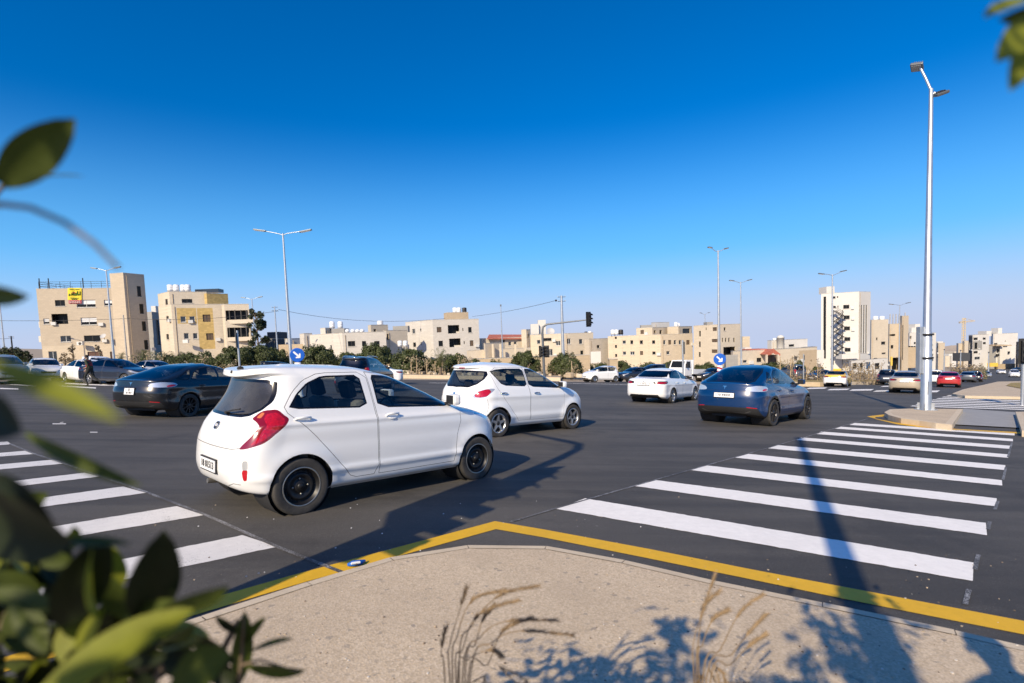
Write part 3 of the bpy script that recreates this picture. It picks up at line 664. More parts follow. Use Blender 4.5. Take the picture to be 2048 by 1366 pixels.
FST['feats'] += [('tail_lamp#1/lamp_clear', 'M', _fl), ('tail_lamp#1/lamp_red', 'M', _fl2), ('body#c/seam', 'R', [(-.2, .925), (.52, .925), (.52, .919), (-.2, .919)]),
    ('body#c/black_plastic', 'R', [(-.2, .0), (-.2, .50), (.62, .50), (.80, .47), (.86, .30), (.80, .0)]), ('reflector#1/lamp_red', 'R', [(.56, .515), (.78, .495), (.78, .475), (.56, .495)]), ('body#c/grey_plastic', 'R', [(-.2, .345), (-.2, .36), (.50, .36), (.62, .41), (.66, .40), (.54, .345)])]
FST['feats'] += seamline([(-.50, .92), (-.42, .78), (-.40, .60)], .005, 'seam') + seamline([(2.5, 1.0), (2.9, .97), (3.3, .90)], .005, 'seam') + front_end(3.76, .80, .40, .48, .88)
SED = dict(paint='white_paint', floor=.2, track=.885, wheel=(.318, .205, .215, 'alloy'), arches=[(0, .32, .352), (2.69, .32, .352)], bow=.035, flare=.018,
    crease=[(.78, .012, .05), (.36, .012, .07)], cab=(.10, 2.0, .72, .96),
    rings=[
        (-.82, .28, .44, 2.8, .80, .19, .19, 3.42, .20, .66, 2.5),
        (-.99, .32, .46, 3.0, .865, .27, .26, 3.52, .27, .72, 2.5),
        (-1.05, .50, .48, 3.0, .885, .48, .46, 3.58, .46, .76, 2.5),
        (-1.055, .72, .50, 3.0, .890, .66, .64, 3.56, .62, .78, 2.5),
        (-1.02, .93, .50, 3.0, .875, .86, .82, 3.44, .74, .78, 2.5),
        (-.99, 1.00, .48, 3.0, .850, .93, .90, 3.00, .88, .60, 2.6),
        (-.90, 1.03, .44, 3.0, .815, .995, .95, 2.46, .965, .44, 2.8),
        (-.46, 1.06, .38, 3.0, .790, 1.04, .985, 2.34, .99, .42, 2.8),
        (-.12, 1.20, .36, 3.0, .720, 1.19, 1.18, 1.88, 1.19, .40, 2.8),
        (.22, 1.335, .34, 3.0, .635, 1.345, 1.345, 1.46, 1.355, .36, 2.8),
        (.36, 1.38, .34, 2.9, .575, 1.392, 1.392, 1.32, 1.395, .34, 2.6),
        (.58, 1.425, .32, 2.6, .44, 1.435, 1.432, 1.18, 1.43, .30, 2.5),
        (.78, 1.45, .26, 2.4, .24, 1.458, 1.455, 1.08, 1.452, .22, 2.4),
        (.88, 1.456, .02, 2.0, .0, 1.465, 1.462, 1.02, 1.46, .02, 2.0)],
    feats=[])
SED['feats'] += door('1', [(.05, 1.02), (.22, 1.19), (.42, 1.33), (.62, 1.385), (1.02, 1.40), (1.06, 1.0), (1.07, .31), (.60, .31), (.42, .52), (.26, .74)]) + door('2', [(1.078, .31), (1.068, 1.0), (1.028, 1.40), (1.30, 1.385), (1.66, 1.25), (2.05, 1.05), (2.26, .90), (2.24, .60), (2.22, .31)])
SED['feats'] += side_window('1', [(-.14, 1.045), (-.02, 1.15), (.20, 1.30), (.42, 1.36), (.98, 1.375), (1.02, 1.015)], 'dark_glass', .016)
SED['feats'] += side_window('2', [(1.08, 1.01), (1.05, 1.375), (1.30, 1.36), (1.62, 1.235), (1.96, 1.06), (2.10, .975)], 'dark_glass', .016)
SED['feats'] += [('rear_window#c/frit', 'R', [(-.3, 1.075), (.50, 1.075), (.66, 1.095), (.585, 1.34), (-.3, 1.36)]), ('rear_window#c/dark_glass', 'R', [(-.3, 1.10), (.48, 1.10), (.61, 1.12), (.55, 1.32), (-.3, 1.335)])]
SED['feats'] += centre_glass('windscreen', 'F', [(-.02, 1.005), (.58, 1.00), (.68, 1.02), (.60, 1.33), (-.02, 1.37)], 'tint_glass', .04)
SED['feats'] += [('tail_lamp#1/frit', 'M', [('R', .40, .845), ('R', .44, .905), ('R', .70, .93), ('S', -.58, .935), ('S', -.44, .90), ('S', -.56, .83), ('R', .70, .80), ('R', .48, .81)]),
    ('tail_lamp#1/lamp_red', 'M', [('R', .50, .835), ('R', .52, .872), ('R', .74, .885), ('S', -.60, .89), ('S', -.58, .86), ('R', .74, .825)]),
    ('body#c/gap', 'R', [(-.2, .72), (.66, .735), (.66, .729), (-.2, .714)]), ('body#c/black_plastic', 'R', [(-.2, .0), (-.2, .36), (.60, .37), (.66, .28), (.6, .0)])]
SED['feats'] += seamline([(-.56, .82), (-.48, .66), (-.38, .50)]) + seamline([(2.3, .92), (2.7, .88), (3.1, .80)]) + front_end(3.58, .66, .50, .62, .84)
# ------------------------------------------------------------------ ground, roads, pavements, markings
def nodes_of(name):
    m = bpy.data.materials.new(name); m.use_nodes = True; MATS[name] = m; nt = m.node_tree; return m, nt, nt.nodes['Principled BSDF'], nt.nodes.new('ShaderNodeTexCoord')
def ramp(nt, fac, stops):
    r = nt.nodes.new('ShaderNodeValToRGB'); e = r.color_ramp.elements
    while len(e) < len(stops): e.new(.5)
    for q, (p, c) in zip(e, stops): q.position = p; q.color = (*c, 1)
    nt.links.new(fac, r.inputs['Fac']); return r.outputs['Color']
def noise(nt, tc, scale, detail=6, rough=.6, vec=None, dist=0.0):
    n = nt.nodes.new('ShaderNodeTexNoise'); n.inputs['Scale'].default_value = scale; n.inputs['Detail'].default_value = detail; n.inputs['Roughness'].default_value = rough; n.inputs['Distortion'].default_value = dist
    nt.links.new(vec if vec is not None else tc.outputs['Object'], n.inputs['Vector']); return n.outputs['Fac']
def mixc(nt, fac, a, b, mode='MIX'):
    x = nt.nodes.new('ShaderNodeMix'); x.data_type = 'RGBA'; x.blend_type = mode
    for s_, q in (('Factor', fac), ('A', a), ('B', b)):
        if isinstance(q, (int, float)): x.inputs[s_].default_value = q
        elif isinstance(q, tuple): x.inputs[s_].default_value = (*q, 1)
        else: nt.links.new(q, x.inputs[s_])
    return x.outputs['Result']
def vor(nt, tc, scale, out='Distance'):
    v = nt.nodes.new('ShaderNodeTexVoronoi'); v.inputs['Scale'].default_value = scale; nt.links.new(tc.outputs['Object'], v.inputs['Vector']); return v.outputs[out]
def bumpn(nt, b, h, strength, dist=.01):
    p = nt.nodes.new('ShaderNodeBump'); p.inputs['Strength'].default_value = strength; p.inputs['Distance'].default_value = dist; nt.links.new(h, p.inputs['Height']); nt.links.new(p.outputs['Normal'], b.inputs['Normal'])
def asphalt_colour(nt, tc):
    fine = noise(nt, tc, 140, 3, .7); c = ramp(nt, fine, [(.3, (.048, .044, .040)), (.55, (.082, .076, .069)), (.72, (.128, .118, .107)), (.8, (.24, .22, .20))])
    c = mixc(nt, ramp(nt, noise(nt, tc, .35, 5, .6), [(.35, (0, 0, 0)), (.7, (1, 1, 1))]), c, mixc(nt, .6, c, (.135, .125, .112)))
    c = mixc(nt, ramp(nt, noise(nt, tc, 55, 2, .9), [(.62, (0, 0, 0)), (.70, (.8, .8, .8))]), c, (.20, .19, .175)); c = mixc(nt, ramp(nt, noise(nt, tc, 70, 2, .9), [(.30, (.8, .8, .8)), (.38, (0, 0, 0))]), c, (.022, .021, .021))
    c = mixc(nt, ramp(nt, noise(nt, tc, .9, 7, .72), [(.54, (0, 0, 0)), (.64, (.75, .75, .75))]), c, mixc(nt, .6, c, (.040, .038, .037)))
    mp = nt.nodes.new('ShaderNodeMapping'); mp.inputs['Rotation'].default_value = (0, 0, rad(-45)); mp.inputs['Scale'].default_value = (.08, 1.3, 1); nt.links.new(tc.outputs['Object'], mp.inputs[0])
    st = noise(nt, tc, 1.0, 4, .6, mp.outputs[0]); return mixc(nt, ramp(nt, st, [(.47, (0, 0, 0)), (.62, (.7, .7, .7))]), c, mixc(nt, .7, c, (.035, .034, .034))), fine
m, nt, b, tc = nodes_of('asphalt'); c, fine = asphalt_colour(nt, tc); nt.links.new(c, b.inputs['Base Color']); b.inputs['Roughness'].default_value = .78; b.inputs['Specular IOR Level'].default_value = .35; bumpn(nt, b, fine, .5, .006)
def paint_mat(name, col, wear):
    m, nt, b, tc = nodes_of(name); c, fine = asphalt_colour(nt, tc)
    w = nt.nodes.new('ShaderNodeMath'); w.operation = 'ADD'; nt.links.new(noise(nt, tc, 90, 4, .8), w.inputs[0])
    w2 = nt.nodes.new('ShaderNodeMath'); w2.operation = 'MULTIPLY'; w2.inputs[1].default_value = .55; nt.links.new(noise(nt, tc, 2.2, 6, .7), w2.inputs[0]); nt.links.new(w2.outputs[0], w.inputs[1])
    f = ramp(nt, w.outputs[0], [(wear, (0, 0, 0)), (wear + .05, (1, 1, 1))]); tone = mixc(nt, ramp(nt, noise(nt, tc, 1.6, 7, .75), [(.48, (0, 0, 0)), (.75, (.5, .5, .5))]), ramp(nt, noise(nt, tc, 14, 6, .75), [(.3, tuple(x * .88 for x in col)), (.7, col)]), tuple(x * .74 for x in col))
    nt.links.new(mixc(nt, f, c, tone), b.inputs['Base Color']); b.inputs['Roughness'].default_value = .65; bumpn(nt, b, fine, .3, .004)
paint_mat('road_white', (.97, .93, .87), .40); paint_mat('road_white_worn', (.80, .77, .73), .60); paint_mat('road_yellow', (.80, .46, .012), .50); paint_mat('chalk', (.42, .42, .43), .80)
m, nt, b, tc = nodes_of('pebble_concrete')
c = ramp(nt, vor(nt, tc, 95, 'Color'), [(0, (.52, .39, .25)), (.25, (.64, .51, .35)), (.5, (.47, .37, .25)), (.75, (.70, .57, .41)), (1, (.57, .45, .31))])
c = mixc(nt, ramp(nt, vor(nt, tc, 38, 'Color'), [(.86, (0, 0, 0)), (.93, (.8, .8, .8))]), c, (.27, .235, .195)); c = mixc(nt, ramp(nt, noise(nt, tc, .9, 6, .7), [(.4, (0, 0, 0)), (.7, (.6, .6, .6))]), c, (.42, .33, .23)); c = mixc(nt, ramp(nt, noise(nt, tc, 2.6, 8, .75), [(.58, (0, 0, 0)), (.70, (.45, .45, .45))]), c, (.30, .245, .18))
nt.links.new(c, b.inputs['Base Color']); b.inputs['Roughness'].default_value = .9; bumpn(nt, b, vor(nt, tc, 95), .28, .005)
m, nt, b, tc = nodes_of('kerb_stone'); c = ramp(nt, noise(nt, tc, 5, 8, .7), [(.3, (.54, .44, .31)), (.7, (.66, .55, .40))]); nt.links.new(c, b.inputs['Base Color']); b.inputs['Roughness'].default_value = .85; bumpn(nt, b, noise(nt, tc, 40), .3)
m, nt, b, tc = nodes_of('earth'); c = ramp(nt, noise(nt, tc, .6, 8, .7), [(.3, (.30, .235, .165)), (.7, (.44, .36, .26))]); nt.links.new(c, b.inputs['Base Color']); b.inputs['Roughness'].default_value = .95; bumpn(nt, b, noise(nt, tc, 6), .5, .05)
m, nt, b, tc = nodes_of('dry_turf'); c = ramp(nt, noise(nt, tc, 7, 6, .8), [(.3, (.26, .18, .07)), (.55, (.36, .27, .10)), (.7, (.13, .14, .04))]); nt.links.new(c, b.inputs['Base Color']); b.inputs['Roughness'].default_value = .95; bumpn(nt, b, noise(nt, tc, 30), .8, .05)
m, nt, b, tc = nodes_of('grey_screed'); c = ramp(nt, noise(nt, tc, 3, 8, .7), [(.3, (.27, .27, .27)), (.7, (.35, .345, .34))]); nt.links.new(c, b.inputs['Base Color']); b.inputs['Roughness'].default_value = .9

def sheet(name, pts, up, m, kind='structure', label=None, cat=None):
    b = MB(); b.face([(p.x, p.y, gz(p.x, p.y) + up) for p in pts], m); return tag(b.build(name), label, cat, kind=kind)
def gpx(pts, up=0.0): return [G(u, v, up) for u, v in pts]
# wide ground: rings out to the horizon, a little under the roads
b = MB(); rs = [0, 6, 14, 25, 40, 60, 90, 130, 180, 260, 380, 560, 850, 1300, 2000, 3500]; na = 72; vs = [(0, 0, -.10)]; fs = []
for r in rs[1:]:
    for k in range(na):
        a = 2 * math.pi * k / na; x, y = r * math.cos(a), r * math.sin(a); vs.append((x, y, gz(x, y) - .10))
for k in range(na): fs.append((0, 1 + k, 1 + (k + 1) % na))
for i in range(len(rs) - 2):
    for k in range(na): fs.append((1 + i * na + k, 1 + (i + 1) * na + k, 1 + (i + 1) * na + (k + 1) % na, 1 + i * na + (k + 1) % na))
b.add(vs, fs, M_('earth'), True); tag(b.build('ground'), kind='structure')
# the junction's asphalt, then the road running away to the right
far = [G(u, v) for u, v in ((-260, 764), (60, 762), (430, 757), (860, 760), (1260, 765), (1640, 774), (1763, 758))]
far2 = [G(1900, 749.5), G(1985, 746.8), G(2300, 750)]
rp = [Vector((-60, -14, 0)), Vector((40, -14, 0)), Vector((70, 20, 0)), Vector((110, 60, 0))] + [far2[2], far2[1], far2[0]] + list(reversed(far)) + [Vector((-60, 20, 0))]
b = MB(); bm = bmesh.new(); f = bm.faces.new([bm.verts.new((p.x, p.y, 0)) for p in rp]); bmesh.ops.triangulate(bm, faces=[f]); 
for _ in range(3): bmesh.ops.subdivide_edges(bm, edges=[e for e in bm.edges if e.calc_length() > 14], cuts=1); bmesh.ops.triangulate(bm, faces=bm.faces[:])
for v in bm.verts: v.co.z = gz(v.co.x, v.co.y)
bm.normal_update(); me = bpy.data.meshes.new('road'); bm.to_mesh(me); bm.free(); me.materials.append(M_('asphalt')); road = tag(link('road', me), kind='structure')
if me.polygons[0].normal.z < 0: me.flip_normals()
# far road climbing out of the picture on the right
def ribbon(name, pts, half, up, m, kind='structure'):
    b = MB(); n = len(pts)
    for i in range(n - 1):
        a, c = pts[i], pts[i + 1]; d0 = (pts[min(i + 1, n - 1)] - pts[max(i - 1, 0)]); d1 = (pts[min(i + 2, n - 1)] - pts[i]); n0 = Vector((-d0.y, d0.x, 0)).normalized() * half; n1 = Vector((-d1.y, d1.x, 0)).normalized() * half
        b.face([(p.x, p.y, gz(p.x, p.y) + up) for p in (a - n0, c - n1, c + n1, a + n0)], m)
    return tag(b.build(name), kind=kind)
hw = [onground(u, D) for u, D in ((1960, 62), (1975, 90), (1985, 130), (1992, 180), (2000, 240), (2012, 310), (2030, 390), (2060, 480))]
ribbon('highway', hw, 11, .02, M_('asphalt'))

# right-hand zebra: corners read off the photograph
Zr = [((1170.4, 997.2), (1112.8, 1018.4), (1947, 1126), (1945.6, 1163)), ((1313, 960.8), (1270, 972.6), (1971.7, 1046.4), (1974, 1071)), ((1413, 931.2), (1382, 940.6), (1993.4, 997.2), (1993.4, 1013.4)), ((1492.8, 907.6), (1469, 915.5), (2003.7, 960.8), (2004.7, 971.6)), ((1552.9, 890.4), (1534.7, 896.8), (2010.6, 930.7), (2010.6, 940.6)),
      ((1603.6, 875.1), (1590.3, 880), (2016.5, 909.1), (2016.5, 916)), ((1643, 863.3), (1632, 868.2), (2022.4, 891.9), (2022.4, 898.3)), ((1679.9, 853.5), (1670, 857.4), (2025.9, 878.1), (2025.9, 883)), ((1709.4, 846.1), (1698.6, 850), (2029.3, 866.8), (2029.3, 871.2))]
b = MB()
def frayed(b, a, c, d, e, m, n=70, amp=.007):
    """stripe a-c (far edge) to e-d (near edge) with slightly ragged sides"""
    for i in range(n):
        t0, t1 = i / n, (i + 1) / n; rnd = lambda t, s_: random.Random(int(t * 1000) + s_ * 7919 + int(a.x * 100)).uniform(-amp, amp)
        A0, A1 = a.lerp(c, t0), a.lerp(c, t1); B0, B1 = e.lerp(d, t0), e.lerp(d, t1); nn = (A0 - B0).normalized()
        A0 = A0 + nn * rnd(t0, 1); A1 = A1 + nn * rnd(t1, 1); B0 = B0 + nn * rnd(t0, 2); B1 = B1 + nn * rnd(t1, 2)
        b.face([(p.x, p.y, gz(p.x, p.y) + .004) for p in (B0, B1, A1, A0)], m)
for tl, bl, tr, br in Zr: frayed(b, G(*tl), G(*tr), G(*br), G(*bl), M_('road_white'))
tag(b.build('zebra_marking'), kind='structure')
# left-hand zebra
Zl = [((485, 1071), (554.5, 1094), (215.6, 1125), (231, 1161.5)), ((354, 1013), (408, 1031), (140.5, 1048), (146.3, 1070)), ((246.4, 973.6), (292.6, 986.3), (92.4, 994.8), (104, 1008.7)), ((169.4, 945.9), (200.2, 953.6), (53.9, 959.4), (69.3, 968.2)), ((104, 920), (127, 927.8), (0, 929.3), (0, 938.6)), ((54, 901.6), (67.4, 908.5), (0, 906.2), (0, 912.4)), ((15.4, 883.5), (23, 888.9), (0, 884.3), (0, 891.2)), ((-18, 868), (-11, 873), (-40, 868.5), (-40, 874))]
b = MB()
for i, (tr, br, tl, bl) in enumerate(Zl):
    A, Bq, C_, D_ = G(*tr), G(*br), G(*tl), G(*bl); d1 = (C_ - A).normalized(); A2 = A + d1 * 3.6; d2 = (D_ - Bq).normalized(); B2 = Bq + ((d1 + d2) / 2) * 3.6
    frayed(b, A, A2, B2, Bq, M_('road_white_worn'))
tag(b.build('zebra_marking'), kind='structure')
# chalk setting-out lines beside both zebras
b = MB()
def strip(b, pts, w, m, up=.006):
    for i in range(len(pts) - 1):
        a, c = pts[i], pts[i + 1]; d = (c - a); n = Vector((-d.y, d.x, 0)).normalized() * w / 2; b.face([(p.x, p.y, gz(p.x, p.y) + up) for p in (a - n, c - n, c + n, a + n)], m)
strip(b, gpx([(1020, 1045), (1110, 1018), (1270, 972), (1382, 940), (1534, 897), (1690, 851), (1735, 838)]), .03, M_('chalk'))
for q in ([(1930, 1210), (1938, 1180)], [(1950, 1140), (1957, 1110)], [(1976, 1060), (1980, 1044)], [(1990, 1020), (1996, 1003)], [(2006, 960), (2012, 935)], [(2016, 915), (2024, 885)]): strip(b, gpx(q), .03, M_('chalk'))
strip(b, gpx([(720, 1160), (556, 1095), (410, 1030), (293, 985), (200, 953), (127, 927), (68, 908), (20, 888)]), .04, M_('chalk'))
tag(b.build('chalk_line_marking'), kind='structure')
# yellow kerb line, near corner and island
def band(name, top, bot, m):
    b = MB(); n = len(top)
    for i in range(n - 1): b.face([(p.x, p.y, gz(p.x, p.y) + .004) for p in (bot[i], bot[i + 1], top[i + 1], top[i])], m)
    return tag(b.build(name), kind='structure')
yt = gpx([(372, 1212), (600, 1147), (800, 1094), (990, 1043), (1090, 1060), (1300, 1099), (1500, 1139), (1700, 1177), (2048, 1243)]); yb = gpx([(380, 1234), (610, 1165), (815, 1108), (992, 1059), (1085, 1075), (1290, 1116), (1490, 1157), (1690, 1199), (2048, 1270)])
yt.insert(0, yt[0] + (yt[0] - yt[1]).normalized() * 9); yb.insert(0, yb[0] + (yb[0] - yb[1]).normalized() * 9); yt.append(yt[-1] + (yt[-1] - yt[-2]).normalized() * 6); yb.append(yb[-1] + (yb[-1] - yb[-2]).normalized() * 6)
band('yellow_line_marking', yt, yb, M_('road_yellow'))
band('yellow_line_marking', gpx([(1768, 829), (1734, 833), (1745, 836), (1790, 845), (1840, 852), (1910, 858), (2048, 865), (2120, 869)]), gpx([(1770, 833), (1750, 834.5), (1752, 838.5), (1793, 848.5), (1840, 855), (1910, 861), (2048, 868), (2120, 872)]), M_('road_yellow'))
# far zebra beyond the island, dashes across the far carriageway, lines at the left
b = MB()
def q6(x, y): return (1700 + x / 5.885, 740 + y / 5.885)
for i in range(8):
    t = (i + .25) / 8; s_ = (i + .72) / 8; L0 = np.array(q6(1180, 292)); L1 = np.array(q6(690, 432)); R0 = np.array(q6(2060, 312)); R1 = np.array(q6(2050, 476))
    a, c, d, e = L0 + (L1 - L0) * t, R0 + (R1 - R0) * t, R0 + (R1 - R0) * s_, L0 + (L1 - L0) * s_; b.face([(p.x, p.y, gz(p.x, p.y) + .004) for p in (G(*e), G(*d), G(*c), G(*a))], M_('road_white'))
for u0, u1, v0, v1 in ((1612, 1655, 775.5, 778), (1654, 1700, 778, 780.5), (1698, 1748, 778.8, 781.6), (1746, 1783, 781, 783.6), (1842, 1880, 781.5, 785), (1760, 1782, 772, 774)):
    b.face([(p.x, p.y, gz(p.x, p.y) + .004) for p in (G(u0, v1), G(u1 - 6, v1 - .6), G(u1, v0 - .6), G(u0 + 7, v0))], M_('road_white'))
for u0, w0, u1, w1, th in ((6, 766.5, 90, 772.5, 1.8), (0, 776, 37, 777, 2), (122, 762, 235, 766, 1.5), (130, 766, 235, 770.5, 2.0), (118, 771, 192, 775, 2.2), (205, 768, 235, 772, 1.6)):
    b.face([(p.x, p.y, gz(p.x, p.y) + .004) for p in (G(u0, w0 + th), G(u1, w1 + th), G(u1, w1), G(u0, w0))], M_('road_white'))
for u0, w0, u1, w1, th in ((105, 847, 132, 849, 1.8), (180, 864, 195, 866, 1.5), (120, 845, 127, 846, 1)):
    b.face([(p.x, p.y, gz(p.x, p.y) + .004) for p in (G(u0, w0 + th), G(u1, w1 + th - 2), G(u1, w1 - 2), G(u0, w0))], M_('road_white_worn'))
strip(b, gpx([(858, 766), (1000, 765.5), (1144, 766.5), (1262, 769.5)]), .35, M_('road_white'), .004)
tag(b.build('lane_marking'), kind='structure')

# near pavement: pebble concrete behind a stone kerb
H0 = .12
edge = gpx([(378, 1241), (515, 1193), (612, 1165), (730, 1128), (813, 1106), (870, 1096), (925, 1091), (980, 1088.5), (1032, 1088), (1101, 1093), (1179, 1106), (1300, 1131), (1385, 1152), (1532, 1184), (1680, 1212), (1778, 1231), (1926, 1264), (2048, 1292)], H0)
edge.insert(0, edge[0] + (edge[0] - edge[2]).normalized() * 8); edge.append(edge[-1] + (edge[-1] - edge[-3]).normalized() * 8)
def offset_line(pts, d):
    o = []
    for i, p in enumerate(pts):
        t = pts[min(i + 1, len(pts) - 1)] - pts[max(i - 1, 0)]; o.append(p + Vector((t.y, -t.x, 0)).normalized() * d)
    return o
def resample(pts, step):
    o = [pts[0]]; acc = 0.0
    for i in range(len(pts) - 1):
        a, c = pts[i], pts[i + 1]; L = (c - a).length; d = step - acc
        while d < L: o.append(a.lerp(c, d / L)); d += step
        acc = (acc + L) % step
    return o + [pts[-1]]
edge = resample(edge, .62); inner = offset_line(edge, .07)
def up(p, h): return (p.x, p.y, gz(p.x, p.y) + h)
b = MB(); k = M_('kerb_stone')
for i in range(len(edge) - 1):
    a, c, e, d = edge[i], edge[i + 1], inner[i + 1], inner[i]
    lo = offset_line(edge, -.015)
    g = (c - a).normalized() * .0025; dz = random.uniform(-.001, .001)
    b.face([up(d + g, H0 + .003 + dz), up(e - g, H0 + .003 + dz), up(c - g, H0 + .002 + dz), up(a + g, H0 + .002 + dz)][::-1], k); b.face([up(lo[i] + g, -.08), up(lo[i + 1] - g, -.08), up(c - g, H0 + .002 + dz), up(a + g, H0 + .002 + dz)], k)
    b.face([up(d, H0 - .014), up(e, H0 - .014), up(c, H0 - .026), up(a, H0 - .026)][::-1], M_('earth'))
tag(b.build('kerb'), kind='structure')
poly = [p for p in inner] + [Vector((9, -14, 0)), Vector((-12, -14, 0))]
bm = bmesh.new(); f = bm.faces.new([bm.verts.new(up(p, H0)) for p in poly]); bmesh.ops.triangulate(bm, faces=[f]); bm.normal_update()
me = bpy.data.meshes.new('pavement'); bm.to_mesh(me); bm.free(); me.materials.append(M_('pebble_concrete'))
if sum(p.normal.z for p in me.polygons) < 0: me.flip_normals()
tag(link('pavement', me), kind='structure')
def island(name, px, h, top, kerb=True, ext=None):
    pts = gpx(px, h) + (ext or []); c = sum(pts, Vector()) / len(pts); b = MB(); n = len(pts)
    ar = sum(pts[i].x * pts[(i + 1) % n].y - pts[(i + 1) % n].x * pts[i].y for i in range(n))
    if ar < 0: pts.reverse()
    ins = []
    for i in range(n):
        e0 = (pts[i] - pts[i - 1]); e1 = (pts[(i + 1) % n] - pts[i]); n0 = Vector((-e0.y, e0.x, 0)).normalized(); n1 = Vector((-e1.y, e1.x, 0)).normalized(); hh = n0 + n1; ins.append(pts[i] + hh / max(hh.length_squared, .6) * 2 * .14)
    b.face([up(p, h) for p in ins], M_(top))
    for i in range(n):
        j = (i + 1) % n; b.face([up(pts[i], h - .01), up(pts[j], h - .01), up(ins[j], h), up(ins[i], h)], M_('kerb_stone') if kerb else M_(top)); b.face([up(pts[i], -.08), up(pts[j], -.08), up(pts[j], h - .01), up(pts[i], h - .01)], M_('kerb_stone'))
    return tag(b.build(name), kind='structure')
island('island_pavement', [(1768.8, 823.6), (1780, 818), (1817, 816.5), (1926, 817.3), (1904, 848.8), (1871.6, 845.4), (1839, 840.6), (1802, 836), (1776.5, 829)], .16, 'pebble_concrete')
sheet('island_ramp_path', gpx([(1905, 850.5), (2043, 858), (2030, 826), (1927, 818.5)]), .03, M_('grey_screed'))
island('island_pavement', [(2031, 823), (2044, 860), (2120, 866), (2130, 822)], .16, 'pebble_concrete')
island('far_pavement', [(1904, 787), (1926, 778.5), (1996, 763), (2180, 760), (2180, 796), (1930, 791)], .16, 'pebble_concrete')
sheet('turf_ground', gpx([(2012, 775), (2022, 769), (2080, 766), (2080, 782), (2040, 781)]), .20, M_('dry_turf'))
# planted strips on the far side with their kerbs
def verge(name, front, depth, h, top):
    pts = [Vector(p) for p in front]; back = [p + Vector((p.x, p.y, 0)).normalized() * depth for p in pts]; b = MB()
    for i in range(len(pts) - 1):
        a, c, e, d = pts[i], pts[i + 1], back[i + 1], back[i]; n = Vector((a.x, a.y, 0)).normalized() * .25
        b.face([up(a, -.1), up(c, -.1), up(c, h), up(a, h)], M_('kerb_stone')); b.face([up(a, h), up(c, h), up(c + n, h + .005), up(a + n, h + .005)], M_('kerb_stone')); b.face([up(a + n, h + .005), up(c + n, h + .005), up(e, h + .1), up(d, h + .1)], M_(top))
    return tag(b.build(name), kind='structure')
verge('verge_terrain', [onground(u, D) for u, D in ((60, 50), (250, 52), (430, 54), (640, 55), (860, 56), (1000, 56), (1120, 54))], 12, .28, 'earth')
verge('verge_terrain', [onground(u, D) for u, D in ((1545, 48), (1640, 49), (1700, 52), (1763, 56), (1830, 66), (1905, 84), (1945, 110))], 5, .3, 'dry_turf')
# bare hills on the horizon
b = MB(); hm = mat('hill_soil', (.40, .33, .26), .95, noise=(.02, .2))
def ridge(pts, D, b):
    q = [P(u, v, D) for u, v in pts]
    for i in range(len(q) - 1):
        a, c = q[i], q[i + 1]; a2, c2 = a * 1.25, c * 1.25; b.face([(a.x * .8, a.y * .8, a.z - 60), (c.x * .8, c.y * .8, c.z - 60), c, a], hm, True); b.face([a, c, (c2.x, c2.y, c2.z - 40), (a2.x, a2.y, a2.z - 40)], hm, True)
ridge([(-300, 716), (-100, 713), (60, 712), (250, 715), (400, 718), (560, 722)], 1200, b)
ridge([(1440, 728), (1560, 724), (1700, 716), (1800, 706), (1870, 696), (1900, 691), (1935, 689), (2000, 694), (2100, 700), (2300, 705)], 1400, b)
tag(b.build('hills'), kind='structure')
# ------------------------------------------------------------------ buildings
def stone(name, col, var=.05, course=.30, mortar=.86):
    m, nt, b, tc = nodes_of(name); sp = nt.nodes.new('ShaderNodeSeparateXYZ'); nt.links.new(tc.outputs['Object'], sp.inputs[0])
    ad = nt.nodes.new('ShaderNodeMath'); ad.operation = 'MULTIPLY_ADD'; ad.inputs[1].default_value = .75; nt.links.new(sp.outputs['X'], ad.inputs[0]); nt.links.new(sp.outputs['Y'], ad.inputs[2])
    cm = nt.nodes.new('ShaderNodeCombineXYZ'); nt.links.new(ad.outputs[0], cm.inputs[0]); nt.links.new(sp.outputs['Z'], cm.inputs[1])
    bk = nt.nodes.new('ShaderNodeTexBrick'); bk.inputs['Scale'].default_value = 1.0; bk.inputs['Brick Width'].default_value = .55; bk.inputs['Row Height'].default_value = course; bk.inputs['Mortar Size'].default_value = .018
    bk.inputs['Color1'].default_value = (*[c * (1 - var) for c in col], 1); bk.inputs['Color2'].default_value = (*[min(1, c * (1 + var)) for c in col], 1); bk.inputs['Mortar'].default_value = (*[c * mortar for c in col], 1)
    nt.links.new(cm.outputs[0], bk.inputs['Vector'])
    c = mixc(nt, ramp(nt, noise(nt, tc, .25, 6, .7), [(.4, (0, 0, 0)), (.75, (.5, .5, .5))]), bk.outputs['Color'], tuple(x * .80 for x in col))
    nt.links.new(c, b.inputs['Base Color']); b.inputs['Roughness'].default_value = .9; return m
stone('stone_beige', (.52, .44, .335)); stone('stone_cream', (.60, .525, .415)); stone('stone_yellow', (.50, .36, .14), .16); stone('stone_white', (.60, .565, .51), .05); stone('stone_warm', (.60, .51, .385)); stone('stone_tan', (.46, .365, .25)); stone('stone_grey', (.33, .32, .30), .06); stone('plaster_white', (.64, .62, .58), .02, 3.0, .97); stone('slate_dark', (.06, .065, .075), .1)
mat('pane', (.035, .045, .06), .08); mat('pane_dark', (.012, .014, .016), .25, spec=.2); mat('pane_blue', (.03, .10, .22), .1); mat('shutter', (.70, .71, .72), .5); mat('frame_white', (.62, .62, .60), .5); mat('frame_dark', (.05, .045, .04), .5); mat('curtain_brown', (.11, .075, .05), .8)
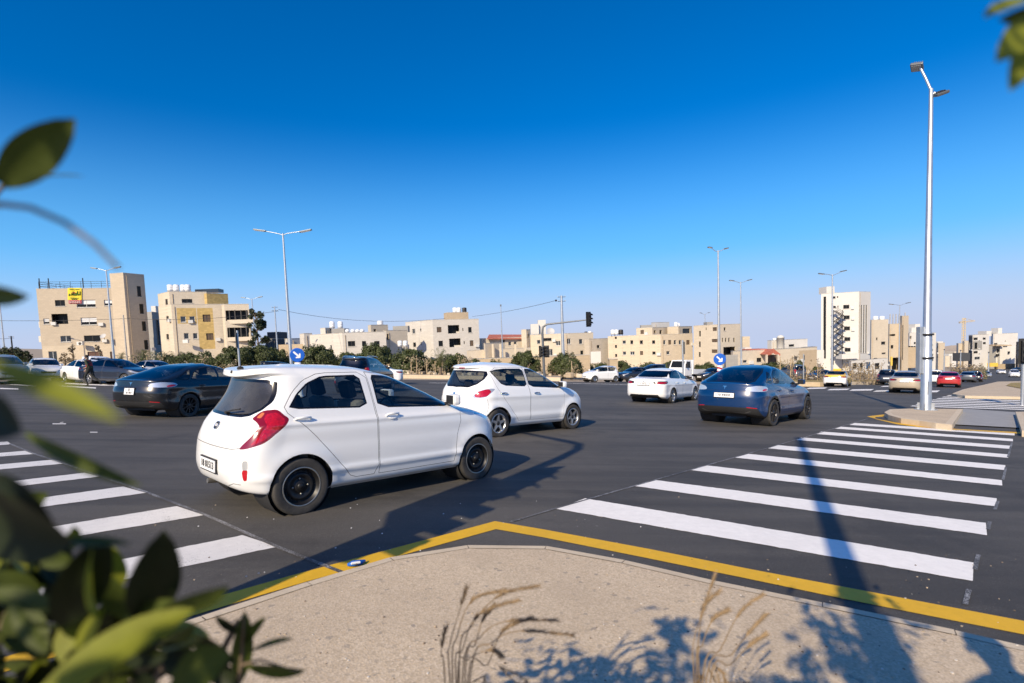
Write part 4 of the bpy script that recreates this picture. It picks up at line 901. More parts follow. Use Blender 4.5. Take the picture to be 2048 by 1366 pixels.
mat('tank_white', (.78, .79, .80), .35); mat('tank_black', (.02, .02, .022), .5); mat('roof_red', (.42, .13, .085), .8, noise=(2, .25)); mat('iron', (.03, .03, .033), .5, .5); mat('galvanised', (.52, .55, .58), .42, .75, noise=(3, .12)); mat('door_brown', (.10, .045, .03), .6); mat('concrete', (.42, .40, .37), .9, noise=(2, .15)); mat('dish_grey', (.45, .45, .45), .6)
def plane_hit(A, n, u, v):
    d = Vector(ray(u, v)); o = Vector((0, 0, CAM_H)); t = (A - o).dot(n) / d.dot(n); return o + d * t
def wall_with_openings(mb, A, B, z0, z1, mat_, ops, panels, reveal=.22):
    """vertical wall from A to B (seen from outside A is on the left); ops: (s0, s1, z0, z1)"""
    L = (B - A).length; t = (B - A).normalized(); n = Vector((t.y, -t.x, 0))
    xs = sorted({0.0, L, *[min(max(q, 0), L) for o in ops + panels for q in o[:2]]}); zs = sorted({z0, z1, *[min(max(q, z0), z1) for o in ops + panels for q in o[2:4]]})
    pt = lambda s, z, d=0: (A.x + t.x * s - n.x * d, A.y + t.y * s - n.y * d, z)
    for i in range(len(xs) - 1):
        for j in range(len(zs) - 1):
            cx, cz = (xs[i] + xs[i + 1]) / 2, (zs[j] + zs[j + 1]) / 2
            if any(o[0] < cx < o[1] and o[2] < cz < o[3] for o in ops): continue
            mm = mat_
            for p in panels:
                if p[0] < cx < p[1] and p[2] < cz < p[3]: mm = p[4]
            mb.face([pt(xs[i], zs[j]), pt(xs[i + 1], zs[j]), pt(xs[i + 1], zs[j + 1]), pt(xs[i], zs[j + 1])], mm)
    for o in ops:
        a, c, e, f = o[:4]; mm = mat_
        mb.face([pt(a, e), pt(a, e, reveal), pt(a, f, reveal), pt(a, f)], mm); mb.face([pt(c, e, reveal), pt(c, e), pt(c, f), pt(c, f, reveal)], mm)
        mb.face([pt(a, e, reveal), pt(a, e), pt(c, e), pt(c, e, reveal)], mm); mb.face([pt(a, f), pt(a, f, reveal), pt(c, f, reveal), pt(c, f)], mm)
    return t, n, pt
def window_part(parent, pt, o, style, name='window'):
    a, c, e, f = o[:4]; d = .16; w = MB(); fm = M_('frame_white') if style in ('w', 's', 'a') else M_('frame_dark'); k = min(.07, (c - a) * .12)
    if style == 'deep': d = 1.3
    for x0, x1, y0, y1 in ((a, c, e, e + k), (a, c, f - k, f), (a, a + k, e + k, f - k), (c - k, c, e + k, f - k)) + (((a + c) / 2 - k / 2, (a + c) / 2 + k / 2, e + k, f - k),) * (c - a > 1.0):
        w.face([pt(x0, y0, d - .03), pt(x1, y0, d - .03), pt(x1, y1, d - .03), pt(x0, y1, d - .03)], fm)
    if style in ('w', 's', 'a', 'd') and (c - a) > .5:       # stone sill
        q = .08; v = [pt(a - q, e - .1, -q), pt(c + q, e - .1, -q), pt(c + q, e - .005, -q), pt(a - q, e - .005, -q)]; w.face(v, M_('stone_white')); w.face([v[3], v[2], pt(c + q, e - .005, .0), pt(a - q, e - .005, .0)], M_('stone_white')); w.face([pt(a - q, e - .1, 0), pt(c + q, e - .1, 0), v[1], v[0]], M_('stone_white'))
    o_ = w.build(name, parent); g = MB(); pm = M_('pane')
    if style == 's':
        h = e + (f - e) * .42; g.face([pt(a, h, d), pt(c, h, d), pt(c, f, d), pt(a, f, d)], M_('shutter')); f2 = h
        g.face([pt(a, e, d), pt(c, e, d), pt(c, f2, d), pt(a, f2, d)], M_('pane_dark'))
    else:
        pm = {'d': M_('pane_dark'), 'b': M_('pane_blue'), 'c': M_('curtain_brown'), 'door': M_('door_brown'), 'deep': M_('pane_dark')}.get(style, pm); g.face([pt(a, e, d), pt(c, e, d), pt(c, f, d), pt(a, f, d)], pm)
    g.build('pane', o_)
    return o_
BR = random.Random(12)
def block(root, name, L, C, R, vtop, m, left=(), right=(), panelsL=(), panelsR=(), z0=None, ztop=None, back=None, parapet=.0, roofm='concrete'):
    """a block standing on corner points L, C, R (pixel column, depth); windows are pixel rectangles on the left (L-C) and right (C-R) faces"""
    pl, pc, pr = [onground(u, D) for u, D in (L, C, R)]
    zt = ztop if ztop is not None else P(C[0], vtop, C[1]).z
    zb = z0 if z0 is not None else min(gz(p.x, p.y) for p in (pl, pc, pr)) - .8
    if back: pb = onground(*back)
    else: pb = pl + pr - pc
    mb = MB(); made = []
    def conv(A, B, lst):
        t = (B - A).normalized(); n = Vector((t.y, -t.x, 0)); out = []
        for w in lst:
            if len(w) == 5 or len(w) == 4:
                vm, um = (w[1] + w[3]) / 2, (w[0] + w[2]) / 2; p0 = plane_hit(A, n, um, w[3]); p1 = plane_hit(A, n, um, w[1]); s0, s1 = (plane_hit(A, n, w[0], vm) - A).dot(t), (plane_hit(A, n, w[2], vm) - A).dot(t); Lx = (B - A).length
                s0, s1 = max(s0, .1), min(s1, Lx - .1); q0, q1 = max(p0.z, zb + .1), min(p1.z, zt - .12)
                if s1 - s0 > .15 and q1 - q0 > .15: out.append((s0, s1, q0, q1, w[4] if len(w) > 4 else 'w'))
        return out
    for (A, B, wl, pn) in ((pl, pc, left, panelsL), (pc, pr, right, panelsR)):
        ops = conv(A, B, wl); pans = [(a, c, e, f, M_(k)) for a, c, e, f, k in conv(A, B, pn)]
        t, n, pt = wall_with_openings(mb, A, B, zb, zt, m, [o for o in ops], pans, .22)
        for o in ops: made.append((pt, o))
    for A, B in ((pr, pb), (pb, pl)): mb.face([(A.x, A.y, zb), (B.x, B.y, zb), (B.x, B.y, zt), (A.x, A.y, zt)], m)
    corners = [pl, pc, pr, pb]; cen = sum(corners, Vector()) / 4; rz = zt - .35
    mb.face([(p.x, p.y, rz) for p in corners], M_(roofm))
    for i in range(4):        # parapet with thickness and a pale coping
        A, B = corners[i], corners[(i + 1) % 4]; t = (B - A).normalized(); n = Vector((t.y, -t.x, 0)); iA, iB = A - n * .2 + t * .2, B - n * .2 - t * .2
        mb.face([(iB.x, iB.y, rz), (iA.x, iA.y, rz), (iA.x, iA.y, zt), (iB.x, iB.y, zt)], m); oA, oB = A + n * .04, B + n * .04
        mb.face([(oA.x, oA.y, zt + .06), (oB.x, oB.y, zt + .06), (iB.x, iB.y, zt + .06), (iA.x, iA.y, zt + .06)], M_('stone_white')); mb.face([(oA.x, oA.y, zt), (oB.x, oB.y, zt), (oB.x, oB.y, zt + .06), (oA.x, oA.y, zt + .06)], M_('stone_white'))
    w = mb.build(name, root)
    for pt, o in made:
        nm = 'door' if o[4] == 'door' else 'balcony' if o[4] == 'deep' else 'window'; window_part(root, pt, o, o[4], nm)
        if nm == 'window' and o[1] - o[0] > .7 and BR.random() < .30:      # a cooling unit bolted beside the window
            x = o[1] + .35; z = o[2] - .25; q = [pt(x, z, -.02), pt(x + .8, z, -.02), pt(x + .8, z, -.38), pt(x, z, -.38)]; mb = MB(); vs = q + [(a_, b_, c_ + .6) for a_, b_, c_ in q]; mb.add(vs, [(0, 3, 2, 1), (4, 5, 6, 7), (0, 1, 5, 4), (1, 2, 6, 5), (2, 3, 7, 6), (3, 0, 4, 7)], M_('frame_white')); mb.build('air_conditioner', root)
    if zt - zb > 6 and BR.random() < .7:                                    # a rain pipe down the front corner
        mb = MB(); t = (pr - pc).normalized(); n = Vector((t.y, -t.x, 0)); p = pc + t * .5 + n * .08; mb.tube([(p.x, p.y, zb), (p.x, p.y, zt - .4)], .05, M_('stone_tan'), 6); mb.build('rain_pipe', root)
    return w, zt, cen
def bldg(label, u, D, cat='building', name='building', group=None):
    p = onground(u, D); r = empty(name, label=label, cat=cat, group=group); return r
def tank(root, u, v0, v1, D, w, m='tank_white', rnd=False):
    """rooftop water tank between pixel rows v0 and v1"""
    a, c = P(u, v1, D), P(u, v0, D); h = c.z - a.z; r = w / 2 * D / FPX; b = MB()
    if rnd: b.ball((a.x, a.y, a.z + h / 2), (r, r, h / 2), M_(m), 10)
    else: b.lathe([(.01, h), (r * .7, h * .97), (r, h * .88), (r, h * .62), (r * 1.03, h * .6), (r, h * .58), (r, h * .3), (r * 1.03, h * .28), (r, h * .26), (r, 0), (.01, 0)], M_(m), 16, Matrix.Translation((a.x, a.y, a.z)))
    for k in (-1, 1): b.tube([(a.x + r * .6 * k, a.y, a.z - .5), (a.x + r * .6 * k, a.y, a.z)], .05, M_('iron'), 5)
    return b.build('water_tank', root)
def cuboid(root, name, u0, v0, u1, v1, D, depth, m):
    """box whose front face fills a pixel rectangle at depth D"""
    a, c = P(u0, v1, D), P(u1, v1, D); z1 = P((u0 + u1) / 2, v0, D).z; t = Vector((c.x - a.x, c.y - a.y, 0)).normalized(); n = Vector((-t.y, t.x, 0)) * depth; z0 = min(a.z, c.z)
    b = MB(); q = [Vector((a.x, a.y, 0)), Vector((c.x, c.y, 0)), Vector((c.x, c.y, 0)) + n, Vector((a.x, a.y, 0)) + n]
    vs = [(p.x, p.y, z0) for p in q] + [(p.x, p.y, z1) for p in q]; b.add(vs, [(0, 3, 2, 1), (4, 5, 6, 7), (0, 1, 5, 4), (1, 2, 6, 5), (2, 3, 7, 6), (3, 0, 4, 7)], m); return b.build(name, root)
def rail(root, pts, h, m='iron', n=4, name='railing'):
    b = MB()
    for i in range(len(pts) - 1):
        a, c = Vector(pts[i]), Vector(pts[i + 1])
        for k in (.35, .7, 1.0): b.tube([a + Vector((0, 0, h * k)), c + Vector((0, 0, h * k))], .03, M_(m), 5, False)
        L = (c - a).length; q = max(2, int(L / 1.6))
        for j in range(q + 1): b.tube([a.lerp(c, j / q), a.lerp(c, j / q) + Vector((0, 0, h * 1.05))], .035, M_(m), 5, False)
    return b.build(name, root)
S_ = M_
# --- beige block of flats with a stair tower, far left
r = bldg('beige four storey apartment block with a yellow banner and roof railing', 170, 104)
block(r, 'wall', (87, 101), (237, 104), (300, 116), 577, S_('stone_beige'),
      [(119, 600, 139, 612, 'd'), (162, 599.6, 200, 614.4, 's'), (217, 599.6, 234, 611.3, 's'), (93.2, 637, 105, 648, 's'), (110, 627.5, 142.5, 648, 'deep'), (168, 635, 200, 649.7, 's'), (125, 671.4, 146, 683.7, 'w'), (172, 670.6, 205, 682.6, 'd'), (98.8, 702.6, 115.5, 722, 'w'), (177, 703, 207, 724, 'door'), (222, 703, 231, 722, 'door')], (), [(84, 690, 240, 740, 'stone_warm')])
block(r, 'tower_wall', (235, 103), (262, 102.5), (303, 106), 547, S_('stone_beige'), [], [(284, 573, 292, 594, 'd'), (286.6, 608, 295, 628, 'd'), (289.4, 642.8, 297.6, 662, 'd'), (291.5, 679.8, 299.5, 699, 'd')])
pl, pc = onground(87, 101), onground(235, 103.7); zt = P(237, 577, 104).z; nrm = (pc - pl).normalized(); bk = Vector((-nrm.y, nrm.x, 0)) * 8
rail(r, [(pl.x + .3, pl.y + 8, zt), (pl.x + .3, pl.y + .3, zt), (pc.x, pc.y + .3, zt)], 1.3)
for u in (90, 108, 176): 
    q = pl.lerp(pc, (u - 87) / 148); bq = MB(); bq.tube([(q.x, q.y + .5, zt), (q.x, q.y + .5, zt + 2.0)], .09, S_('iron'), 6); bq.build('mast', r)
for v0, v1 in ((643, 655), (672, 684)):
    cuboid(r, 'balcony', 78, v0, 90, v1, 102.5, 2.5, S_('stone_white'))
b = MB(); p = P(163, 687, 101.5); b.box((p.x - .55, p.y - .5, p.z - .35), (p.x + .55, p.y, p.z + .35), S_('frame_white'), bev=.05); b.lathe([(.01, .02), (.26, .02), (.28, 0)], S_('frame_dark'), 14, Matrix.Translation((p.x + .1, p.y - .51, p.z)) @ Matrix.Rotation(math.pi / 2, 4, 'X')); b.build('air_conditioner', r)
def dish(root, u, v, D, rr):
    p = P(u, v, D); b = MB(); b.lathe([(rr * k / 5, rr * .3 * (k / 5) ** 2) for k in range(6)], S_('dish_grey'), 16, Matrix.Translation(p) @ Matrix.Rotation(rad(55), 4, 'X')); b.tube([p, p + Vector((0, .3, -rr * 1.2))], .04, S_('iron'), 5); b.build('satellite_dish', root)
dish(r, 207, 673, 101.8, .55)
# its advertising banner
def wall_mat(A, B, u0, v0, u1, v1, off):
    t = (B - A).normalized(); n = Vector((t.y, -t.x, 0)); q = [plane_hit(A, n, u, v) + n * off for u, v in ((u0, v1), (u1, v1), (u1, v0), (u0, v0))]; return q
bn = empty('banner', label='yellow cloth banner with green writing above a red strip on the beige block', cat='banner')
mat('banner_yellow', (.78, .60, .03), .7, noise=(.8, .08)); mat('banner_red', (.50, .03, .06), .7); mat('banner_green', (.05, .16, .03), .7); mat('banner_white', (.75, .72, .68), .7)
A, B_ = onground(87, 101), onground(237, 104); q = wall_mat(A, B_, 136, 576, 164, 600, .12); b = MB()
for i in range(8):
    for s0, s1 in ((i / 8, (i + 1) / 8),):
        f0, f1 = .05 * math.sin(s0 * 9), .05 * math.sin(s1 * 9); b.face([q[0].lerp(q[1], s0) - Vector((0, f0, 0)), q[0].lerp(q[1], s1) - Vector((0, f1, 0)), q[3].lerp(q[2], s1) - Vector((0, f1, 0)), q[3].lerp(q[2], s0) - Vector((0, f0, 0))], S_('banner_yellow'))
b.build('cloth', bn)
q2 = wall_mat(A, B_, 138, 600.5, 163.5, 607, .12); b = MB(); b.face(q2, S_('banner_red')); b.build('red_strip', bn)
def bpt(qq, x, y, o=.1): return qq[0].lerp(qq[1], x).lerp(qq[3].lerp(qq[2], x), y) + Vector((0, -o, 0))
b = MB()   # the hand-lettered words as brush strokes
for st in ([(.90, .72), (.90, .42), (.80, .40), (.78, .50)], [(.72, .74), (.72, .42), (.80, .40)], [(.66, .42), (.60, .42), (.58, .54), (.52, .42), (.46, .42)], [(.42, .70), (.42, .42), (.34, .42), (.30, .54)], [(.26, .42), (.18, .42), (.14, .52), (.12, .34)]): b.tube([bpt(q, x, y) for x, y in st], .085, S_('banner_green'), 5)
b.tube([bpt(q, .62, .60), bpt(q, .44, .57), bpt(q, .30, .60)], .06, S_('banner_red'), 5)
for x0, x1, y in ((.15, .45, .88), (.52, .85, .88), (.2, .8, .16), (.3, .7, .06)): b.tube([bpt(q, x0 + (x1 - x0) * k / 8, y + .018 * math.sin(k * 2.4)) for k in range(9)], .05, S_('banner_green'), 5)
b.build('lettering', bn)
b = MB()
for y in (.7, .3): b.tube([bpt(q2, .06 + .88 * k / 14, y + .1 * math.sin(k * 2.1)) for k in range(15)], .05, S_('banner_white'), 5)
b.build('lettering', bn)
# --- dark narrow house in the gap
r = bldg('narrow dark house wedged between the two tall beige blocks', 312, 125); block(r, 'wall', (296, 128), (312, 126), (330, 130), 624, S_('stone_grey'), [], [(314, 640, 320, 690, 'd')]); cuboid(r, 'stair_head', 303, 612, 312, 626, 128, 3, S_('plaster_white'))
# --- cream and yellow stone block
r = bldg('cream apartment block with yellow stone panels and glazed corner balconies', 410, 100)
block(r, 'wall', (326, 104), (352, 100), (458, 104), 609, S_('stone_cream'), [(333, 632, 338, 642, 'd'), (333, 668, 338, 679, 'd')],
      [(368.7, 632.5, 379.2, 644, 'w'), (386.7, 632.5, 397.3, 644, 'w'), (413, 629, 428.5, 643.6, 'c'), (372.8, 666, 382.6, 678, 'w'), (391, 666, 400, 677.6, 'w'), (417.4, 666.4, 431.8, 679.8, 'c')], (), [(362, 616, 401, 647, 'stone_yellow'), (402.6, 616, 434, 698, 'stone_yellow')])
block(r, 'upper_wall', (327, 106), (350, 102), (424, 105), 584, S_('stone_cream'), [(331, 598, 336, 610, 'd')], [(374, 598, 395, 606, 'd')]); block(r, 'upper_wall', (419, 104.5), (424, 104), (466, 107), 587, S_('stone_yellow'), [], [])
block(r, 'balcony_wall', (452, 103), (457, 101.5), (506, 103), 609, S_('stone_cream'), [], [(459, 620.5, 504, 641.4, 'deep'), (460, 654.7, 504, 676, 'deep')])
for v in (641, 676): cuboid(r, 'balcony', 455, v - 2, 507, v + 5, 101.2, 1.2, S_('stone_cream'))
for u in (460, 471, 483, 494, 503):
    for v0, v1 in ((620, 641), (655, 676)):
        a, c = P(u, v1, 101.3), P(u, v0, 101.3); b = MB(); b.box((a.x - .07, a.y - .07, a.z), (a.x + .07, a.y + .07, c.z), S_('frame_dark')); b.build('mullion', r)
for u in (341, 353, 367, 376): tank(r, u, 569, 583, 106, 11)
cuboid(r, 'solar_panel', 390, 578, 437, 584, 108, 2, S_('pane'))
b = MB(); p = P(373, 683, 99.6); b.box((p.x - .5, p.y - .4, p.z - .3), (p.x + .5, p.y, p.z + .3), S_('frame_white'), bev=.05); b.build('air_conditioner', r)
r = bldg('dark blue grey low building behind the tall sparse tree', 552, 120); block(r, 'wall', (534, 124), (548, 120), (573, 124), 678, S_('slate_dark')); cuboid(r, 'upper_wall', 535, 664, 557, 680, 122, 5, S_('slate_dark'))
# --- low house with tanks
r = bldg('low cream house with four round roof tanks and a grey stone wing', 690, 96)
block(r, 'wall', (623, 102), (688, 95), (775, 97.5), 666, S_('stone_white'), [(661, 690, 664, 700, 'd')], [(699.5, 682, 714, 692.5, 'd'), (727.7, 682, 736, 693, 'd'), (752, 682, 763, 694, 'd')])
block(r, 'stair_wall', (645, 100), (655, 99), (668, 101), 656, S_('stone_white'), [(656.5, 664, 660, 676, 'd')], []); block(r, 'side_wall', (603, 106), (612, 103), (628, 104), 667, S_('stone_white'), [(607.5, 676, 610, 686, 'd')], []); block(r, 'side_wall', (573, 110), (585, 108), (606, 110), 677, S_('plaster_white'), [(582, 680, 585, 688, 'd')], [])
block(r, 'rear_wall', (770, 102), (776, 100), (818, 103), 661, S_('stone_cream'), [], [(778, 668, 782, 680, 'd')]); block(r, 'penthouse_wall', (740, 112), (746, 110), (780, 113), 650, S_('stone_cream'), [], [(752, 658, 757, 665, 'd')])
cuboid(r, 'pergola', 663, 657, 689, 665, 98.5, 3, S_('stone_grey'))
for u in (664.5, 681): tank(r, u, 642.5, 656.5, 100, 10)
for u in (695, 706, 715.5, 724.5): tank(r, u, 658, 666, 97, 9.5, rnd=True)
tank(r, 760.5, 641, 651, 112, 12); cuboid(r, 'roof_screen', 786, 652, 816, 664, 108, 2, S_('stone_grey'))
for u in (800, 811): tank(r, u, 681, 693, 92, 9)
cuboid(r, 'garden_wall', 560, 688, 640, 735, 104, .4, S_('stone_tan'))
# --- white corner house with balconies
r = bldg('white corner house with two recessed balconies and arched windows', 880, 112)
block(r, 'wall', (815, 120), (869, 112), (961, 115.5), 640, S_('stone_white'), [(824, 657.8, 830.3, 667.7, 'w'), (840.5, 657, 842.5, 663, 'd'), (826, 685, 832, 694, 'd'), (841, 684, 843, 690, 'd')],
      [(878.8, 654, 888.2, 664.6, 'c'), (901, 650, 923.8, 666.7, 'deep'), (930, 656, 932, 662, 'd'), (941.5, 654, 948.6, 665, 'd'), (880.6, 681.4, 889.5, 692.6, 'd'), (902, 676.8, 925, 694, 'deep'), (931, 682, 933, 688, 'd'), (943.3, 680.6, 950.4, 692, 'c')])
for u0, u1, v in ((901, 924, 667), (902, 925, 694.5)): cuboid(r, 'balcony', u0, v - 4, u1, v + 1.5, 114.6, .5, S_('stone_white'))
block(r, 'penthouse_wall', (892, 122), (899, 119), (941, 120.5), 625.5, S_('stone_tan'))
for u, mm in ((910, 'tank_white'), (918, 'tank_white'), (929, 'tank_black')): tank(r, u, 615, 626, 121, 9, mm)
# --- row of houses along the far street
r = bldg('cream garden wall with tall pilasters below the white corner house', 990, 108, 'wall', 'garden_wall')
block(r, 'wall', (935, 104), (940, 102), (1062, 106), 701, S_('stone_cream'), [], [(1003, 703, 1006, 722, 'd')]); block(r, 'pillar', (969, 103), (972, 101.5), (1011, 105), 687, S_('stone_cream'))
for u in (985, 1000, 1030, 1050): cuboid(r, 'pilaster', u, 688, u + 4, 735, 101.6, .5, S_('stone_warm'))
r = bldg('cream house with a low red tiled roof', 1005, 128, 'house', 'house')
block(r, 'wall', (958, 130), (966, 127), (1048, 131), 677, S_('stone_cream'), [], [(1020, 683, 1026, 691, 'w'), (1031, 683, 1037, 691, 'w'), (1005, 680, 1013, 690, 'd')])
b = MB(); q = [P(974, 677, 126), P(1046, 677, 130), P(1043, 669, 135), P(978, 669, 131)]; b.face(q, S_('roof_red')); q2 = [P(974, 678.5, 126), P(1046, 678.5, 130)]; b.face([q2[0], q2[1], q[1], q[0]], S_('roof_red')); b.face([q[1], q2[1], q[2]], S_('roof_red')); b.face([q[0], q[3], q2[0]], S_('roof_red')); b.face([q[3], q[2], q2[1], q2[0]], S_('roof_red')); b.build('roof', r)
r = bldg('cream house with a tall white roof box and a large satellite dish', 1100, 128, 'house', 'house')
block(r, 'wall', (1045, 131), (1131, 126), (1188, 129), 667, S_('stone_cream'), [(1051, 672, 1056, 679, 'w'), (1075, 680, 1082, 688, 'w'), (1088, 676, 1104.5, 682, 'd'), (1095.5, 698, 1106, 711, 'w'), (1113, 682, 1122, 691, 'w')], [(1137.4, 677, 1145, 688, 'w'), (1161.6, 678, 1168.7, 688, 'w'), (1163, 701, 1169, 709, 'd')])
block(r, 'stair_wall', (1045, 129.5), (1055, 128.5), (1063, 130), 659, S_('stone_cream'), [], [(1057, 668, 1061, 676, 'd')]); cuboid(r, 'roof_box', 1062, 648, 1078, 668, 133, 3, S_('plaster_white')); cuboid(r, 'roof_box', 1077, 640, 1092, 668, 134, 3, S_('plaster_white')); dish(r, 1101, 664, 130, 1.0); tank(r, 1180, 662, 670, 133, 7); tank(r, 1172, 663, 669, 133, 6, 'tank_black')
r = bldg('low pale house with a white gate beside the cream house', 1195, 120, 'house', 'house')
block(r, 'wall', (1170, 122), (1180, 120), (1220, 124), 678, S_('stone_cream'), [], [(1196, 690, 1202, 696, 'd')]); cuboid(r, 'gate', 1182, 703, 1202, 726, 116, .4, S_('plaster_white'))
r = bldg('wide cream apartment house with arched lintels and stacked roof rooms', 1300, 116, 'house', 'house')
block(r, 'wall', (1217, 121), (1322, 115), (1386, 118), 669, S_('stone_warm'), [(1231, 672, 1235, 678, 'd'), (1231, 690, 1235, 696, 'd'), (1231, 708, 1235, 714, 'd'), (1246, 681, 1253, 688, 'w'), (1262, 680.6, 1267.5, 688, 'd'), (1281, 680.6, 1287, 688, 'd'), (1305.5, 680.6, 1311.5, 687.5, 'd'), (1246, 703, 1253, 710, 'w'), (1261, 703, 1270, 710, 'w'), (1281, 702, 1287, 710, 'c'), (1305.5, 703, 1312, 709, 'd')],
      [(1330, 680, 1335, 689, 'w'), (1340, 680, 1346, 689, 'c'), (1351, 680, 1356, 689, 'w'), (1361, 680, 1366, 689, 'w'), (1376, 680, 1383, 689, 'c'), (1335, 702, 1342, 709, 'w')])
block(r, 'upper_wall', (1274, 122), (1306, 119), (1340, 124), 655, S_('stone_warm'), [(1281, 660, 1288, 668, 'c')], [(1310, 660, 1315, 667, 'd'), (1322, 660, 1327, 668, 'd')]); block(r, 'upper_wall', (1336, 122), (1358, 119.5), (1385, 124), 653, S_('stone_warm'), [], [(1368, 657, 1383, 668, 'd')]); block(r, 'roof_room', (1304, 128), (1310, 126), (1340, 129), 645, S_('plaster_white'))
for u, mm in ((1226, 'tank_white'), (1233, 'tank_white'), (1242, 'tank_black')): tank(r, u, 659, 669, 120, 9, mm)
tank(r, 1352, 644, 654, 123, 7); tank(r, 1357, 646, 654, 124, 6); cuboid(r, 'roof_screen', 1282, 650, 1304, 656, 123, 1, S_('stone_grey'))
r = bldg('sandy three storey house with a tall dark entrance on its shaded side', 1435, 108, 'house', 'house')
block(r, 'wall', (1388, 113), (1441, 107), (1483, 109.5), 649, S_('stone_cream'), [(1397, 662, 1400.6, 673, 'd'), (1397, 683, 1400.6, 694, 'd'), (1397, 704, 1400.6, 714, 'd'), (1424, 654.6, 1432.5, 662, 'c'), (1422.6, 678, 1434, 684.5, 'c'), (1422.6, 699, 1434, 706, 'c'), (1410, 655, 1412, 660, 'd')],
      [(1452, 654.6, 1456, 661, 'd'), (1447.4, 675.5, 1450, 684, 'd'), (1453.5, 675.5, 1456.5, 684, 'd'), (1460, 675.5, 1463, 684, 'd'), (1470, 675.5, 1473, 684, 'd'), (1449, 693.5, 1473, 718, 'deep')])
cuboid(r, 'roof_unit', 1414, 644, 1426, 650, 110, 2, S_('stone_grey')); cuboid(r, 'side_wall', 1480, 673, 1500, 735, 113, 6, S_('stone_warm'))
r = bldg('long low cream wall building with a red gabled gate', 1550, 100, 'building', 'building')
block(r, 'wall', (1462, 100), (1466, 98), (1634, 104), 703, S_('stone_cream'), [], [(1487.4, 720, 1496, 726, 'w'), (1515, 715.5, 1525, 724, 'd'), (1536, 710, 1556, 727, 'c'), (1590, 712, 1598, 722, 'w')], (), [(1600, 700, 1640, 740, 'stone_tan')])
b = MB(); q = [P(1531, 709, 97.5), P(1560, 709, 98.3), P(1546, 698, 98)]; dv = Vector((0, 4, 0)); b.face(q, S_('stone_cream')); b.face([q[0], q[2], q[2] + dv, q[0] + dv], S_('roof_red')); b.face([q[2], q[1], q[1] + dv, q[2] + dv], S_('roof_red')); b.face([q[0] + Vector((0, -.1, .12)), q[2] + Vector((0, -.1, .12)), q[2] + Vector((0, -.1, -.9)), q[0] + Vector((0, -.1, -.25))], S_('roof_red')); b.face([q[2] + Vector((0, -.1, .12)), q[1] + Vector((0, -.1, .12)), q[1] + Vector((0, -.1, -.25)), q[2] + Vector((0, -.1, -.9))], S_('roof_red')); b.build('roof', r)
for u in (1533, 1556): cuboid(r, 'pillar', u, 709, u + 2.5, 730, 97.4, .5, S_('stone_cream'))
cuboid(r, 'tiled_coping', 1498, 698, 1533, 703.5, 100, 3, S_('roof_red')); cuboid(r, 'roof_box', 1490, 695, 1503, 704, 103, 3, S_('plaster_white'))
r = bldg('white villa with a round roof turret behind the low cream wall', 1575, 140, 'house', 'villa')
block(r, 'wall', (1535, 142), (1543, 140), (1615, 144), 681, S_('plaster_white'), [], [(1580, 688.5, 1591, 693, 'd'), (1558, 683, 1561, 686, 'd')])
b = MB(); a = P(1561, 690, 139); c = P(1561, 670, 139); rr = 7 * 139 / FPX; b.lathe([(rr, -3), (rr, (c.z - a.z) * .7), (rr * 1.1, (c.z - a.z) * .7), (rr * .7, (c.z - a.z) * .92), (.01, c.z - a.z)], S_('plaster_white'), 18, Matrix.Translation(a)); b.build('turret', r); tank(r, 1549, 676, 683, 141, 7)
r = bldg('square tan building between the villa and the white tower', 1617, 130); block(r, 'wall', (1602, 132), (1606, 130), (1634, 133), 695, S_('stone_tan'), [], [(1622, 716, 1629, 722, 'd')]); cuboid(r, 'side_wall', 1630, 700, 1648, 728, 138, 6, S_('plaster_white'))
# --- white office tower
r = bldg('white office tower with dark vertical window strips and a fire escape', 1690, 158, 'office tower', 'office_tower')
wl = [(1649.5, 593, 1654.8, 717, 'd'), (1669, 592.5, 1675.6, 597, 'd'), (1678.5, 592, 1681, 595.5, 'd'), (1670.5, 611.5, 1675.6, 616, 'd'), (1679, 611, 1681, 615, 'd')] + [(1690.6, v, 1702.7, v + 7.6, 'd') for v in (609.6, 630.8, 652.9, 674.4, 695.7)]
block(r, 'wall', (1642, 160), (1717, 156), (1740, 159), 584, S_('plaster_white'), wl, [(u, 610, u + 2.7, 706, 'd') for u in (1719.5, 1724.3, 1729.3, 1734)]); cuboid(r, 'stair_head', 1653, 573, 1669, 586, 160, 4, S_('plaster_white'))
for u0, v0, u1, v1 in ((1667.5, 585.5, 1676, 589), (1704, 587, 1714, 591)): cuboid(r, 'logo_panel', u0, v0, u1, v1, 156.3 if u0 > 1700 else 158, .2, mat('logo_yellow', (.75, .52, .10), .5))
cuboid(r, 'canopy', 1684, 708, 1718, 717, 153.5, 3, S_('plaster_white'))
cuboid(r, 'sign_panel', 1721, 598, 1737, 602, 158.5, .3, S_('stone_grey'))
b = MB()
for i in range(9):
    v0 = 621 + i * 10.6; z0, z1 = P(1676, v0 + 10.6, 155).z, P(1676, v0, 155).z; a, c = (P(1668, v0, 156), P(1684, v0, 155.4)) if i % 2 else (P(1684, v0, 155.4), P(1668, v0, 156))
    for off in (0, -.9): b.tube([(a.x, a.y + off, z0), (c.x, c.y + off, z1)], .10, S_('iron'), 5); b.tube([(a.x, a.y + off, z0 + 1), (c.x, c.y + off, z1 + 1)], .05, S_('iron'), 5)
    for k in range(9):
        q = Vector((a.x, a.y, z0)).lerp(Vector((c.x, c.y, z1)), k / 8); b.box((q.x - .18, q.y - .95, q.z - .03), (q.x + .18, q.y + .05, q.z + .03), S_('iron'))
    b.box((c.x - .8, c.y - 1, z1 - .06), (c.x + .8, c.y + .1, z1), S_('iron'))
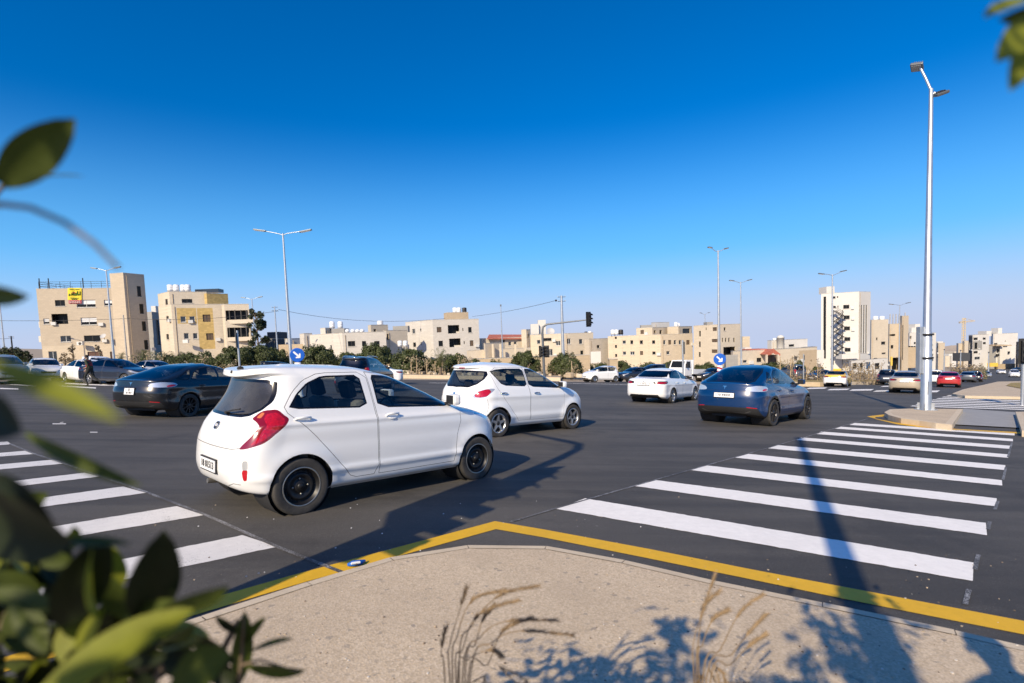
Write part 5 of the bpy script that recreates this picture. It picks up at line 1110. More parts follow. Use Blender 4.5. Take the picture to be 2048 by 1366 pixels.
for u in (1667, 1685): a, c = P(u, 716, 155), P(u, 620, 155); b.tube([(a.x, a.y, a.z - 2), (a.x, a.y, c.z)], .10, S_('iron'), 5)
b.build('fire_escape', r)
# --- towers further right
r = bldg('cream block with two white roof tanks right of the office tower', 1755, 178); block(r, 'wall', (1738, 182), (1742, 178), (1776, 179.5), 640, S_('stone_cream'), [], [(1764.8, 683, 1773, 689, 'd'), (1765, 705, 1773, 708, 'd'), (1755, 675, 1758, 680, 'd'), (1748, 716, 1756, 724, 'd'), (1766, 722, 1772, 730, 'd')])
for u in (1751, 1764): tank(r, u, 632, 641, 181, 9)
r = bldg('unfinished sandy apartment building with bare roof columns', 1795, 186); block(r, 'wall', (1773, 190), (1778, 186), (1801, 187), 648, S_('stone_warm'), [], [(1782, 668, 1794, 672, 'deep'), (1783, 690, 1789, 697, 'd'), (1784, 715, 1800, 740, 'deep')]); block(r, 'stair_wall', (1799, 187), (1803, 185), (1816, 185.6), 632, S_('stone_beige'), [], [(1807, 650, 1809, 720, 'd')])
for u in (1780, 1786, 1792, 1798, 1810): 
    a, c = P(u, 650, 187), P(u, 628 if u < 1800 else 625, 187); b = MB(); b.tube([a, (a.x, a.y, c.z)], .16, S_('concrete'), 5); b.build('column', r)
cuboid(r, 'yellow_sign', 1782, 713, 1785, 731, 183, .4, mat('logo_yellow', (.75, .52, .10), .5))
r = bldg('white stepped apartment tower with a tan base beside the big lamp', 1830, 205); block(r, 'wall', (1815, 208), (1818, 205), (1846, 206), 666, S_('plaster_white'), [], [(1822, 672, 1826, 677, 'd'), (1830, 684, 1834, 688, 'd')]); cuboid(r, 'upper_wall', 1823, 655, 1846, 668, 207, 8, S_('plaster_white')); cuboid(r, 'roof_room', 1830, 648, 1840, 656, 207, 5, S_('plaster_white')); cuboid(r, 'base_wall', 1813, 694, 1843, 735, 201, 6, S_('stone_tan'))
for u in (1818, 1823, 1828, 1833): cuboid(r, 'window', u, 692, u + 3, 695, 200.8, .3, S_('pane_dark'))
r = bldg('slim white apartment tower with balconies right of the big lamp', 1866, 215); block(r, 'wall', (1856, 218), (1860, 215), (1871, 215.5), 666, S_('plaster_white'), [], [(1862, v, 1868, v + 4, 'deep') for v in (678, 688, 698, 708, 718)])
r = bldg('pale yellow flat block with a white roof edge', 1880, 235); block(r, 'wall', (1872, 238), (1876, 234), (1889, 235), 686, S_('stone_warm'), [(1873.5, v, 1875.5, v + 4, 'd') for v in (692, 702, 712)], []); cuboid(r, 'roof_room', 1875, 683, 1886, 687, 236, 4, S_('plaster_white'))
r = bldg('cream twin flats below the tower crane', 1925, 330); block(r, 'wall', (1912, 334), (1916, 330), (1925, 330.5), 687, S_('stone_cream')); block(r, 'wall', (1924, 332), (1927, 328), (1938, 328.8), 682, S_('stone_cream'), [], [(1930, 684, 1931, 705, 'd')])
r = bldg('row of small pale houses under the bare hill', 1900, 380)
for u, v, w in ((1890, 712, 8), (1897, 708, 7), (1903, 711, 9), (1911, 709, 6), (1916, 713, 9), (1908, 703, 6)): cuboid(r, 'wall', u, v, u + w, 742, 385 - w, 8, S_('plaster_white') if w % 2 else S_('stone_cream'))
r = empty('tower_crane', label='yellow tower crane on the hazy horizon', cat='crane'); ym = mat('crane_yellow', (.62, .47, .22), .6); D = 420
def lattice(b, a, c, w, n):
    a, c = Vector(a), Vector(c); ax = (c - a).normalized(); s1 = Vector((1, 0, 0)) if abs(ax.x) < .5 else Vector((0, 0, 1)); s2 = ax.cross(s1).normalized(); s1 = s2.cross(ax)
    cs = [(s1 * i + s2 * j) * w / 2 for i, j in ((1, 1), (1, -1), (-1, -1), (-1, 1))]
    for q in cs: b.tube([a + q, c + q], w * .11, ym, 4, False)
    for k in range(n):
        p0, p1 = a.lerp(c, k / n), a.lerp(c, (k + 1) / n)
        for i in range(4): b.tube([p0 + cs[i], p1 + cs[(i + 1) % 4]], w * .08, ym, 4, False)
b = MB(); a, c = P(1926.5, 700, D), P(1926.5, 636, D); lattice(b, a, (a.x, a.y, c.z), 1.5, 14); b.build('mast', r); b = MB(); t = P(1926.5, 644, D); lattice(b, t, t + Vector((9, 0, .6)), .9, 8); lattice(b, t, t + Vector((-3, 0, 0)), .9, 3); b.tube([(t.x, t.y, c.z), t + Vector((8, 0, .8))], .12, ym, 4); b.box((t.x - 3, t.y - .8, t.z - 1.0), (t.x - 2.0, t.y + .8, t.z + .3), S_('concrete')); b.build('jib', r)
r = bldg('modern white and dark grey office building on the slope', 1955, 262); block(r, 'wall', (1936, 266), (1944, 262), (1977, 264), 670, S_('plaster_white'), [(1938, 684, 1942, 700, 'd')], [(1949, 675, 1958, 680, 'd'), (1951, 685, 1957, 698, 'd'), (1968, 675, 1974, 679, 'd'), (1968, 684, 1974, 688, 'd'), (1948.5, 702, 1957, 706.5, 'd'), (1950, 713.5, 1961, 719, 'w')], [(1935, 672, 1945, 742, 'slate_dark')], [(1947, 682, 1966, 700, 'stone_grey')]); cuboid(r, 'roof_room', 1973, 662, 1983, 672, 268, 5, S_('plaster_white')); cuboid(r, 'side_wall', 1922, 706, 1940, 722, 258, 5, S_('slate_dark'))
r = bldg('large white hotel with a curved tan roof and dark window bands', 2005, 275); block(r, 'wall', (1980, 280), (1985, 275), (2034, 277.5), 668, S_('plaster_white'), [], [(1990, 686, 1997, 689, 'd'), (2012, 681, 2014, 683, 'd')]); cuboid(r, 'roof_room', 1996, 656, 2004, 669, 278, 4, S_('plaster_white')); cuboid(r, 'roof_screen', 1985, 665, 2002, 670, 279, 3, S_('stone_grey'))
for i in range(6): cuboid(r, 'lower_wall', 1984 + i * 7.5, 692 - abs(i - 2.5) * .0, 1991.6 + i * 7.5, 738, 268 + (i - 2.5) ** 2 * .7, 6, S_('plaster_white'))
for i in range(6): cuboid(r, 'roof_slab', 1978 + i * 7.5, 689 + .3 * abs(i - 2.5), 1986 + i * 7.5, 691.5 + .3 * abs(i - 2.5), 265 + (i - 2.5) ** 2 * .7, 5, S_('stone_tan'))
for u0, v0, u1, v1 in ((1986, 694, 1991, 697), (1996, 698.5, 2008, 702), (2009, 703, 2020, 707), (1985, 703, 1991, 706), (2015, 693, 2021, 697), (1993, 708, 2007, 711)): cuboid(r, 'window', u0, v0, u1, v1, 267.4 + (((u0 + u1) / 2 - 1984) / 7.5 - 3.0) ** 2 * .7, .5, S_('pane_dark'))
cuboid(r, 'base_wall', 1970, 692, 1984, 730, 267, 6, S_('stone_grey')); cuboid(r, 'awning', 1981, 726, 1996, 733, 262, 2, mat('logo_yellow', (.75, .52, .10), .5)); cuboid(r, 'shop_front', 1996, 728, 2030, 738, 263, 2, S_('stone_tan'))
r = bldg('dark blue glass building at the right edge', 2040, 250); block(r, 'wall', (2031, 254), (2035, 250), (2058, 256), 684, S_('slate_dark'), [], [(2036, 702, 2046, 716, 'b'), (2036, 688, 2046, 699, 'b')])
r = bldg('white shop parade with dark doorways beyond the far roadside', 1740, 150, 'shops', 'shop_row'); block(r, 'wall', (1698, 152), (1702, 150), (1775, 156), 722, S_('plaster_white'), [], [(1706, 726, 1714, 738, 'd'), (1720, 726, 1727, 738, 'd'), (1733, 724, 1742, 738, 'b'), (1750, 726, 1760, 738, 'd')])
r = bldg('low pale boundary wall behind the dome trees', 800, 78, 'wall', 'boundary_wall'); block(r, 'wall', (430, 80), (440, 78), (1180, 80), 738, S_('stone_tan'))
# fill along the far left
r = bldg('distant pale house among trees at the left edge', 30, 150, 'house', 'house'); block(r, 'wall', (-60, 155), (-40, 150), (4, 156), 690, S_('stone_beige'), [], [(-25, 700, -15, 708, 'd')])
# ------------------------------------------------------------------ trees and plants
def leafmat(name, col, var=.4, trans=.25, rough=.55):
    m = bpy.data.materials.new(name); m.use_nodes = True; MATS[name] = m; nt = m.node_tree; b = nt.nodes['Principled BSDF']; tc = nt.nodes.new('ShaderNodeTexCoord')
    g = nt.nodes.new('ShaderNodeNewGeometry'); r = nt.nodes.new('ShaderNodeValToRGB'); r.color_ramp.elements[0].color = (*[c * (1 - var) for c in col], 1); r.color_ramp.elements[1].color = (*[c * (1 + var) for c in col], 1)
    nt.links.new(g.outputs['Random Per Island'], r.inputs['Fac']); nt.links.new(r.outputs['Color'], b.inputs['Base Color']); b.inputs['Roughness'].default_value = rough
    tl = nt.nodes.new('ShaderNodeBsdfTranslucent'); nt.links.new(r.outputs['Color'], tl.inputs['Color']); mx = nt.nodes.new('ShaderNodeMixShader'); mx.inputs[0].default_value = trans
    nt.links.new(b.outputs[0], mx.inputs[1]); nt.links.new(tl.outputs[0], mx.inputs[2]); nt.links.new(mx.outputs[0], nt.nodes['Material Output'].inputs[0]); return m
leafmat('leaf_dome', (.075, .092, .028), .5); leafmat('leaf_dark', (.035, .048, .02)); leafmat('leaf_palm', (.12, .13, .05)); leafmat('leaf_dry', (.26, .20, .12)); leafmat('leaf_hedge', (.10, .115, .045))
mat('bark', (.16, .12, .085), .9, noise=(8, .4)); mat('stake_wood', (.42, .32, .20), .8, noise=(6, .2))
def leaf_cloud(rng, n, size, shape, m, mb):
    """n small leaves through a volume; shape(rng) -> (point, outward normal)"""
    for _ in range(n):
        p, o = shape(rng); d = (o + Vector((rng.gauss(0, .6), rng.gauss(0, .6), rng.gauss(0, .5)))).normalized(); t = d.cross(Vector((rng.gauss(0, 1), rng.gauss(0, 1), rng.gauss(0, 1)))).normalized(); q = d.cross(t); s = size * rng.uniform(.6, 1.35)
        mb.face([p - t * s, p - q * s * .55, p + t * s, p + q * s * .55], m)
def dome_crown(seed, w=2.1, h=1.9, n=13000, size=.105, m='leaf_dome'):
    rng = random.Random(seed); clumps = []
    for _ in range(60):
        a = rng.uniform(0, 6.283); e = math.asin(rng.uniform(-.25, 1)); k = rng.uniform(.72, 1.0); clumps.append((Vector((w * k * math.cos(a) * math.cos(e), w * k * math.sin(a) * math.cos(e), h * k * math.sin(e))), rng.uniform(.35, .62)))
    def shape(r):
        c, rr = clumps[r.randrange(len(clumps))]; o = Vector((r.gauss(0, 1), r.gauss(0, 1), r.gauss(0, 1))).normalized(); return c + o * rr * r.uniform(.55, 1.05), (o * .6 + Vector((c.x, c.y, c.z)).normalized() * .6)
    mb = MB(); leaf_cloud(rng, n, size, shape, M_(m), mb); return mb.mesh('crown')
def trunk_mesh(seed, h, r, limbs=4, spread=.8):
    rng = random.Random(seed); b = MB(); b.tube([(0, 0, -.3), (.03, .02, h * .5), (rng.uniform(-.06, .06), rng.uniform(-.06, .06), h)], [r * 1.25, r, r * .8], M_('bark'), 8)
    for k in range(limbs):
        a = k * 6.283 / limbs + rng.uniform(-.4, .4); e = Vector((math.cos(a) * spread, math.sin(a) * spread, h + .9)); b.tube([(0, 0, h * .85), Vector((e.x * .5, e.y * .5, h + .35)), e], [r * .6, r * .4, r * .2], M_('bark'), 6)
    return b.mesh('trunk')
DOMES = [dome_crown(i, 2.0 + .1 * i, 1.75 + .1 * (i % 2)) for i in range(4)]; TRUNKS = [trunk_mesh(i, 1.25, .10) for i in range(3)]
tree_list = [  # u centre, D, width px, top v, label
 (412, 69, 58, 698, 'low dome tree in front of the cream and yellow stone block'), (472, 64, 64, 685, 'broad dome tree beside the thin steel sign post'), (521, 66, 62, 683, 'dome tree directly behind the slim double lamp post'), (559, 70, 42, 694, 'small dome tree between two thin poles'),
 (634, 62, 76, 684, 'large dome tree right of the left blue arrow sign'), (694, 72, 50, 698, 'dome tree between the big one and the dark estate car'), (750, 66, 70, 682, 'tall dome tree rising behind the dark estate car'), (820, 61, 74, 694, 'dome tree under the left face of the white corner house'), (868, 68, 50, 712, 'low dome tree beside the small palm'), (905, 61, 70, 700, 'dome tree below the balconies of the white corner house'),
 (338, 70, 46, 704, 'low dome tree in front of the dark gap house'), (376, 71, 40, 702, 'dome tree at the foot of the cream block between two palms'), (594, 74, 36, 700, 'dome tree right behind the left blue arrow sign'), (944, 66, 44, 712, 'low dome tree before the cream pilaster wall'), (990, 68, 40, 716, 'small dome tree left of the slim capped post'),
 (1049, 63, 56, 698, 'round dome tree left of the traffic signal mast'), (1130, 63, 62, 699, 'round dome tree behind the pale concrete pole'), (1173, 84, 30, 722, 'small dome bush right of the concrete pole'), (1203, 90, 30, 723, 'small dome bush above the distant white hatchback'), (1238, 88, 46, 719, 'wide low dome bush by the stone gate post'), (1297, 90, 36, 721, 'low dome bush above the parked dark cars'), (1346, 92, 40, 717, 'dome bush left of the white pickup cab'),
 (1412, 92, 44, 722, 'low clipped bush under the sandy three storey house'), (1547, 86, 60, 722, 'wide clipped bush before the red gabled gate'), (1597, 78, 27, 716, 'upright rounded bush behind the blue car'), (1635, 80, 24, 729, 'small rounded bush left of the yellow taxi')]
for i, (u, D, w, v, lab) in enumerate(tree_list):
    g = onground(u, D); top = P(u, v, D); half = w / 2 * D / FPX; H = top.z - g.z
    r = empty('dome_tree', (g.x, g.y, g.z), rz=i * 1.3, label=lab, cat='tree', group='clipped dome trees along the far side'); c = link('crown', DOMES[i % 4], r); s = half / 2.0; hz = min(2.4, H * .78); base = max(H - hz, .25); c.location = (0, 0, base - .05); c.scale = (s, s, hz / 2.3)
    t = link('trunk', TRUNKS[i % 3], r); t.scale = (s, s, base / 1.25 * .95)
def airy_tree(name, u, D, v0, w, lab, m='leaf_dark', n=1500, size=.2, dens=.9, vb=None, cat='tree', seed=3):
    g = onground(u, D); top = P(u, v0, D); H = top.z - g.z; half = w / 2 * D / FPX; rng = random.Random(seed); r = empty(name, tuple(g), label=lab, cat=cat); b = MB(); b.tube([(0, 0, -.3), (.1, 0, H * .5), (0, .1, H * .95)], [.16, .11, .03], M_('bark'), 8); tips = []
    for k in range(26):
        z = H * rng.uniform(.25, .95); a = rng.uniform(0, 6.28); L = half * rng.uniform(.45, 1.0) * (1.1 - .55 * (z / H)); e = Vector((math.cos(a) * L, math.sin(a) * L, z + L * .35)); b.tube([(0, 0, z * .92), e * .6 + Vector((0, 0, z * .40)), e], [.05, .03, .012], M_('bark'), 5); tips.append((e, half * rng.uniform(.18, .34)))
    b.build('trunk', r); mb = MB()
    def shape(q): c, rr = tips[q.randrange(len(tips))]; o = Vector((q.gauss(0, 1), q.gauss(0, 1), q.gauss(0, 1))).normalized(); return c + o * rr * q.uniform(.2, 1.1), o
    leaf_cloud(rng, n, size, shape, M_(m), mb); mb.build('crown', r); return r
airy_tree('tall_tree', 518, 84, 617, 44, 'tall sparse dark tree right of the glazed corner balconies', n=2200, size=.24)
for u, v, w, lab, k in ((-4, 703, 40, 'dark leafy tree cut by the left picture edge', 1), (24, 700, 46, 'dark leafy tree behind the far left lamp post', 2), (50, 706, 34, 'thin dark tree at the corner of the beige block', 3)): airy_tree('leafy_tree', u, 90, v, w, lab, n=900, seed=k + 20)
for u, v, w, lab, k in ((147, 686, 16, 'thin half bare sapling before the beige block wall', 1), (200, 690, 14, 'thin half bare sapling by the brown garage door', 2), (130, 706, 22, 'low scraggly bush at the foot of the beige block', 4)): airy_tree('sapling', u, 82, v, w, lab, m='leaf_dry', n=130, size=.16, seed=k + 40)
def palm(u, D, v, w, lab, seed=1, stem=.35):
    g = onground(u, D); top = P(u, v, D); H = top.z - g.z; half = w / 2 * D / FPX; rng = random.Random(seed); r = empty('palm', tuple(g), label=lab, cat='palm tree', group='young palms along the far side'); b = MB(); b.tube([(0, 0, -.2), (0, 0, H * stem)], [.18, .14], M_('bark'), 8); b.build('trunk', r); mb = MB()
    for k in range(26):
        a = rng.uniform(0, 6.28); L = half * rng.uniform(.8, 1.15); rise = (H * (1 - stem)) * rng.uniform(.4, 1.05); pts = [Vector((math.cos(a) * L * t, math.sin(a) * L * t, H * stem + rise * math.sin(t * 2.1) / .98)) for t in (0, .2, .4, .6, .8, 1)]
        for i in range(1, 6):
            d = (pts[i] - pts[i - 1]); sd = d.cross(Vector((0, 0, 1))).normalized()
            for j in range(3):
                q = pts[i - 1].lerp(pts[i], j / 3)
                for s_ in (1, -1): e = q + sd * s_ * half * .22 + d * .7 - Vector((0, 0, half * .08)); mb.face([q, q + d * .12, e], M_('leaf_palm'))
    mb.build('crown', r)
for u, D, v, w, lab, k in ((880, 57, 696, 34, 'small palm sprouting between two dome trees', 1), (288, 72, 699, 34, 'young palm under the stair tower windows', 2), (318, 68, 703, 36, 'young palm at the foot of the dark gap house', 3), (356, 68, 702, 36, 'young palm under the cream block left of the dome trees', 4), (241, 74, 704, 26, 'young palm beside the left double lamp', 5)): palm(u, D, v, w, lab, k)
mb = MB(); rng = random.Random(5)        # scrub and hedges running along the median
def scrub(mb, pts, D, h0, h1, n, m, size=.14):
    for _ in range(n):
        t = rng.random() * (len(pts) - 1); i = int(t); u = pts[i] + (pts[i + 1] - pts[i]) * (t - i); g = onground(u, D + rng.uniform(-1.5, 1.5)); p = g + Vector((rng.gauss(0, .3), 0, rng.uniform(h0, h1) * rng.random() ** .6)); d = Vector((rng.gauss(0, 1), rng.gauss(0, 1), rng.gauss(0, 1))).normalized(); q = d.orthogonal().normalized(); mb.face([p - d * size, p - q * size * .4, p + d * size, p + q * size * .4], M_(m))
scrub(mb, [250, 640, 960], 61, .3, 1.3, 2600, 'leaf_dry'); scrub(mb, [260, 450], 64, .3, 2.2, 1500, 'leaf_dome'); scrub(mb, [1000, 1180], 62, .3, 1.5, 900, 'leaf_dry'); scrub(mb, [1160, 1460], 96, .3, 2.3, 1800, 'leaf_hedge', .2); tag(mb.build('undergrowth'), 'dry brown scrub along the far planted strip', 'scrub', kind='stuff')
mb = MB(); scrub(mb, [1560, 1640, 1760], 54, .3, 1.0, 900, 'leaf_dry'); scrub(mb, [1690, 1740], 58, .3, 2.6, 500, 'leaf_dry'); scrub(mb, [1900, 1935, 1968], 95, .3, 3.0, 2000, 'leaf_dry', .22); scrub(mb, [1940, 1972], 100, .3, 2.6, 900, 'leaf_hedge', .22); tag(mb.build('undergrowth'), 'brown and green scrub on the right hand median', 'scrub', kind='stuff')
stk = [(822, 718, 58), (833, 716, 58), (853, 720, 58), (870, 722, 58), (884, 720, 58), (917, 722, 58), (928, 720, 58), (944, 722, 58), (1143, 722, 58), (1560, 714, 53), (1581, 716, 53), (1584, 712, 54), (1613, 727, 53), (1635, 730, 53), (1640, 733, 54), (1690, 733, 56), (1704, 735, 56), (1720, 735, 58), (1728, 735, 58), (1737, 733, 59), (1745, 733, 60), (1762, 733, 60), (295, 712, 63), (321, 712, 63), (407, 716, 63), (446, 716, 63)]
for i, (u, v, D) in enumerate(stk):      # staked saplings
    g = onground(u, D); H = max(P(u, v, D).z - g.z, 1.0); where = 'under the dome trees' if 800 < u < 1200 else 'before the palms at the left' if u < 500 else 'on the median near the taxi'
    r = empty('staked_sapling', tuple(g), label='thin wooden stake with dry twigs ' + where, cat='sapling', group='staked saplings ' + where); b = MB(); b.tube([(0, 0, -.1), (.03, 0, H)], .05, M_('stake_wood'), 6); b.build('stake', r); b = MB(); q = random.Random(i)
    for k in range(9):
        z = q.uniform(.3, H); e = Vector((q.gauss(0, .35), q.gauss(0, .3), z + q.uniform(.1, .5))); b.tube([(.06, 0, z * .8), e], [.018, .008], M_('leaf_dry'), 4, False)
        for _ in range(5): p = e + Vector((q.gauss(0, .15), q.gauss(0, .15), q.gauss(0, .15))); b.face([p, p + Vector((.12, .02, .05)), p + Vector((.03, .05, .14))], M_('leaf_dry'))
    b.build('foliage', r)  # mostly loose dry twigs, with small withered leaf scraps
b = MB(); q = random.Random(9)          # rough stones along the planted strip
for k in range(46):
    g = onground(q.uniform(800, 1160), q.uniform(57.5, 60)); s = q.uniform(.15, .42); M = Matrix.Translation((g.x, g.y, g.z + .3 + s * .4)) @ Matrix.Rotation(q.uniform(0, 6), 4, 'Z'); b.box((-s, -s * .7, -s * .7), (s, s * .7, s * q.uniform(.4, .9)), M_('stone_tan') if k % 2 else M_('stone_cream'), M, s * .3)
tag(b.build('rubble'), 'pale rubble stones lying along the planted strip', 'stones', kind='stuff')
gp = onground(1226, 66); gb = empty('gate_post', tuple(gp), label='tan stone gate post beside the distant dark parked car', cat='post'); b = MB(); b.box((-.5, -.5, -.3), (.5, .5, 2.35), M_('stone_tan')); b.build('post', gb); b = MB(); b.box((-.58, -.58, 2.35), (.58, .58, 2.5), M_('stone_cream')); b.build('cap', gb)

# ------------------------------------------------------------------ lamps, poles, signals, signs
mat('lamp_head', (.16, .17, .18), .45, .6); mat('lamp_glass', (.55, .57, .58), .2); mat('sign_blue', (.006, .10, .50), .4); mat('sign_white', (.8, .8, .8), .4); mat('sign_back', (.10, .105, .11), .5, .5); mat('stripe_red', (.45, .012, .02), .4); mat('signal_black', (.012, .012, .013), .5); mat('lens_off', (.04, .035, .03), .15); mat('cable_black', (.04, .04, .045), .7)
def lamp(u, D, vtop, du, lab, tilt=.0, r0=.10, arm=True, group='double arm street lamps'):
    g = onground(u, D); H = P(u, vtop, D).z - g.z; r = empty('street_lamp', tuple(g), label=lab, cat='street lamp', group=group); b = MB(); b.tube([(0, 0, -.2), (0, 0, .35), (0, 0, H)], [r0 * 1.6, r0 * 1.45, r0 * .65], M_('galvanised'), 10); b.build('pole', r)
    right = Vector((CR[0], CR[1], 0)).normalized(); L = du * D / FPX
    if not arm:
        b = MB(); b.box((-.12, -.12, H), (.12, .12, H + .3), M_('lamp_head')); b.build('cap', r); return r
    for s_ in (1, -1):
        d = right * s_; rise = Vector((0, 0, .30 + tilt * s_)); b = MB(); b.tube([(0, 0, H - .15), d * .35 + Vector((0, 0, H - .02)), d * L * .62 + Vector((0, 0, H)) + rise * .6], .035, M_('galvanised'), 6); b.build('arm', r)
        hd = d * L * .80 + Vector((0, 0, H)) + rise * .8; M = Matrix.Translation(hd) @ d.to_track_quat('X', 'Z').to_matrix().to_4x4() @ Matrix.Rotation(-.16, 4, 'Y'); b = MB(); b.box((-L * .22, -.14, -.05), (L * .22, .14, .05), M_('lamp_head'), M, .03); b.box((-L * .16, -.11, -.075), (L * .18, .11, -.05), M_('lamp_glass'), M); b.build('lamp_head', r)
    return r
lamp(229, 64, 541, 29, 'double arm lamp in front of the beige apartment block'); lamp(583, 47, 470, 56, 'tallest double arm lamp, left of the centre, above the blue arrow sign', -.12, r0=.11)
lamp(513, 90, 598, 21, 'shorter double arm lamp beside the sparse dark tree'); lamp(12, 92, 596, 26, 'double arm lamp at the left edge behind the leaves'); lamp(1438.5, 54, 503, 20, 'tall double arm lamp rising behind the right blue arrow sign', -.10, r0=.11)
lamp(1482.5, 74, 565, 22, 'pale double arm lamp between the arrow sign and the blue car'); lamp(1664, 66, 550, 27, 'double arm lamp standing before the white office tower', .15); lamp(1798, 100, 610, 21, 'distant double arm lamp before the unfinished building', .1); lamp(1411, 118, 628, 10, 'faint far double arm lamp behind the sandy house')
lamp(1006, 88, 613, 0, 'single slim post with a small dark cap', arm=False, r0=.09, group='slim posts')
for u, v, D, lab in ((1888, 700, 150, 'thin pale lamp post far down the right road'), (1921, 702, 140, 'second thin pale post before the far hedge'), (1977, 706, 130, 'thin pale post at the end of the far median')): lamp(u, D, v, 0, lab, arm=False, r0=.14, group='thin far posts')
# the big lamp on the island
def big_lamp(g, H, lab, aim, name='street_lamp'):
    r = empty(name, tuple(g), label=lab, cat='street lamp'); b = MB(); n = 10; b.tube([(0, 0, 0), (0, 0, .05), (0, 0, H * .25), (0, 0, H * .25 + .02), (0, 0, H)], [.175, .165, .145, .125, .06], M_('galvanised'), 12); b.build('pole', r)
    b = MB(); b.box((-.24, -.24, 0), (.24, .24, .03), M_('galvanised'), bev=.008)
    for i in range(4): a = math.pi / 4 + i * math.pi / 2; b.box((-.008, .12, .03), (.008, .24, .25), M_('galvanised'), Matrix.Rotation(a, 4, 'Z')); b.tube([(.27 * math.cos(a), .27 * math.sin(a), .0), (.27 * math.cos(a), .27 * math.sin(a), .09)], .018, M_('nut'), 6)
    b.build('base_plate', r); b = MB(); b.box((-.07, -.155, .55), (.07, -.13, 1.0), M_('galvanised'), bev=.006); b.build('hatch_cover', r)
    for k, (v3, dz) in enumerate(aim):
        L = v3.length; d = v3.normalized(); b = MB(); b.tube([(0, 0, H - .25 if k else H - .05), d * L * .5 + Vector((0, 0, H + dz * .5)), d * L + Vector((0, 0, H + dz))], .04, M_('galvanised'), 8); b.build('arm', r)
        c = d * (L + .02) + Vector((0, 0, H + dz + .05)); M = Matrix.Translation(c) @ d.to_track_quat('X', 'Z').to_matrix().to_4x4() @ Matrix.Rotation(-.25, 4, 'Y') @ Matrix.Rotation(.35, 4, 'X'); b = MB(); b.box((-.10, -.18, -.045), (.25, .18, .045), M_('lamp_head'), M, .02); b.box((-.07, -.14, -.055), (.22, .14, -.045), M_('lamp_glass'), M)
        for j in range(5): b.box((-.08 + j * .055, -.16, .045), (-.066 + j * .055, .16, .085), M_('lamp_head'), M)
        b.build('lamp_head', r)
    return r
gi = G(1851.5, 820, .16); Hh = P(1855, 197, (gi - Vector((0, 0, CAM_H))).dot(Vector(CW))).z - gi.z
big_lamp(gi, Hh, 'tall galvanised lamp pole with two square heads on the near traffic island', ((Vector((CR[0], CR[1], 0)) * -.20 + Vector((CW[0], CW[1], 0)) * .22, .78), (Vector((CR[0], CR[1], 0)) * .17 - Vector((CW[0], CW[1], 0)) * .05, -.26)))
big = empty('signal_box', tuple(gi), label='slim grey equipment box strapped to the big lamp pole', cat='box'); b = MB(); M = Matrix.Translation((-.17, .05, 1.62)); b.box((-.10, -.10, -.35), (.07, .10, 1.25), M_('galvanised'), M, .02); b.build('case', big); b = MB(); b.lathe([(.19, -.03), (.2, 0), (.19, .03)], M_('iron'), 20, Matrix.Translation((0, 0, 1.8))); b.lathe([(.19, -.03), (.2, 0), (.19, .03)], M_('iron'), 20, Matrix.Translation((0, 0, 2.6))); b.build('strap', big)
# utility poles and wires
def upole(u0, D, v0, lab, r0, r1, m, cross=0):
    g = onground(u0, D); H = P(u0, v0, D).z - g.z; r = empty('utility_pole', tuple(g), label=lab, cat='utility pole'); b = MB(); b.tube([(0, 0, -.3), (0, 0, H)], [r0, r1], M_(m), 12); b.build('pole', r)
    right = Vector((CR[0], CR[1], 0)).normalized()
    for k in range(cross): b = MB(); z = H - .15 - k * .5; b.tube([right * -.45 + Vector((0, 0, z)), right * .45 + Vector((0, 0, z))], .03, M_('iron'), 5); b.ball(right * -.42 + Vector((0, 0, z + .08)), .05, M_('frame_white'), 6); b.ball(right * .42 + Vector((0, 0, z + .08)), .05, M_('frame_white'), 6); b.build('crossarm', r)
    return g + Vector((0, 0, H))
t1 = upole(1127, 63, 592, 'thick pale tapering utility pole in front of the dome trees', .23, .13, 'galvanised', 2); t2 = upole(557, 82, 613, 'thin pale utility pole left of the tallest lamp', .12, .08, 'galvanised', 2); t3 = upole(255, 84, 630, 'thin grey utility pole in front of the beige stair tower', .13, .09, 'concrete', 0); t4 = upole(28, 92, 672, 'short dark utility pole among the trees at the left edge', .13, .1, 'iron', 1)
def wire(pts, lab):
    p = [P(u, v, D) for u, v, D in pts]; b = MB(); b.tube(p, .028, M_('cable_black'), 4, False); o = b.build('cable'); tag(o, lab, 'cable'); return o
def sag(a, c, s, n=9): return [(a[0] + (c[0] - a[0]) * t, a[1] + (c[1] - a[1]) * t + s * 4 * t * (1 - t), a[2] + (c[2] - a[2]) * t) for t in [i / n for i in range(n + 1)]]
wire(sag((557, 619, 82), (899, 636, 121), 14), 'overhead cable from the thin pole to the white corner house'); wire(sag((945, 633, 121), (1112, 601, 70), 3), 'overhead cable rising from the white corner house to a dark knob'); wire(sag((-60, 640, 90), (255, 637, 84), 3), 'overhead cable running left from the stair tower pole'); wire(sag((255, 637, 84), (557, 622, 82), 8), 'overhead cable between the two thin utility poles'); wire(sag((-60, 676, 92), (28, 676, 92), 2), 'low overhead cable at the left edge')
p = P(1112, 601, 70); b = MB(); b.ball(p, .14, M_('iron'), 8); tag(b.build('cable_clamp'), 'dark knob at the upper end of the rising cable', 'clamp')
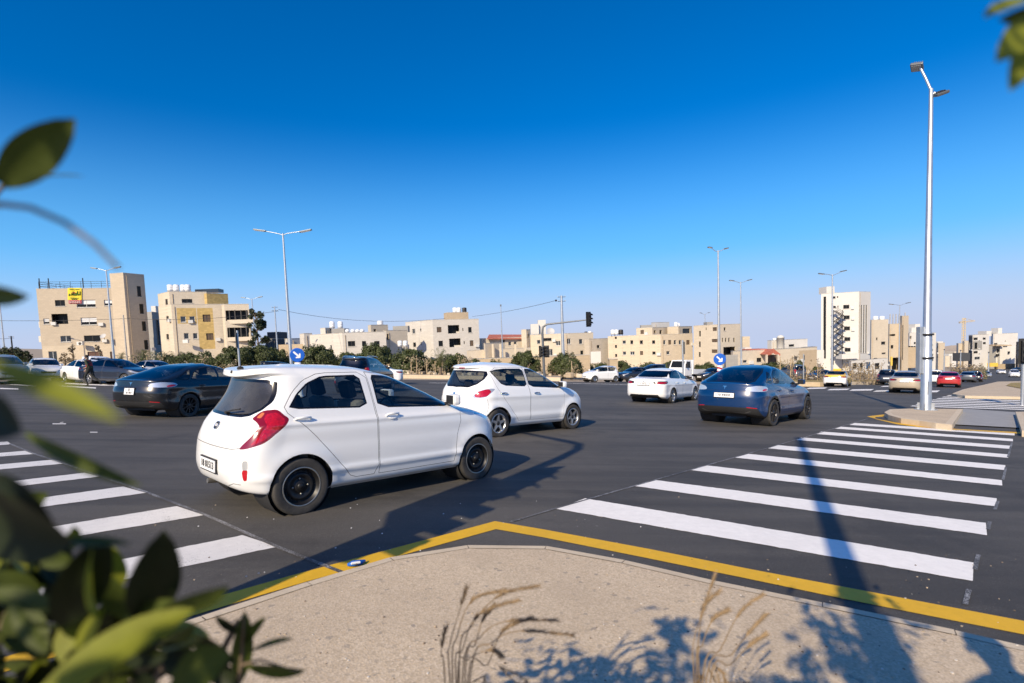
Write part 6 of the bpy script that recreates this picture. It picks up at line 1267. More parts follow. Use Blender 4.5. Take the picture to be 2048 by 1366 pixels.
# traffic signals
def head(parent, M, s=1.0, name='signal_head'):
    b = MB(); b.box((-.17 * s, -.12 * s, -.50 * s), (.17 * s, .12 * s, .50 * s), M_('signal_black'), M, .03 * s); b.box((-.26 * s, .05 * s, -.60 * s), (.26 * s, .07 * s, .60 * s), M_('signal_black'), M)
    for k, z in enumerate((.32, 0, -.32)):
        for i in range(9):
            a0, a1 = math.pi * (i / 9) , math.pi * ((i + 1) / 9); rr = .14 * s; q = [Vector((rr * math.cos(a0), -.12 * s, z * s + rr * math.sin(a0))), Vector((rr * math.cos(a1), -.12 * s, z * s + rr * math.sin(a1))), Vector((rr * math.cos(a1), -.34 * s, z * s + rr * math.sin(a1) - .03 * s)), Vector((rr * math.cos(a0), -.34 * s, z * s + rr * math.sin(a0) - .03 * s))]; b.face([M @ x for x in q], M_('signal_black'))
    o = b.build(name, parent); l = MB()
    for z in (.32, 0, -.32): l.ball((0, -.12 * s, z * s), (.125 * s, .03 * s, .125 * s), M_('lens_off'), 10)
    for i in range(len(l.v)): l.v[i] = tuple(M @ Vector(l.v[i]))
    l.build('lens', o); return o
def rotz(a): return Matrix.Rotation(rad(a), 4, 'Z')
D = 46; g = onground(1088, D); r = empty('traffic_signal', tuple(g), label='grey signal mast with a long arm and a black three lamp head at its tip', cat='traffic light')
H = P(1083, 650, D).z - g.z; tip = P(1172, 640, D - 1) - g; b = MB(); b.tube([(0, 0, -.1), (-.05, 0, H - .7), (0, 0, H - .2), (.35, 0, H + .03)] + [Vector((.35, 0, H + .03)).lerp(tip, k / 4) for k in range(1, 5)], [.12, .10, .09, .08, .07, .06, .06, .05], M_('lamp_head'), 8); b.build('mast', r)
head(r, Matrix.Translation(tip + Vector((.25, 0, .05))) @ rotz(35), 1.05); z = P(1088, 703, D).z - g.z; head(r, Matrix.Translation((-.25, -.1, z)) @ rotz(60), .85); head(r, Matrix.Translation((.25, -.1, z)) @ rotz(-20), .85)
D = 24; g = onground(2047, D); r = empty('traffic_signal', tuple(g), label='black signal on a grey post cut by the right edge', cat='traffic light'); H = P(2047, 682, D).z - g.z; b = MB(); b.tube([(0, 0, -.1), (0, 0, H)], .075, M_('galvanised'), 10); b.build('mast', r); head(r, Matrix.Translation((-.05, -.15, H - .45)) @ rotz(-25), .95); head(r, Matrix.Translation((.28, .1, H - .45)) @ rotz(60), .95)
# blue keep-right signs on striped bollards
def arrow_sign(u, v, D, dia, lab):
    c = P(u, v, D); g = Vector((c.x, c.y, gz(c.x, c.y))); R = dia / 2 * D / FPX; r = empty('arrow_sign', tuple(g), label=lab, cat='road sign'); view = (Vector((0, 0, CAM_H)) - c); view.z = 0; ang = math.atan2(view.x, -view.y)
    M = Matrix.Translation((0, 0, c.z - g.z)) @ Matrix.Rotation(ang * .7, 4, 'Z') @ Matrix.Rotation(math.pi / 2, 4, 'X')   # local XY plane upright, +Z towards the viewer
    b = MB(); n = 36; b.lathe([(.001, .02), (R * .94, .02)], M_('sign_blue'), n, M, False); b.lathe([(R * .94, .02), (R, .018), (R, -.01), (.001, -.01)], M_('sign_blue'), n, M); b.build('disc', r)
    b = MB(); a = rad(-45); rot = Matrix.Rotation(a, 4, 'Z'); L = R * .68; w = R * .12; hw = R * .40
    for pts in ([(-L, -w), (L * .35, -w), (L * .35, w), (-L, w)], [(L * .05, hw), (L * .05 + hw * .45, hw * 1.08), (L * .86, 0), (L * .30, 0)], [(L * .30, 0), (L * .86, 0), (L * .05 + hw * .45, -hw * 1.08), (L * .05, -hw)]): b.face([M @ rot @ Vector((x, y, .026)) for x, y in pts], M_('sign_white'))
    b.build('arrow', r)
    bh = c.z - g.z - R - .02; b = MB(); b.lathe([(.17, 0), (.16, .05), (.13, .08), (.13, bh), (.001, bh)], M_('sign_white'), 18); b.build('bollard', r); b = MB()
    for k in range(5):
        z0 = bh - .12 - k * .20
        for i in range(14):
            a0, a1 = 6.283 * i / 14, 6.283 * (i + 1) / 14; s0, s1 = -.06 * math.sin(a0 + 1.2), -.06 * math.sin(a1 + 1.2)
            if z0 - .15 > .1: b.face([(.134 * math.cos(a0), .134 * math.sin(a0), z0 + s0 - .09), (.134 * math.cos(a1), .134 * math.sin(a1), z0 + s1 - .09), (.134 * math.cos(a1), .134 * math.sin(a1), z0 + s1), (.134 * math.cos(a0), .134 * math.sin(a0), z0 + s0)], M_('stripe_red'))
    b.build('stripes', r)
arrow_sign(594.5, 710, 23, 28, 'round blue arrow sign above the roof of the nearest white car'); arrow_sign(1439.5, 718.5, 27, 23.5, 'round blue arrow sign on a striped post left of the blue car')
def sign_back(u, v0, v1, D, lab, side, rot=70):
    g = onground(u, D); H = P(u, v0, D).z - g.z; r = empty('sign_post', tuple(g), label=lab, cat='sign post'); b = MB(); b.tube([(0, 0, -.1), (0, 0, H)], .055, M_('galvanised'), 10); b.build('post', r); b = MB(); h = P(u, v1, D).z - g.z; M = rotz(rot); b.box((-.3, -.02, h), (.3, .02, H - .1), M_('sign_back'), Matrix.Translation((side * .09, .06, 0)) @ M); b.build('panel', r)
sign_back(479, 661, 695, 30, 'thin steel post with a dark sign panel seen edge on, above the black car', -1, 109); sign_back(1366, 680, 708, 30, 'thin steel post with a grey sign panel seen edge on, before the white truck', 1, 78)
sign_back(1607, 708, 720, 52, 'slim white post with a small panel behind the blue car', 1)
b = MB(); M = Matrix.Translation(P(1462, 722, 60)); b.box((-.75, -.05, -.7), (.75, .05, .7), M_('stone_grey'), M); b.tube([P(1455, 730, 60.1), P(1455, 760, 60.1)], .05, M_('iron'), 5); b.tube([P(1469, 730, 60.1), P(1469, 760, 60.1)], .05, M_('iron'), 5); tag(b.build('notice_board'), 'grey notice board on two legs beside the right arrow sign', 'board')
# ------------------------------------------------------------------ traffic
def badge_text(root, M, s, size, m='sign_white'):
    tm = text_mesh(s, size, M_(m), .001); tm.transform(M @ Matrix.Translation((0, 0, .006))); return link('lettering', tm, root)
r, sh, made = make_car(PIC, 'small white hatchback with black steel wheels and large red tail lamps', name='hatchback', res=(110, 76))
place(r, PIC, (604, 971), (954.6, 917.5)); W = M_('white_paint')
for d, x, z in (('door#1', .02, .945), ('door#2', 1.06, .925)): add_handle(r, sh, made, d, x, z, W)
add_mirror(r, sh, 1.98, 1.01, W); add_plate(r, sh, .47, '18 81513', .43, .115, size=.098)
bd, M = add_badge(r, sh, 'R', 0, .86, 'oval', .042); badge_text(bd, M, 'KIA', .042)
p, n = frame_at(sh, 'R', 0, 1.425); b = MB(); b.ball(p + Vector((.06, 0, .02)), (.035, .018, .022), M_('seam'), 8); b.tube([p + Vector((-.02, 0, -.005)), p + Vector((-.03, 0, -.03))], .012, M_('seam'), 6); b.build('washer_nozzle', r)
p, n = frame_at(sh, 'R', .05, .985); b = MB(); b.ball(p + n * .012, (.022, .022, .018), M_('seam'), 8); b.tube([p + n * .022, p + n * .03 + Vector((0, -.22, .03)), p + n * .028 + Vector((.02, -.36, .05))], .008, M_('seam'), 6); b.build('rear_wiper', r)
b = MB(); b.tube([(-.30, .32, .22), (-.52, .32, .235)], .028, M_('nut'), 10); b.box((-.36, -.25, .17), (-.12, .30, .27), M_('black_plastic'), bev=.04); b.build('exhaust', r)
r, sh, made = make_car(BEN, 'tall white hatchback with rounded red tail lamps and star alloy wheels', name='hatchback', res=(96, 70)); place(r, BEN, (997.7, 845.7), (1146.1, 834)); W = M_('pearl_paint')
for d, x, z in (('door#1', .14, .91), ('door#2', 1.12, .895)): add_handle(r, sh, made, d, x, z, M_('chrome'))
add_mirror(r, sh, 1.94, 1.02, W); add_badge(r, sh, 'R', 0, .90, 'bar', .035); add_badge(r, sh, 'R', .02, .755, 'bar', .05)
FS = dict(FST, arch_trim=True); r, sh, made = make_car(FS, 'dark blue fastback sport utility car with a long white number plate', name='fastback_car', res=(96, 72)); place(r, FST, (1548.7, 824.9), (1615.9, 814.4)); W = M_('blue_paint')
add_mirror(r, sh, 2.20, 1.08, W); add_plate(r, sh, .80, '10 44430', .52, .115, size=.09); add_badge(r, sh, 'R', 0, 1.0, 'tee', .05)
for d, x, z in (('door#1', .42, .93), ('door#2', 1.38, .90)): add_handle(r, sh, made, d, x, z, W, .2)
S3 = scaled(FST, .985, .965, .885, paint='black_paint'); r, sh, made = make_car(S3, 'glossy black fastback saloon with clear tail lamps behind the nearest hatchback', name='fastback_car', res=(96, 72)); place(r, S3, (379.9, 810), yaw=rad(76)); W = M_('black_paint')
add_mirror(r, sh, 2.16, .96, W); add_plate(r, sh, .70, '33', .30, .16, text2='81787', size=.075); add_badge(r, sh, 'R', 0, .885, 'tee', .045)
for d, x, z in (('door#1', .42, .83), ('door#2', 1.38, .80)): add_handle(r, sh, made, d, x, z, W, .2)
r, sh, made = make_car(SED, 'white saloon with slim dark tail lamps left of the blue car', name='saloon_car', res=(90, 66)); place(r, SED, (1346.5, 791.3), yaw=rad(52)); W = M_('white_paint')
add_mirror(r, sh, 2.06, .99, W); add_plate(r, sh, .80, '17 30126', .50, .11, size=.085); add_badge(r, sh, 'R', 0, .94, 'ring', .05)
for d, x, z in (('door#1', .42, .86), ('door#2', 1.30, .84)): add_handle(r, sh, made, d, x, z, W)
# mid-distance and far cars: same shells, reshaped
LO = (54, 42)
SUV = scaled(PIC, 1.24, 1.10, 1.22, paint='navy_paint', rim='alloy', swap={'clear_glass': 'tint_glass', 'dusty_glass': 'dark_glass'}); VAN = scaled(PIC, 1.30, 1.10, 1.26, paint='white_paint', swap={'clear_glass': 'dark_glass', 'dusty_glass': 'dark_glass'})
def far(spec, paint_, u, v, yaw, lab, name='saloon_car', plate=True, front=False, cat='car', grp='cars crossing or queueing at the far side', at=None, extra=None, k=(1, 1, 1)):
    s = scaled(spec, *k, paint=paint_); a = at if at is not None else (s['rings'][2][0], 0) if not front else (s['rings'][2][7], 0)
    r, sh, made = make_car(s, lab, cat, grp, LO, True, name); stand(r, s, u, v, yaw, a); zb = s['rings'][6][5]; xb = s['rings'][6][7] - .2; add_mirror(r, sh, xb, zb - .02, M_(paint_), .95)
    if plate:
        z0 = s['rings'][3][5] * (1.18 if spec is SED else 1.0)
        if front: add_plate(r, sh, s['rings'][2][8] * .98, '', .5, .11, view='F')
        else: add_plate(r, sh, z0, '', .5, .11)
    return r, sh, s
HR = 'cars driving away along the right hand road'
r, sh, s = far(SED, 'yellow_paint', 1668, 774, 52, 'yellow taxi with a white rear bumper beside the right median', 'taxi', cat='taxi', grp=HR)
p, n = frame_at(sh, 'R', 0, .45)
for o in list(r.children):      # the taxi's white lower half
    if o.name.startswith('body'):
        o.data.materials.append(M_('white_paint')); me = o.data; k = len(me.materials) - 1
        for pl in me.polygons:
            if pl.center.x < -.35 and pl.center.z < .80 and me.materials[pl.material_index] == M_('yellow_paint'): pl.material_index = k
b = MB(); b.box((.62, -.3, 1.44), (.80, .3, 1.56), M_('yellow_paint'), bev=.03); b.build('roof_sign', r)
far(SED, 'beige_paint', 1808, 787, 50, 'beige saloon seen from behind, left of the big lamp pole', grp=HR, k=(1, 1, 1.02)); far(SUV, 'navy_paint', 1772, 770, 50, 'dark car just ahead of the beige saloon', 'suv', grp=HR, k=(.9, .95, .86)); far(SUV, 'white_paint', 1866, 769, 47, 'white car half hidden by the big lamp pole', 'suv', grp=HR, k=(.95, 1, .88)); far(SED, 'red_paint', 1897, 775, 50, 'red saloon right of the big lamp pole', grp=HR)
far(SED, 'grey_paint', 1934, 765, 47, 'dark grey saloon partly hidden behind the red one', grp=HR, plate=False); far(SUV, 'black_paint', 1949, 764, 47, 'black hatchback ahead of the red saloon', 'hatchback', grp=HR, k=(.9, .95, .84))
far(SED, 'silver_paint', 1974, 755.5, 235, 'small pale saloon coming down the right road', front=True, grp='cars coming down the right hand road'); far(SED, 'white_paint', 2005, 748, 235, 'tiny white saloon far up the right road', front=True, grp='cars coming down the right hand road'); far(VAN, 'white_paint', 2030, 755.5, 230, 'white van at the right edge of the far road', 'van', front=True, cat='van', grp='cars coming down the right hand road'); far(SED, 'black_paint', 2026, 742, 200, 'dark parked car below the white hotel', front=True, grp='cars coming down the right hand road')
far(BEN, 'white_paint', 1167, 763.5, 205, 'small white hatchback facing left beyond the junction', 'hatchback', front=True, k=(.98, 1, .98)); far(SED, 'navy_paint', 1236, 763, 215, 'dark blue saloon facing left behind the white hatchback', front=True, plate=True); far(SUV, 'black_paint', 1275, 760, 215, 'black off road car between the dark saloon and the white saloon', 'suv', front=True)
far(SED, 'black_paint', 1398, 762, 215, 'black saloon left of the striped arrow sign post', front=True); far(SUV, 'grey_paint', 1605, 762, 100, 'grey van behind the tail of the blue car', 'suv', plate=False, k=(1, 1, 1.1)); far(SED, 'navy_paint', 1622, 763, 215, 'dark blue parked saloon behind the staked saplings', front=True); far(SED, 'silver_paint', 1425, 758, 215, 'silver saloon tucked behind the arrow sign post', front=True)
far(SED, 'white_paint', 1735, 744, 180, 'white car parked under the canopy of the white tower', front=True)
r, sh, s = far(SUV, 'navy_paint', 698, 787, 84, 'dark blue estate car with roof rails behind the nearest hatchback', 'estate_car', plate=False, k=(1.05, 1.02, 1.0)); pts = [(-.1, .62), (.2, .60), (1.2, .58), (1.5, .58)]
for sg in (1, -1):
    b = MB(); b.tube([(x, y * sg, 1.835 if 0 < i < 3 else 1.79) for i, (x, y) in enumerate(pts)], .022, M_('chrome'), 6); b.build('roof_rail', r)
far(SED, 'white_paint', 806, 768, 195, 'white saloon whose rear shows just beyond the dark estate car', plate=False); far(SUV, 'black_paint', 512, 757, 30, 'dark car mostly hidden between the black saloon and the nearest hatchback', 'suv', plate=False, k=(1, 1, .82))
QL = 'cars queueing at the far left'
far(SUV, 'silver_paint', 24, 769, -38, 'silver car at the left edge behind blurred leaves', 'suv', front=True, grp=QL, k=(1.05, 1.05, .92)); far(SED, 'white_paint', 98, 763, -44, 'white saloon with a dark grille facing the camera', front=True, grp=QL, k=(1, 1, 1.04))
far(SED, 'white_paint', 218, 767.5, -30, 'white saloon seen from its front corner behind the walking person', front=True, grp=QL); far(SUV, 'white_paint', 240, 757, -25, 'white off road car behind the white corner saloon', 'suv', front=True, grp=QL, k=(1, 1, .94)); far(SED, 'navy_paint', 300, 770, -14, 'dark blue grey saloon in the queue left of the black fastback', front=True, grp=QL, k=(1, 1, 1.05)); far(SED, 'silver_paint', 362, 762, -18, 'silver saloon hidden behind the roof of the black fastback', front=True, grp=QL, plate=False)
# white flatbed truck
tr = empty('truck', label='white truck cab seen above the white saloon', cat='truck'); W = M_('white_paint'); b = MB(); b.box((3.0, -.98, .55), (4.6, .98, 1.35), W, bev=.08); vs = [(3.05, -.95, 1.33), (4.55, -.95, 1.33), (4.15, -.85, 2.25), (3.1, -.88, 2.28), (3.05, .95, 1.33), (4.55, .95, 1.33), (4.15, .85, 2.25), (3.1, .88, 2.28)]; b.add(vs, [(0, 1, 2, 3), (5, 4, 7, 6), (1, 5, 6, 2), (4, 0, 3, 7), (3, 2, 6, 7)], W); b.build('cab', tr)
b = MB(); gl = M_('pane_dark'); b.face([(4.505, -.80, 1.45), (4.505, .80, 1.45), (4.20, .74, 2.15), (4.20, -.74, 2.15)], gl); o = b.build('windscreen', tr)
for sg in (1, -1): b = MB(); b.face([(3.35, .965 * sg, 1.42), (4.35, .965 * sg, 1.42), (4.05, .90 * sg, 2.12), (3.35, .90 * sg, 2.12)], gl); b.build('window', tr); b = MB(); b.box((4.3, 1.0 * sg - .02, 1.5), (4.4, 1.24 * sg, 1.9) if sg > 0 else (4.4, 1.0 * sg + .02, 1.9), M_('black_plastic')) if sg > 0 else b.box((4.3, -1.24, 1.5), (4.4, -.98, 1.9), M_('black_plastic')); b.build('side_mirror', tr); b = MB(); b.box((4.58, .55 * sg - .2, .75), (4.63, .55 * sg + .2, .95), M_('lamp_clear')); b.build('headlamp', tr)
b = MB(); b.box((-1.2, -1.0, .75), (2.95, 1.0, .90), W); b.box((2.75, -1.0, .9), (2.9, 1.0, 2.3), W); b.box((-1.2, -1.0, .9), (2.75, -.95, 1.3), W); b.box((-1.2, .95, .9), (2.75, 1.0, 1.3), W); b.build('load_bed', tr); b = MB(); b.box((-1.2, -.45, .45), (4.4, .45, .75), M_('seam')); b.build('chassis', tr)
tm, rm = wheel_meshes(.40, .22, .25, 'steel')
for x in (0, 3.7):
    for sg in (1, -1): w = link('wheel', tm, tr); w.location = (x, -sg * .86, .39); link('rim', rm, w); w.rotation_euler = (0, 0, 0 if sg > 0 else math.pi)
q = ground_quat(rad(222)); tr.rotation_mode = 'QUATERNION'; tr.rotation_quaternion = q; tr.location = onground(1352, 58) - q @ Vector((4.6, 0, 0))
# ------------------------------------------------------------------ people
mat('skin', (.42, .26, .18), .6); mat('hair_black', (.015, .012, .010), .7); mat('cloth_dark', (.02, .022, .02), .9); mat('cloth_camo', (.045, .05, .028), .9, noise=(14, .8)); mat('vest_red', (.35, .015, .02), .8); mat('cloth_blue', (.05, .07, .12), .9); mat('shoe_black', (.015, .015, .015), .6)
def person(label, loc, yaw, pose, height=1.75, legs='cloth_dark', top='cloth_camo', vest=None, quat=None):
    """one skinned body from joints (metres, x forward, y left) for a 1.75 m figure"""
    J = dict(pelvis=(0, 0, .95, .145), waist=(0, 0, 1.08, .13), chest=(.01, 0, 1.30, .155), neck0=(0, 0, 1.45, .075), neck=(.01, 0, 1.52, .055), head=(.02, 0, 1.62, .092), crown=(.01, 0, 1.70, .075),
             hl=(0, .09, .92, .095), hr=(0, -.09, .92, .095), kl=(0, .10, .50, .062), kr=(0, -.10, .50, .062), al=(-.02, .10, .09, .043), ar=(-.02, -.10, .09, .043), tl=(.14, .11, .035, .036), tr=(.14, -.11, .035, .036),
             sl=(0, .19, 1.42, .065), sr=(0, -.19, 1.42, .065), el=(-.02, .25, 1.14, .042), er=(-.02, -.25, 1.14, .042), wl=(.06, .26, .90, .030), wr=(.06, -.26, .90, .030), pl=(.09, .26, .83, .034), pr=(.09, -.26, .83, .034))
    for k, v in pose.items(): J[k] = tuple(v) + (J[k][3],)
    E = [('pelvis', 'waist'), ('waist', 'chest'), ('chest', 'neck0'), ('neck0', 'neck'), ('neck', 'head'), ('head', 'crown')]
    for s in 'lr': E += [('pelvis', 'h' + s), ('h' + s, 'k' + s), ('k' + s, 'a' + s), ('a' + s, 't' + s), ('chest', 's' + s), ('s' + s, 'e' + s), ('e' + s, 'w' + s), ('w' + s, 'p' + s)]
    for s in 'lr':      # five fingers rooted in each palm
        p = Vector(J['p' + s][:3]); w = Vector(J['w' + s][:3]); d = (p - w).normalized(); sd = d.orthogonal().normalized()
        for i in range(5):
            o = (i - 2) * .018; L = (.045, .075, .085, .078, .06)[i] if s == 'l' else (.06, .078, .085, .075, .045)[i]; k1, k2 = 'f%s%da' % (s, i), 'f%s%db' % (s, i); J[k1] = tuple(p + sd * o + d * .03) + (.010,); J[k2] = tuple(p + sd * o * 1.25 + d * (.03 + L)) + (.008,); E += [('p' + s, k1), (k1, k2)]
    names = list(J); me = bpy.data.meshes.new('person'); me.from_pydata([J[n][:3] for n in names], [(names.index(a), names.index(b)) for a, b in E], [])
    o = bpy.data.objects.new('person', me); COL.objects.link(o); sk = o.modifiers.new('skin', 'SKIN'); sd = o.modifiers.new('sub', 'SUBSURF'); sd.levels = 1; sd.render_levels = 1
    for i, n in enumerate(names): r = J[n][3]; me.skin_vertices[0].data[i].radius = (r, r * (1.25 if n in ('chest', 'waist', 'pelvis') else 1)); me.skin_vertices[0].data[i].use_root = (n == 'pelvis')
    dg = bpy.context.evaluated_depsgraph_get(); m2 = bpy.data.meshes.new_from_object(o.evaluated_get(dg)); bpy.data.objects.remove(o)
    ms = [M_(top), M_(legs), M_('skin'), M_('shoe_black'), M_(vest or top)]; m2.materials.clear()
    for m in ms: m2.materials.append(m)
    nk = J['neck'][2] - .02; seg = [(Vector(J[a][:3]), Vector(J[b][:3]), 2 if (a[0] in 'pf' and a not in ('pelvis',)) or a in ('neck', 'head') or a[0] == 'w' and len(a) == 2 else 3 if a[0] == 'a' else 1 if a[0] in 'hk' and a not in ('head',) or a == 'pelvis' and b[0] == 'h' else 4 if a in ('waist', 'chest') and b in ('chest', 'neck0') else 0) for a, b in E]
    for pl in m2.polygons:
        c = pl.center; best = min(seg, key=lambda s_: (c - (s_[0] + (s_[1] - s_[0]) * max(0, min(1, (c - s_[0]).dot(s_[1] - s_[0]) / max((s_[1] - s_[0]).length_squared, 1e-6))))).length); pl.material_index = best[2]; pl.use_smooth = True
    r = link('person', m2); r.rotation_mode = 'QUATERNION'; r.rotation_quaternion = Quaternion((0, 0, 1), yaw); r.location = loc; k = height / 1.75; r.scale = (k, k, k); tag(r, label, 'person')
    hc = Vector(J['head'][:3]); b = MB(); b.ball(hc + Vector((-.022, 0, .035)), (.100, .088, .092), M_('hair_black'), 12); b.build('hair', r)
    b = MB(); b.ball(hc + Vector((.098, 0, -.005)), (.018, .014, .022), M_('skin'), 8)
    for s in (1, -1): b.ball(hc + Vector((.080, .034 * s, .02)), (.012, .013, .009), M_('frame_white'), 8); b.ball(hc + Vector((.090, .034 * s, .02)), .006, M_('hair_black'), 6); b.ball(hc + Vector((0, .092 * s, .0)), (.020, .012, .028), M_('skin'), 8)
    b.ball(hc + Vector((.083, 0, -.045)), (.010, .024, .006), M_('vest_red'), 8); b.build('face', r)
    return r
hd = math.atan2(-CR[1], -CR[0])
g = G(183, 773); person('person in dark camouflage clothes and a red vest striding left past the queue', g, hd, dict(chest=(.06, 0, 1.29), neck0=(.09, 0, 1.43), neck=(.11, 0, 1.50), head=(.14, 0, 1.60), crown=(.13, 0, 1.68), sl=(.07, .19, 1.40), sr=(.07, -.19, 1.40), kl=(.24, .10, .54), al=(.10, .10, .10), tl=(.26, .11, .05), kr=(-.10, -.10, .48), ar=(-.46, -.10, .22), tr=(-.38, -.11, .08), el=(-.12, .27, 1.16), wl=(-.02, .28, .95), pl=(.03, .28, .89), er=(.20, -.26, 1.16), wr=(.36, -.22, 1.05), pr=(.42, -.21, 1.02)), vest='vest_red')
SH = lambda h: Vector((math.sin(SUN_AZ), math.cos(SUN_AZ), 0)) * h / math.tan(SUN_EL)
# the photographer and a companion stand behind the camera; their shadows fall into the picture
person('photographer standing behind the camera with both hands raised to the face', (-.03, -.30, gz(0, -.3) + .12), math.pi / 2, dict(el=(.18, .26, 1.22), er=(.18, -.26, 1.22), wl=(.24, .10, 1.44), wr=(.24, -.10, 1.44), pl=(.27, .07, 1.49), pr=(.27, -.07, 1.49)), 1.66, 'cloth_blue', 'cloth_dark')
S = G(1990, 1316, .12); h = 1.72; q = S - SH(h + .02); person('companion standing at the right behind the shrubs', (q.x, q.y, gz(q.x, q.y) + .12), math.pi / 2, {}, 1.74, 'cloth_blue', 'cloth_dark')

# ------------------------------------------------------------------ lamp post and signal mast beside the photographer, known by their shadows
S = G(1601, 884); hl = 9.6; q = S - SH(hl); gq = Vector((q.x, q.y, gz(q.x, q.y))); hl2 = hl
r = empty('street_lamp', (q.x, q.y, gz(q.x, q.y) + .1), label='galvanised lamp post behind the photographer that shades the right zebra', cat='street lamp'); b = MB(); b.tube([(0, 0, -.1), (0, 0, 2.2), (0, 0, 2.25), (0, 0, hl - .6)], [.15, .14, .11, .075], M_('galvanised'), 12); b.build('pole', r)
S2 = G(1140, 908); hm = 5.6; q = S2 - SH(hm); g0 = Vector((q.x, q.y, gz(q.x, q.y) + .1)); tipg = G(990, 876); tp = tipg - SH(hm + .1)
r = empty('traffic_signal', tuple(g0), label='near signal mast left of the photographer whose shadow crosses the road', cat='traffic light'); d = (Vector((tp.x, tp.y, 0)) - Vector((g0.x, g0.y, 0))); b = MB(); b.tube([(0, 0, -.1), (0, 0, hm - .9), d * .03 + Vector((0, 0, hm - .35)), d * .12 + Vector((0, 0, hm - .05)), d * .25 + Vector((0, 0, hm)), d + Vector((0, 0, hm + .1))], [.12, .095, .09, .085, .08, .05], M_('lamp_head'), 10); b.build('mast', r)
for zz, aa, ox in ((3.35, 20, .36), (3.15, 100, -.34), (2.2, 60, .30)): head(r, Matrix.Translation((ox * .8, ox * .5, zz)) @ rotz(aa), 1.05)

# ------------------------------------------------------------------ near shrubs
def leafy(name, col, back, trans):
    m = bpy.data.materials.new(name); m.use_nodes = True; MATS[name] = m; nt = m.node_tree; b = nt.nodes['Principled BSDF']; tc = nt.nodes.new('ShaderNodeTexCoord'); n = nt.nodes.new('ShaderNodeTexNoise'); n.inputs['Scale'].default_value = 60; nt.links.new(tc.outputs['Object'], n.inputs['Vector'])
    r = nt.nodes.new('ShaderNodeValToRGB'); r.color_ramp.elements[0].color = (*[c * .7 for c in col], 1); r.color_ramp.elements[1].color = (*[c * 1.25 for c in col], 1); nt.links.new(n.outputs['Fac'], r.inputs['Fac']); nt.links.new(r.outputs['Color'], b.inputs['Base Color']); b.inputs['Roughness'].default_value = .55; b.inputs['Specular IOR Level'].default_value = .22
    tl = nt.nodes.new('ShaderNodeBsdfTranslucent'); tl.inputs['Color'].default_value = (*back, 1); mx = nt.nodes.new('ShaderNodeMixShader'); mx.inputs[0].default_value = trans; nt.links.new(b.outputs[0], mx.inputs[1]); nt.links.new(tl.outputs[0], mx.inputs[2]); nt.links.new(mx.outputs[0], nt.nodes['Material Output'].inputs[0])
leafy('leaf_near', (.06, .08, .015), (.08, .12, .01), .25); leafy('leaf_lime_lit', (.20, .22, .025), (.24, .28, .02), .30); leafy('leaf_shaded', (.014, .022, .008), (.02, .03, .005), .10)  # sunlight and shade put into leaf colour: bright lime copy, near-black copy
def leaf(mb, a, c, w, nrm, m, curl=.12, fold=.25):
    a, c = Vector(a), Vector(c); ax = c - a; L = ax.length; t = ax / L; n = (nrm - t * nrm.dot(t)).normalized(); s = t.cross(n); N = 9; rows = []
    for i in range(N + 1):
        x = i / N; half = w * .5 * (math.sin(math.pi * min(x * .93 + .05, 1)) ** .75) * (1.0 if x < .97 else .35); p = a + ax * x - n * curl * L * (x - .5) ** 2 * 1.2
        rows.append([p - s * half + n * fold * half, p - s * half * .5 + n * fold * half * .35, p, p + s * half * .5 + n * fold * half * .35, p + s * half + n * fold * half])
    vs = [q for R in rows for q in R]; fs = [(i * 5 + j, i * 5 + j + 1, (i + 1) * 5 + j + 1, (i + 1) * 5 + j) for i in range(N) for j in range(4)]; mb.add(vs, fs, M_(m), True)
SUNV = -sdir; TOCAM = Vector((-CW[0], -CW[1], -CW[2])); UPV = Vector((0, 0, 1)); LEFT = Vector((-1, 0, 0))
sh = empty('leafy_shrub', (-.85, .30, gz(-.85, .3) + .12), label='leafy green shrub close to the camera, blurred along the left edge', cat='shrub'); so = Vector(sh.location)
mb = MB(); stems = MB()
def LP(u0, v0, D0, u1, v1, D1, wpx, nr, m, curl=.12, fold=.25):
    a, c = P(u0, v0, D0) - so, P(u1, v1, D1) - so; leaf(mb, a, c, wpx * (D0 + D1) / 2 / FPX, nr, m, curl, fold)
F = (TOCAM * .75 + UPV * .5).normalized(); Bk = (UPV * .9 + TOCAM * .2 + LEFT * .3).normalized(); Dk = (TOCAM * .9 - UPV * .35 + Vector((.6, 0, 0))).normalized()
LP(-2, 372, .42, 146, 240, .40, 80, Dk, 'leaf_near'); LP(2, 372, .52, 70, 312, .505, 34, F, 'leaf_lime_lit'); LP(25, 362, .53, 165, 345, .50, 26, Bk, 'leaf_near'); LP(-60, 585, .42, 52, 594, .40, 44, Dk, 'leaf_near')
LP(-40, 715, .26, 240, 838, .23, 52, (TOCAM * .6 + UPV * .7).normalized(), 'leaf_lime_lit', .05); LP(-40, 805, .34, 40, 865, .33, 90, Dk, 'leaf_shaded'); LP(40, 868, .46, 275, 975, .44, 34, Dk, 'leaf_near'); LP(90, 905, .47, 230, 945, .45, 18, F, 'leaf_lime_lit', .1)
LP(-60, 1010, .40, 138, 1090, .38, 150, Dk, 'leaf_shaded'); LP(-30, 960, .42, 110, 1075, .40, 110, Dk, 'leaf_shaded'); LP(30, 1095, .44, 258, 1080, .42, 40, Bk, 'leaf_near'); LP(205, 1078, .45, 120, 1260, .46, 90, Dk, 'leaf_shaded')
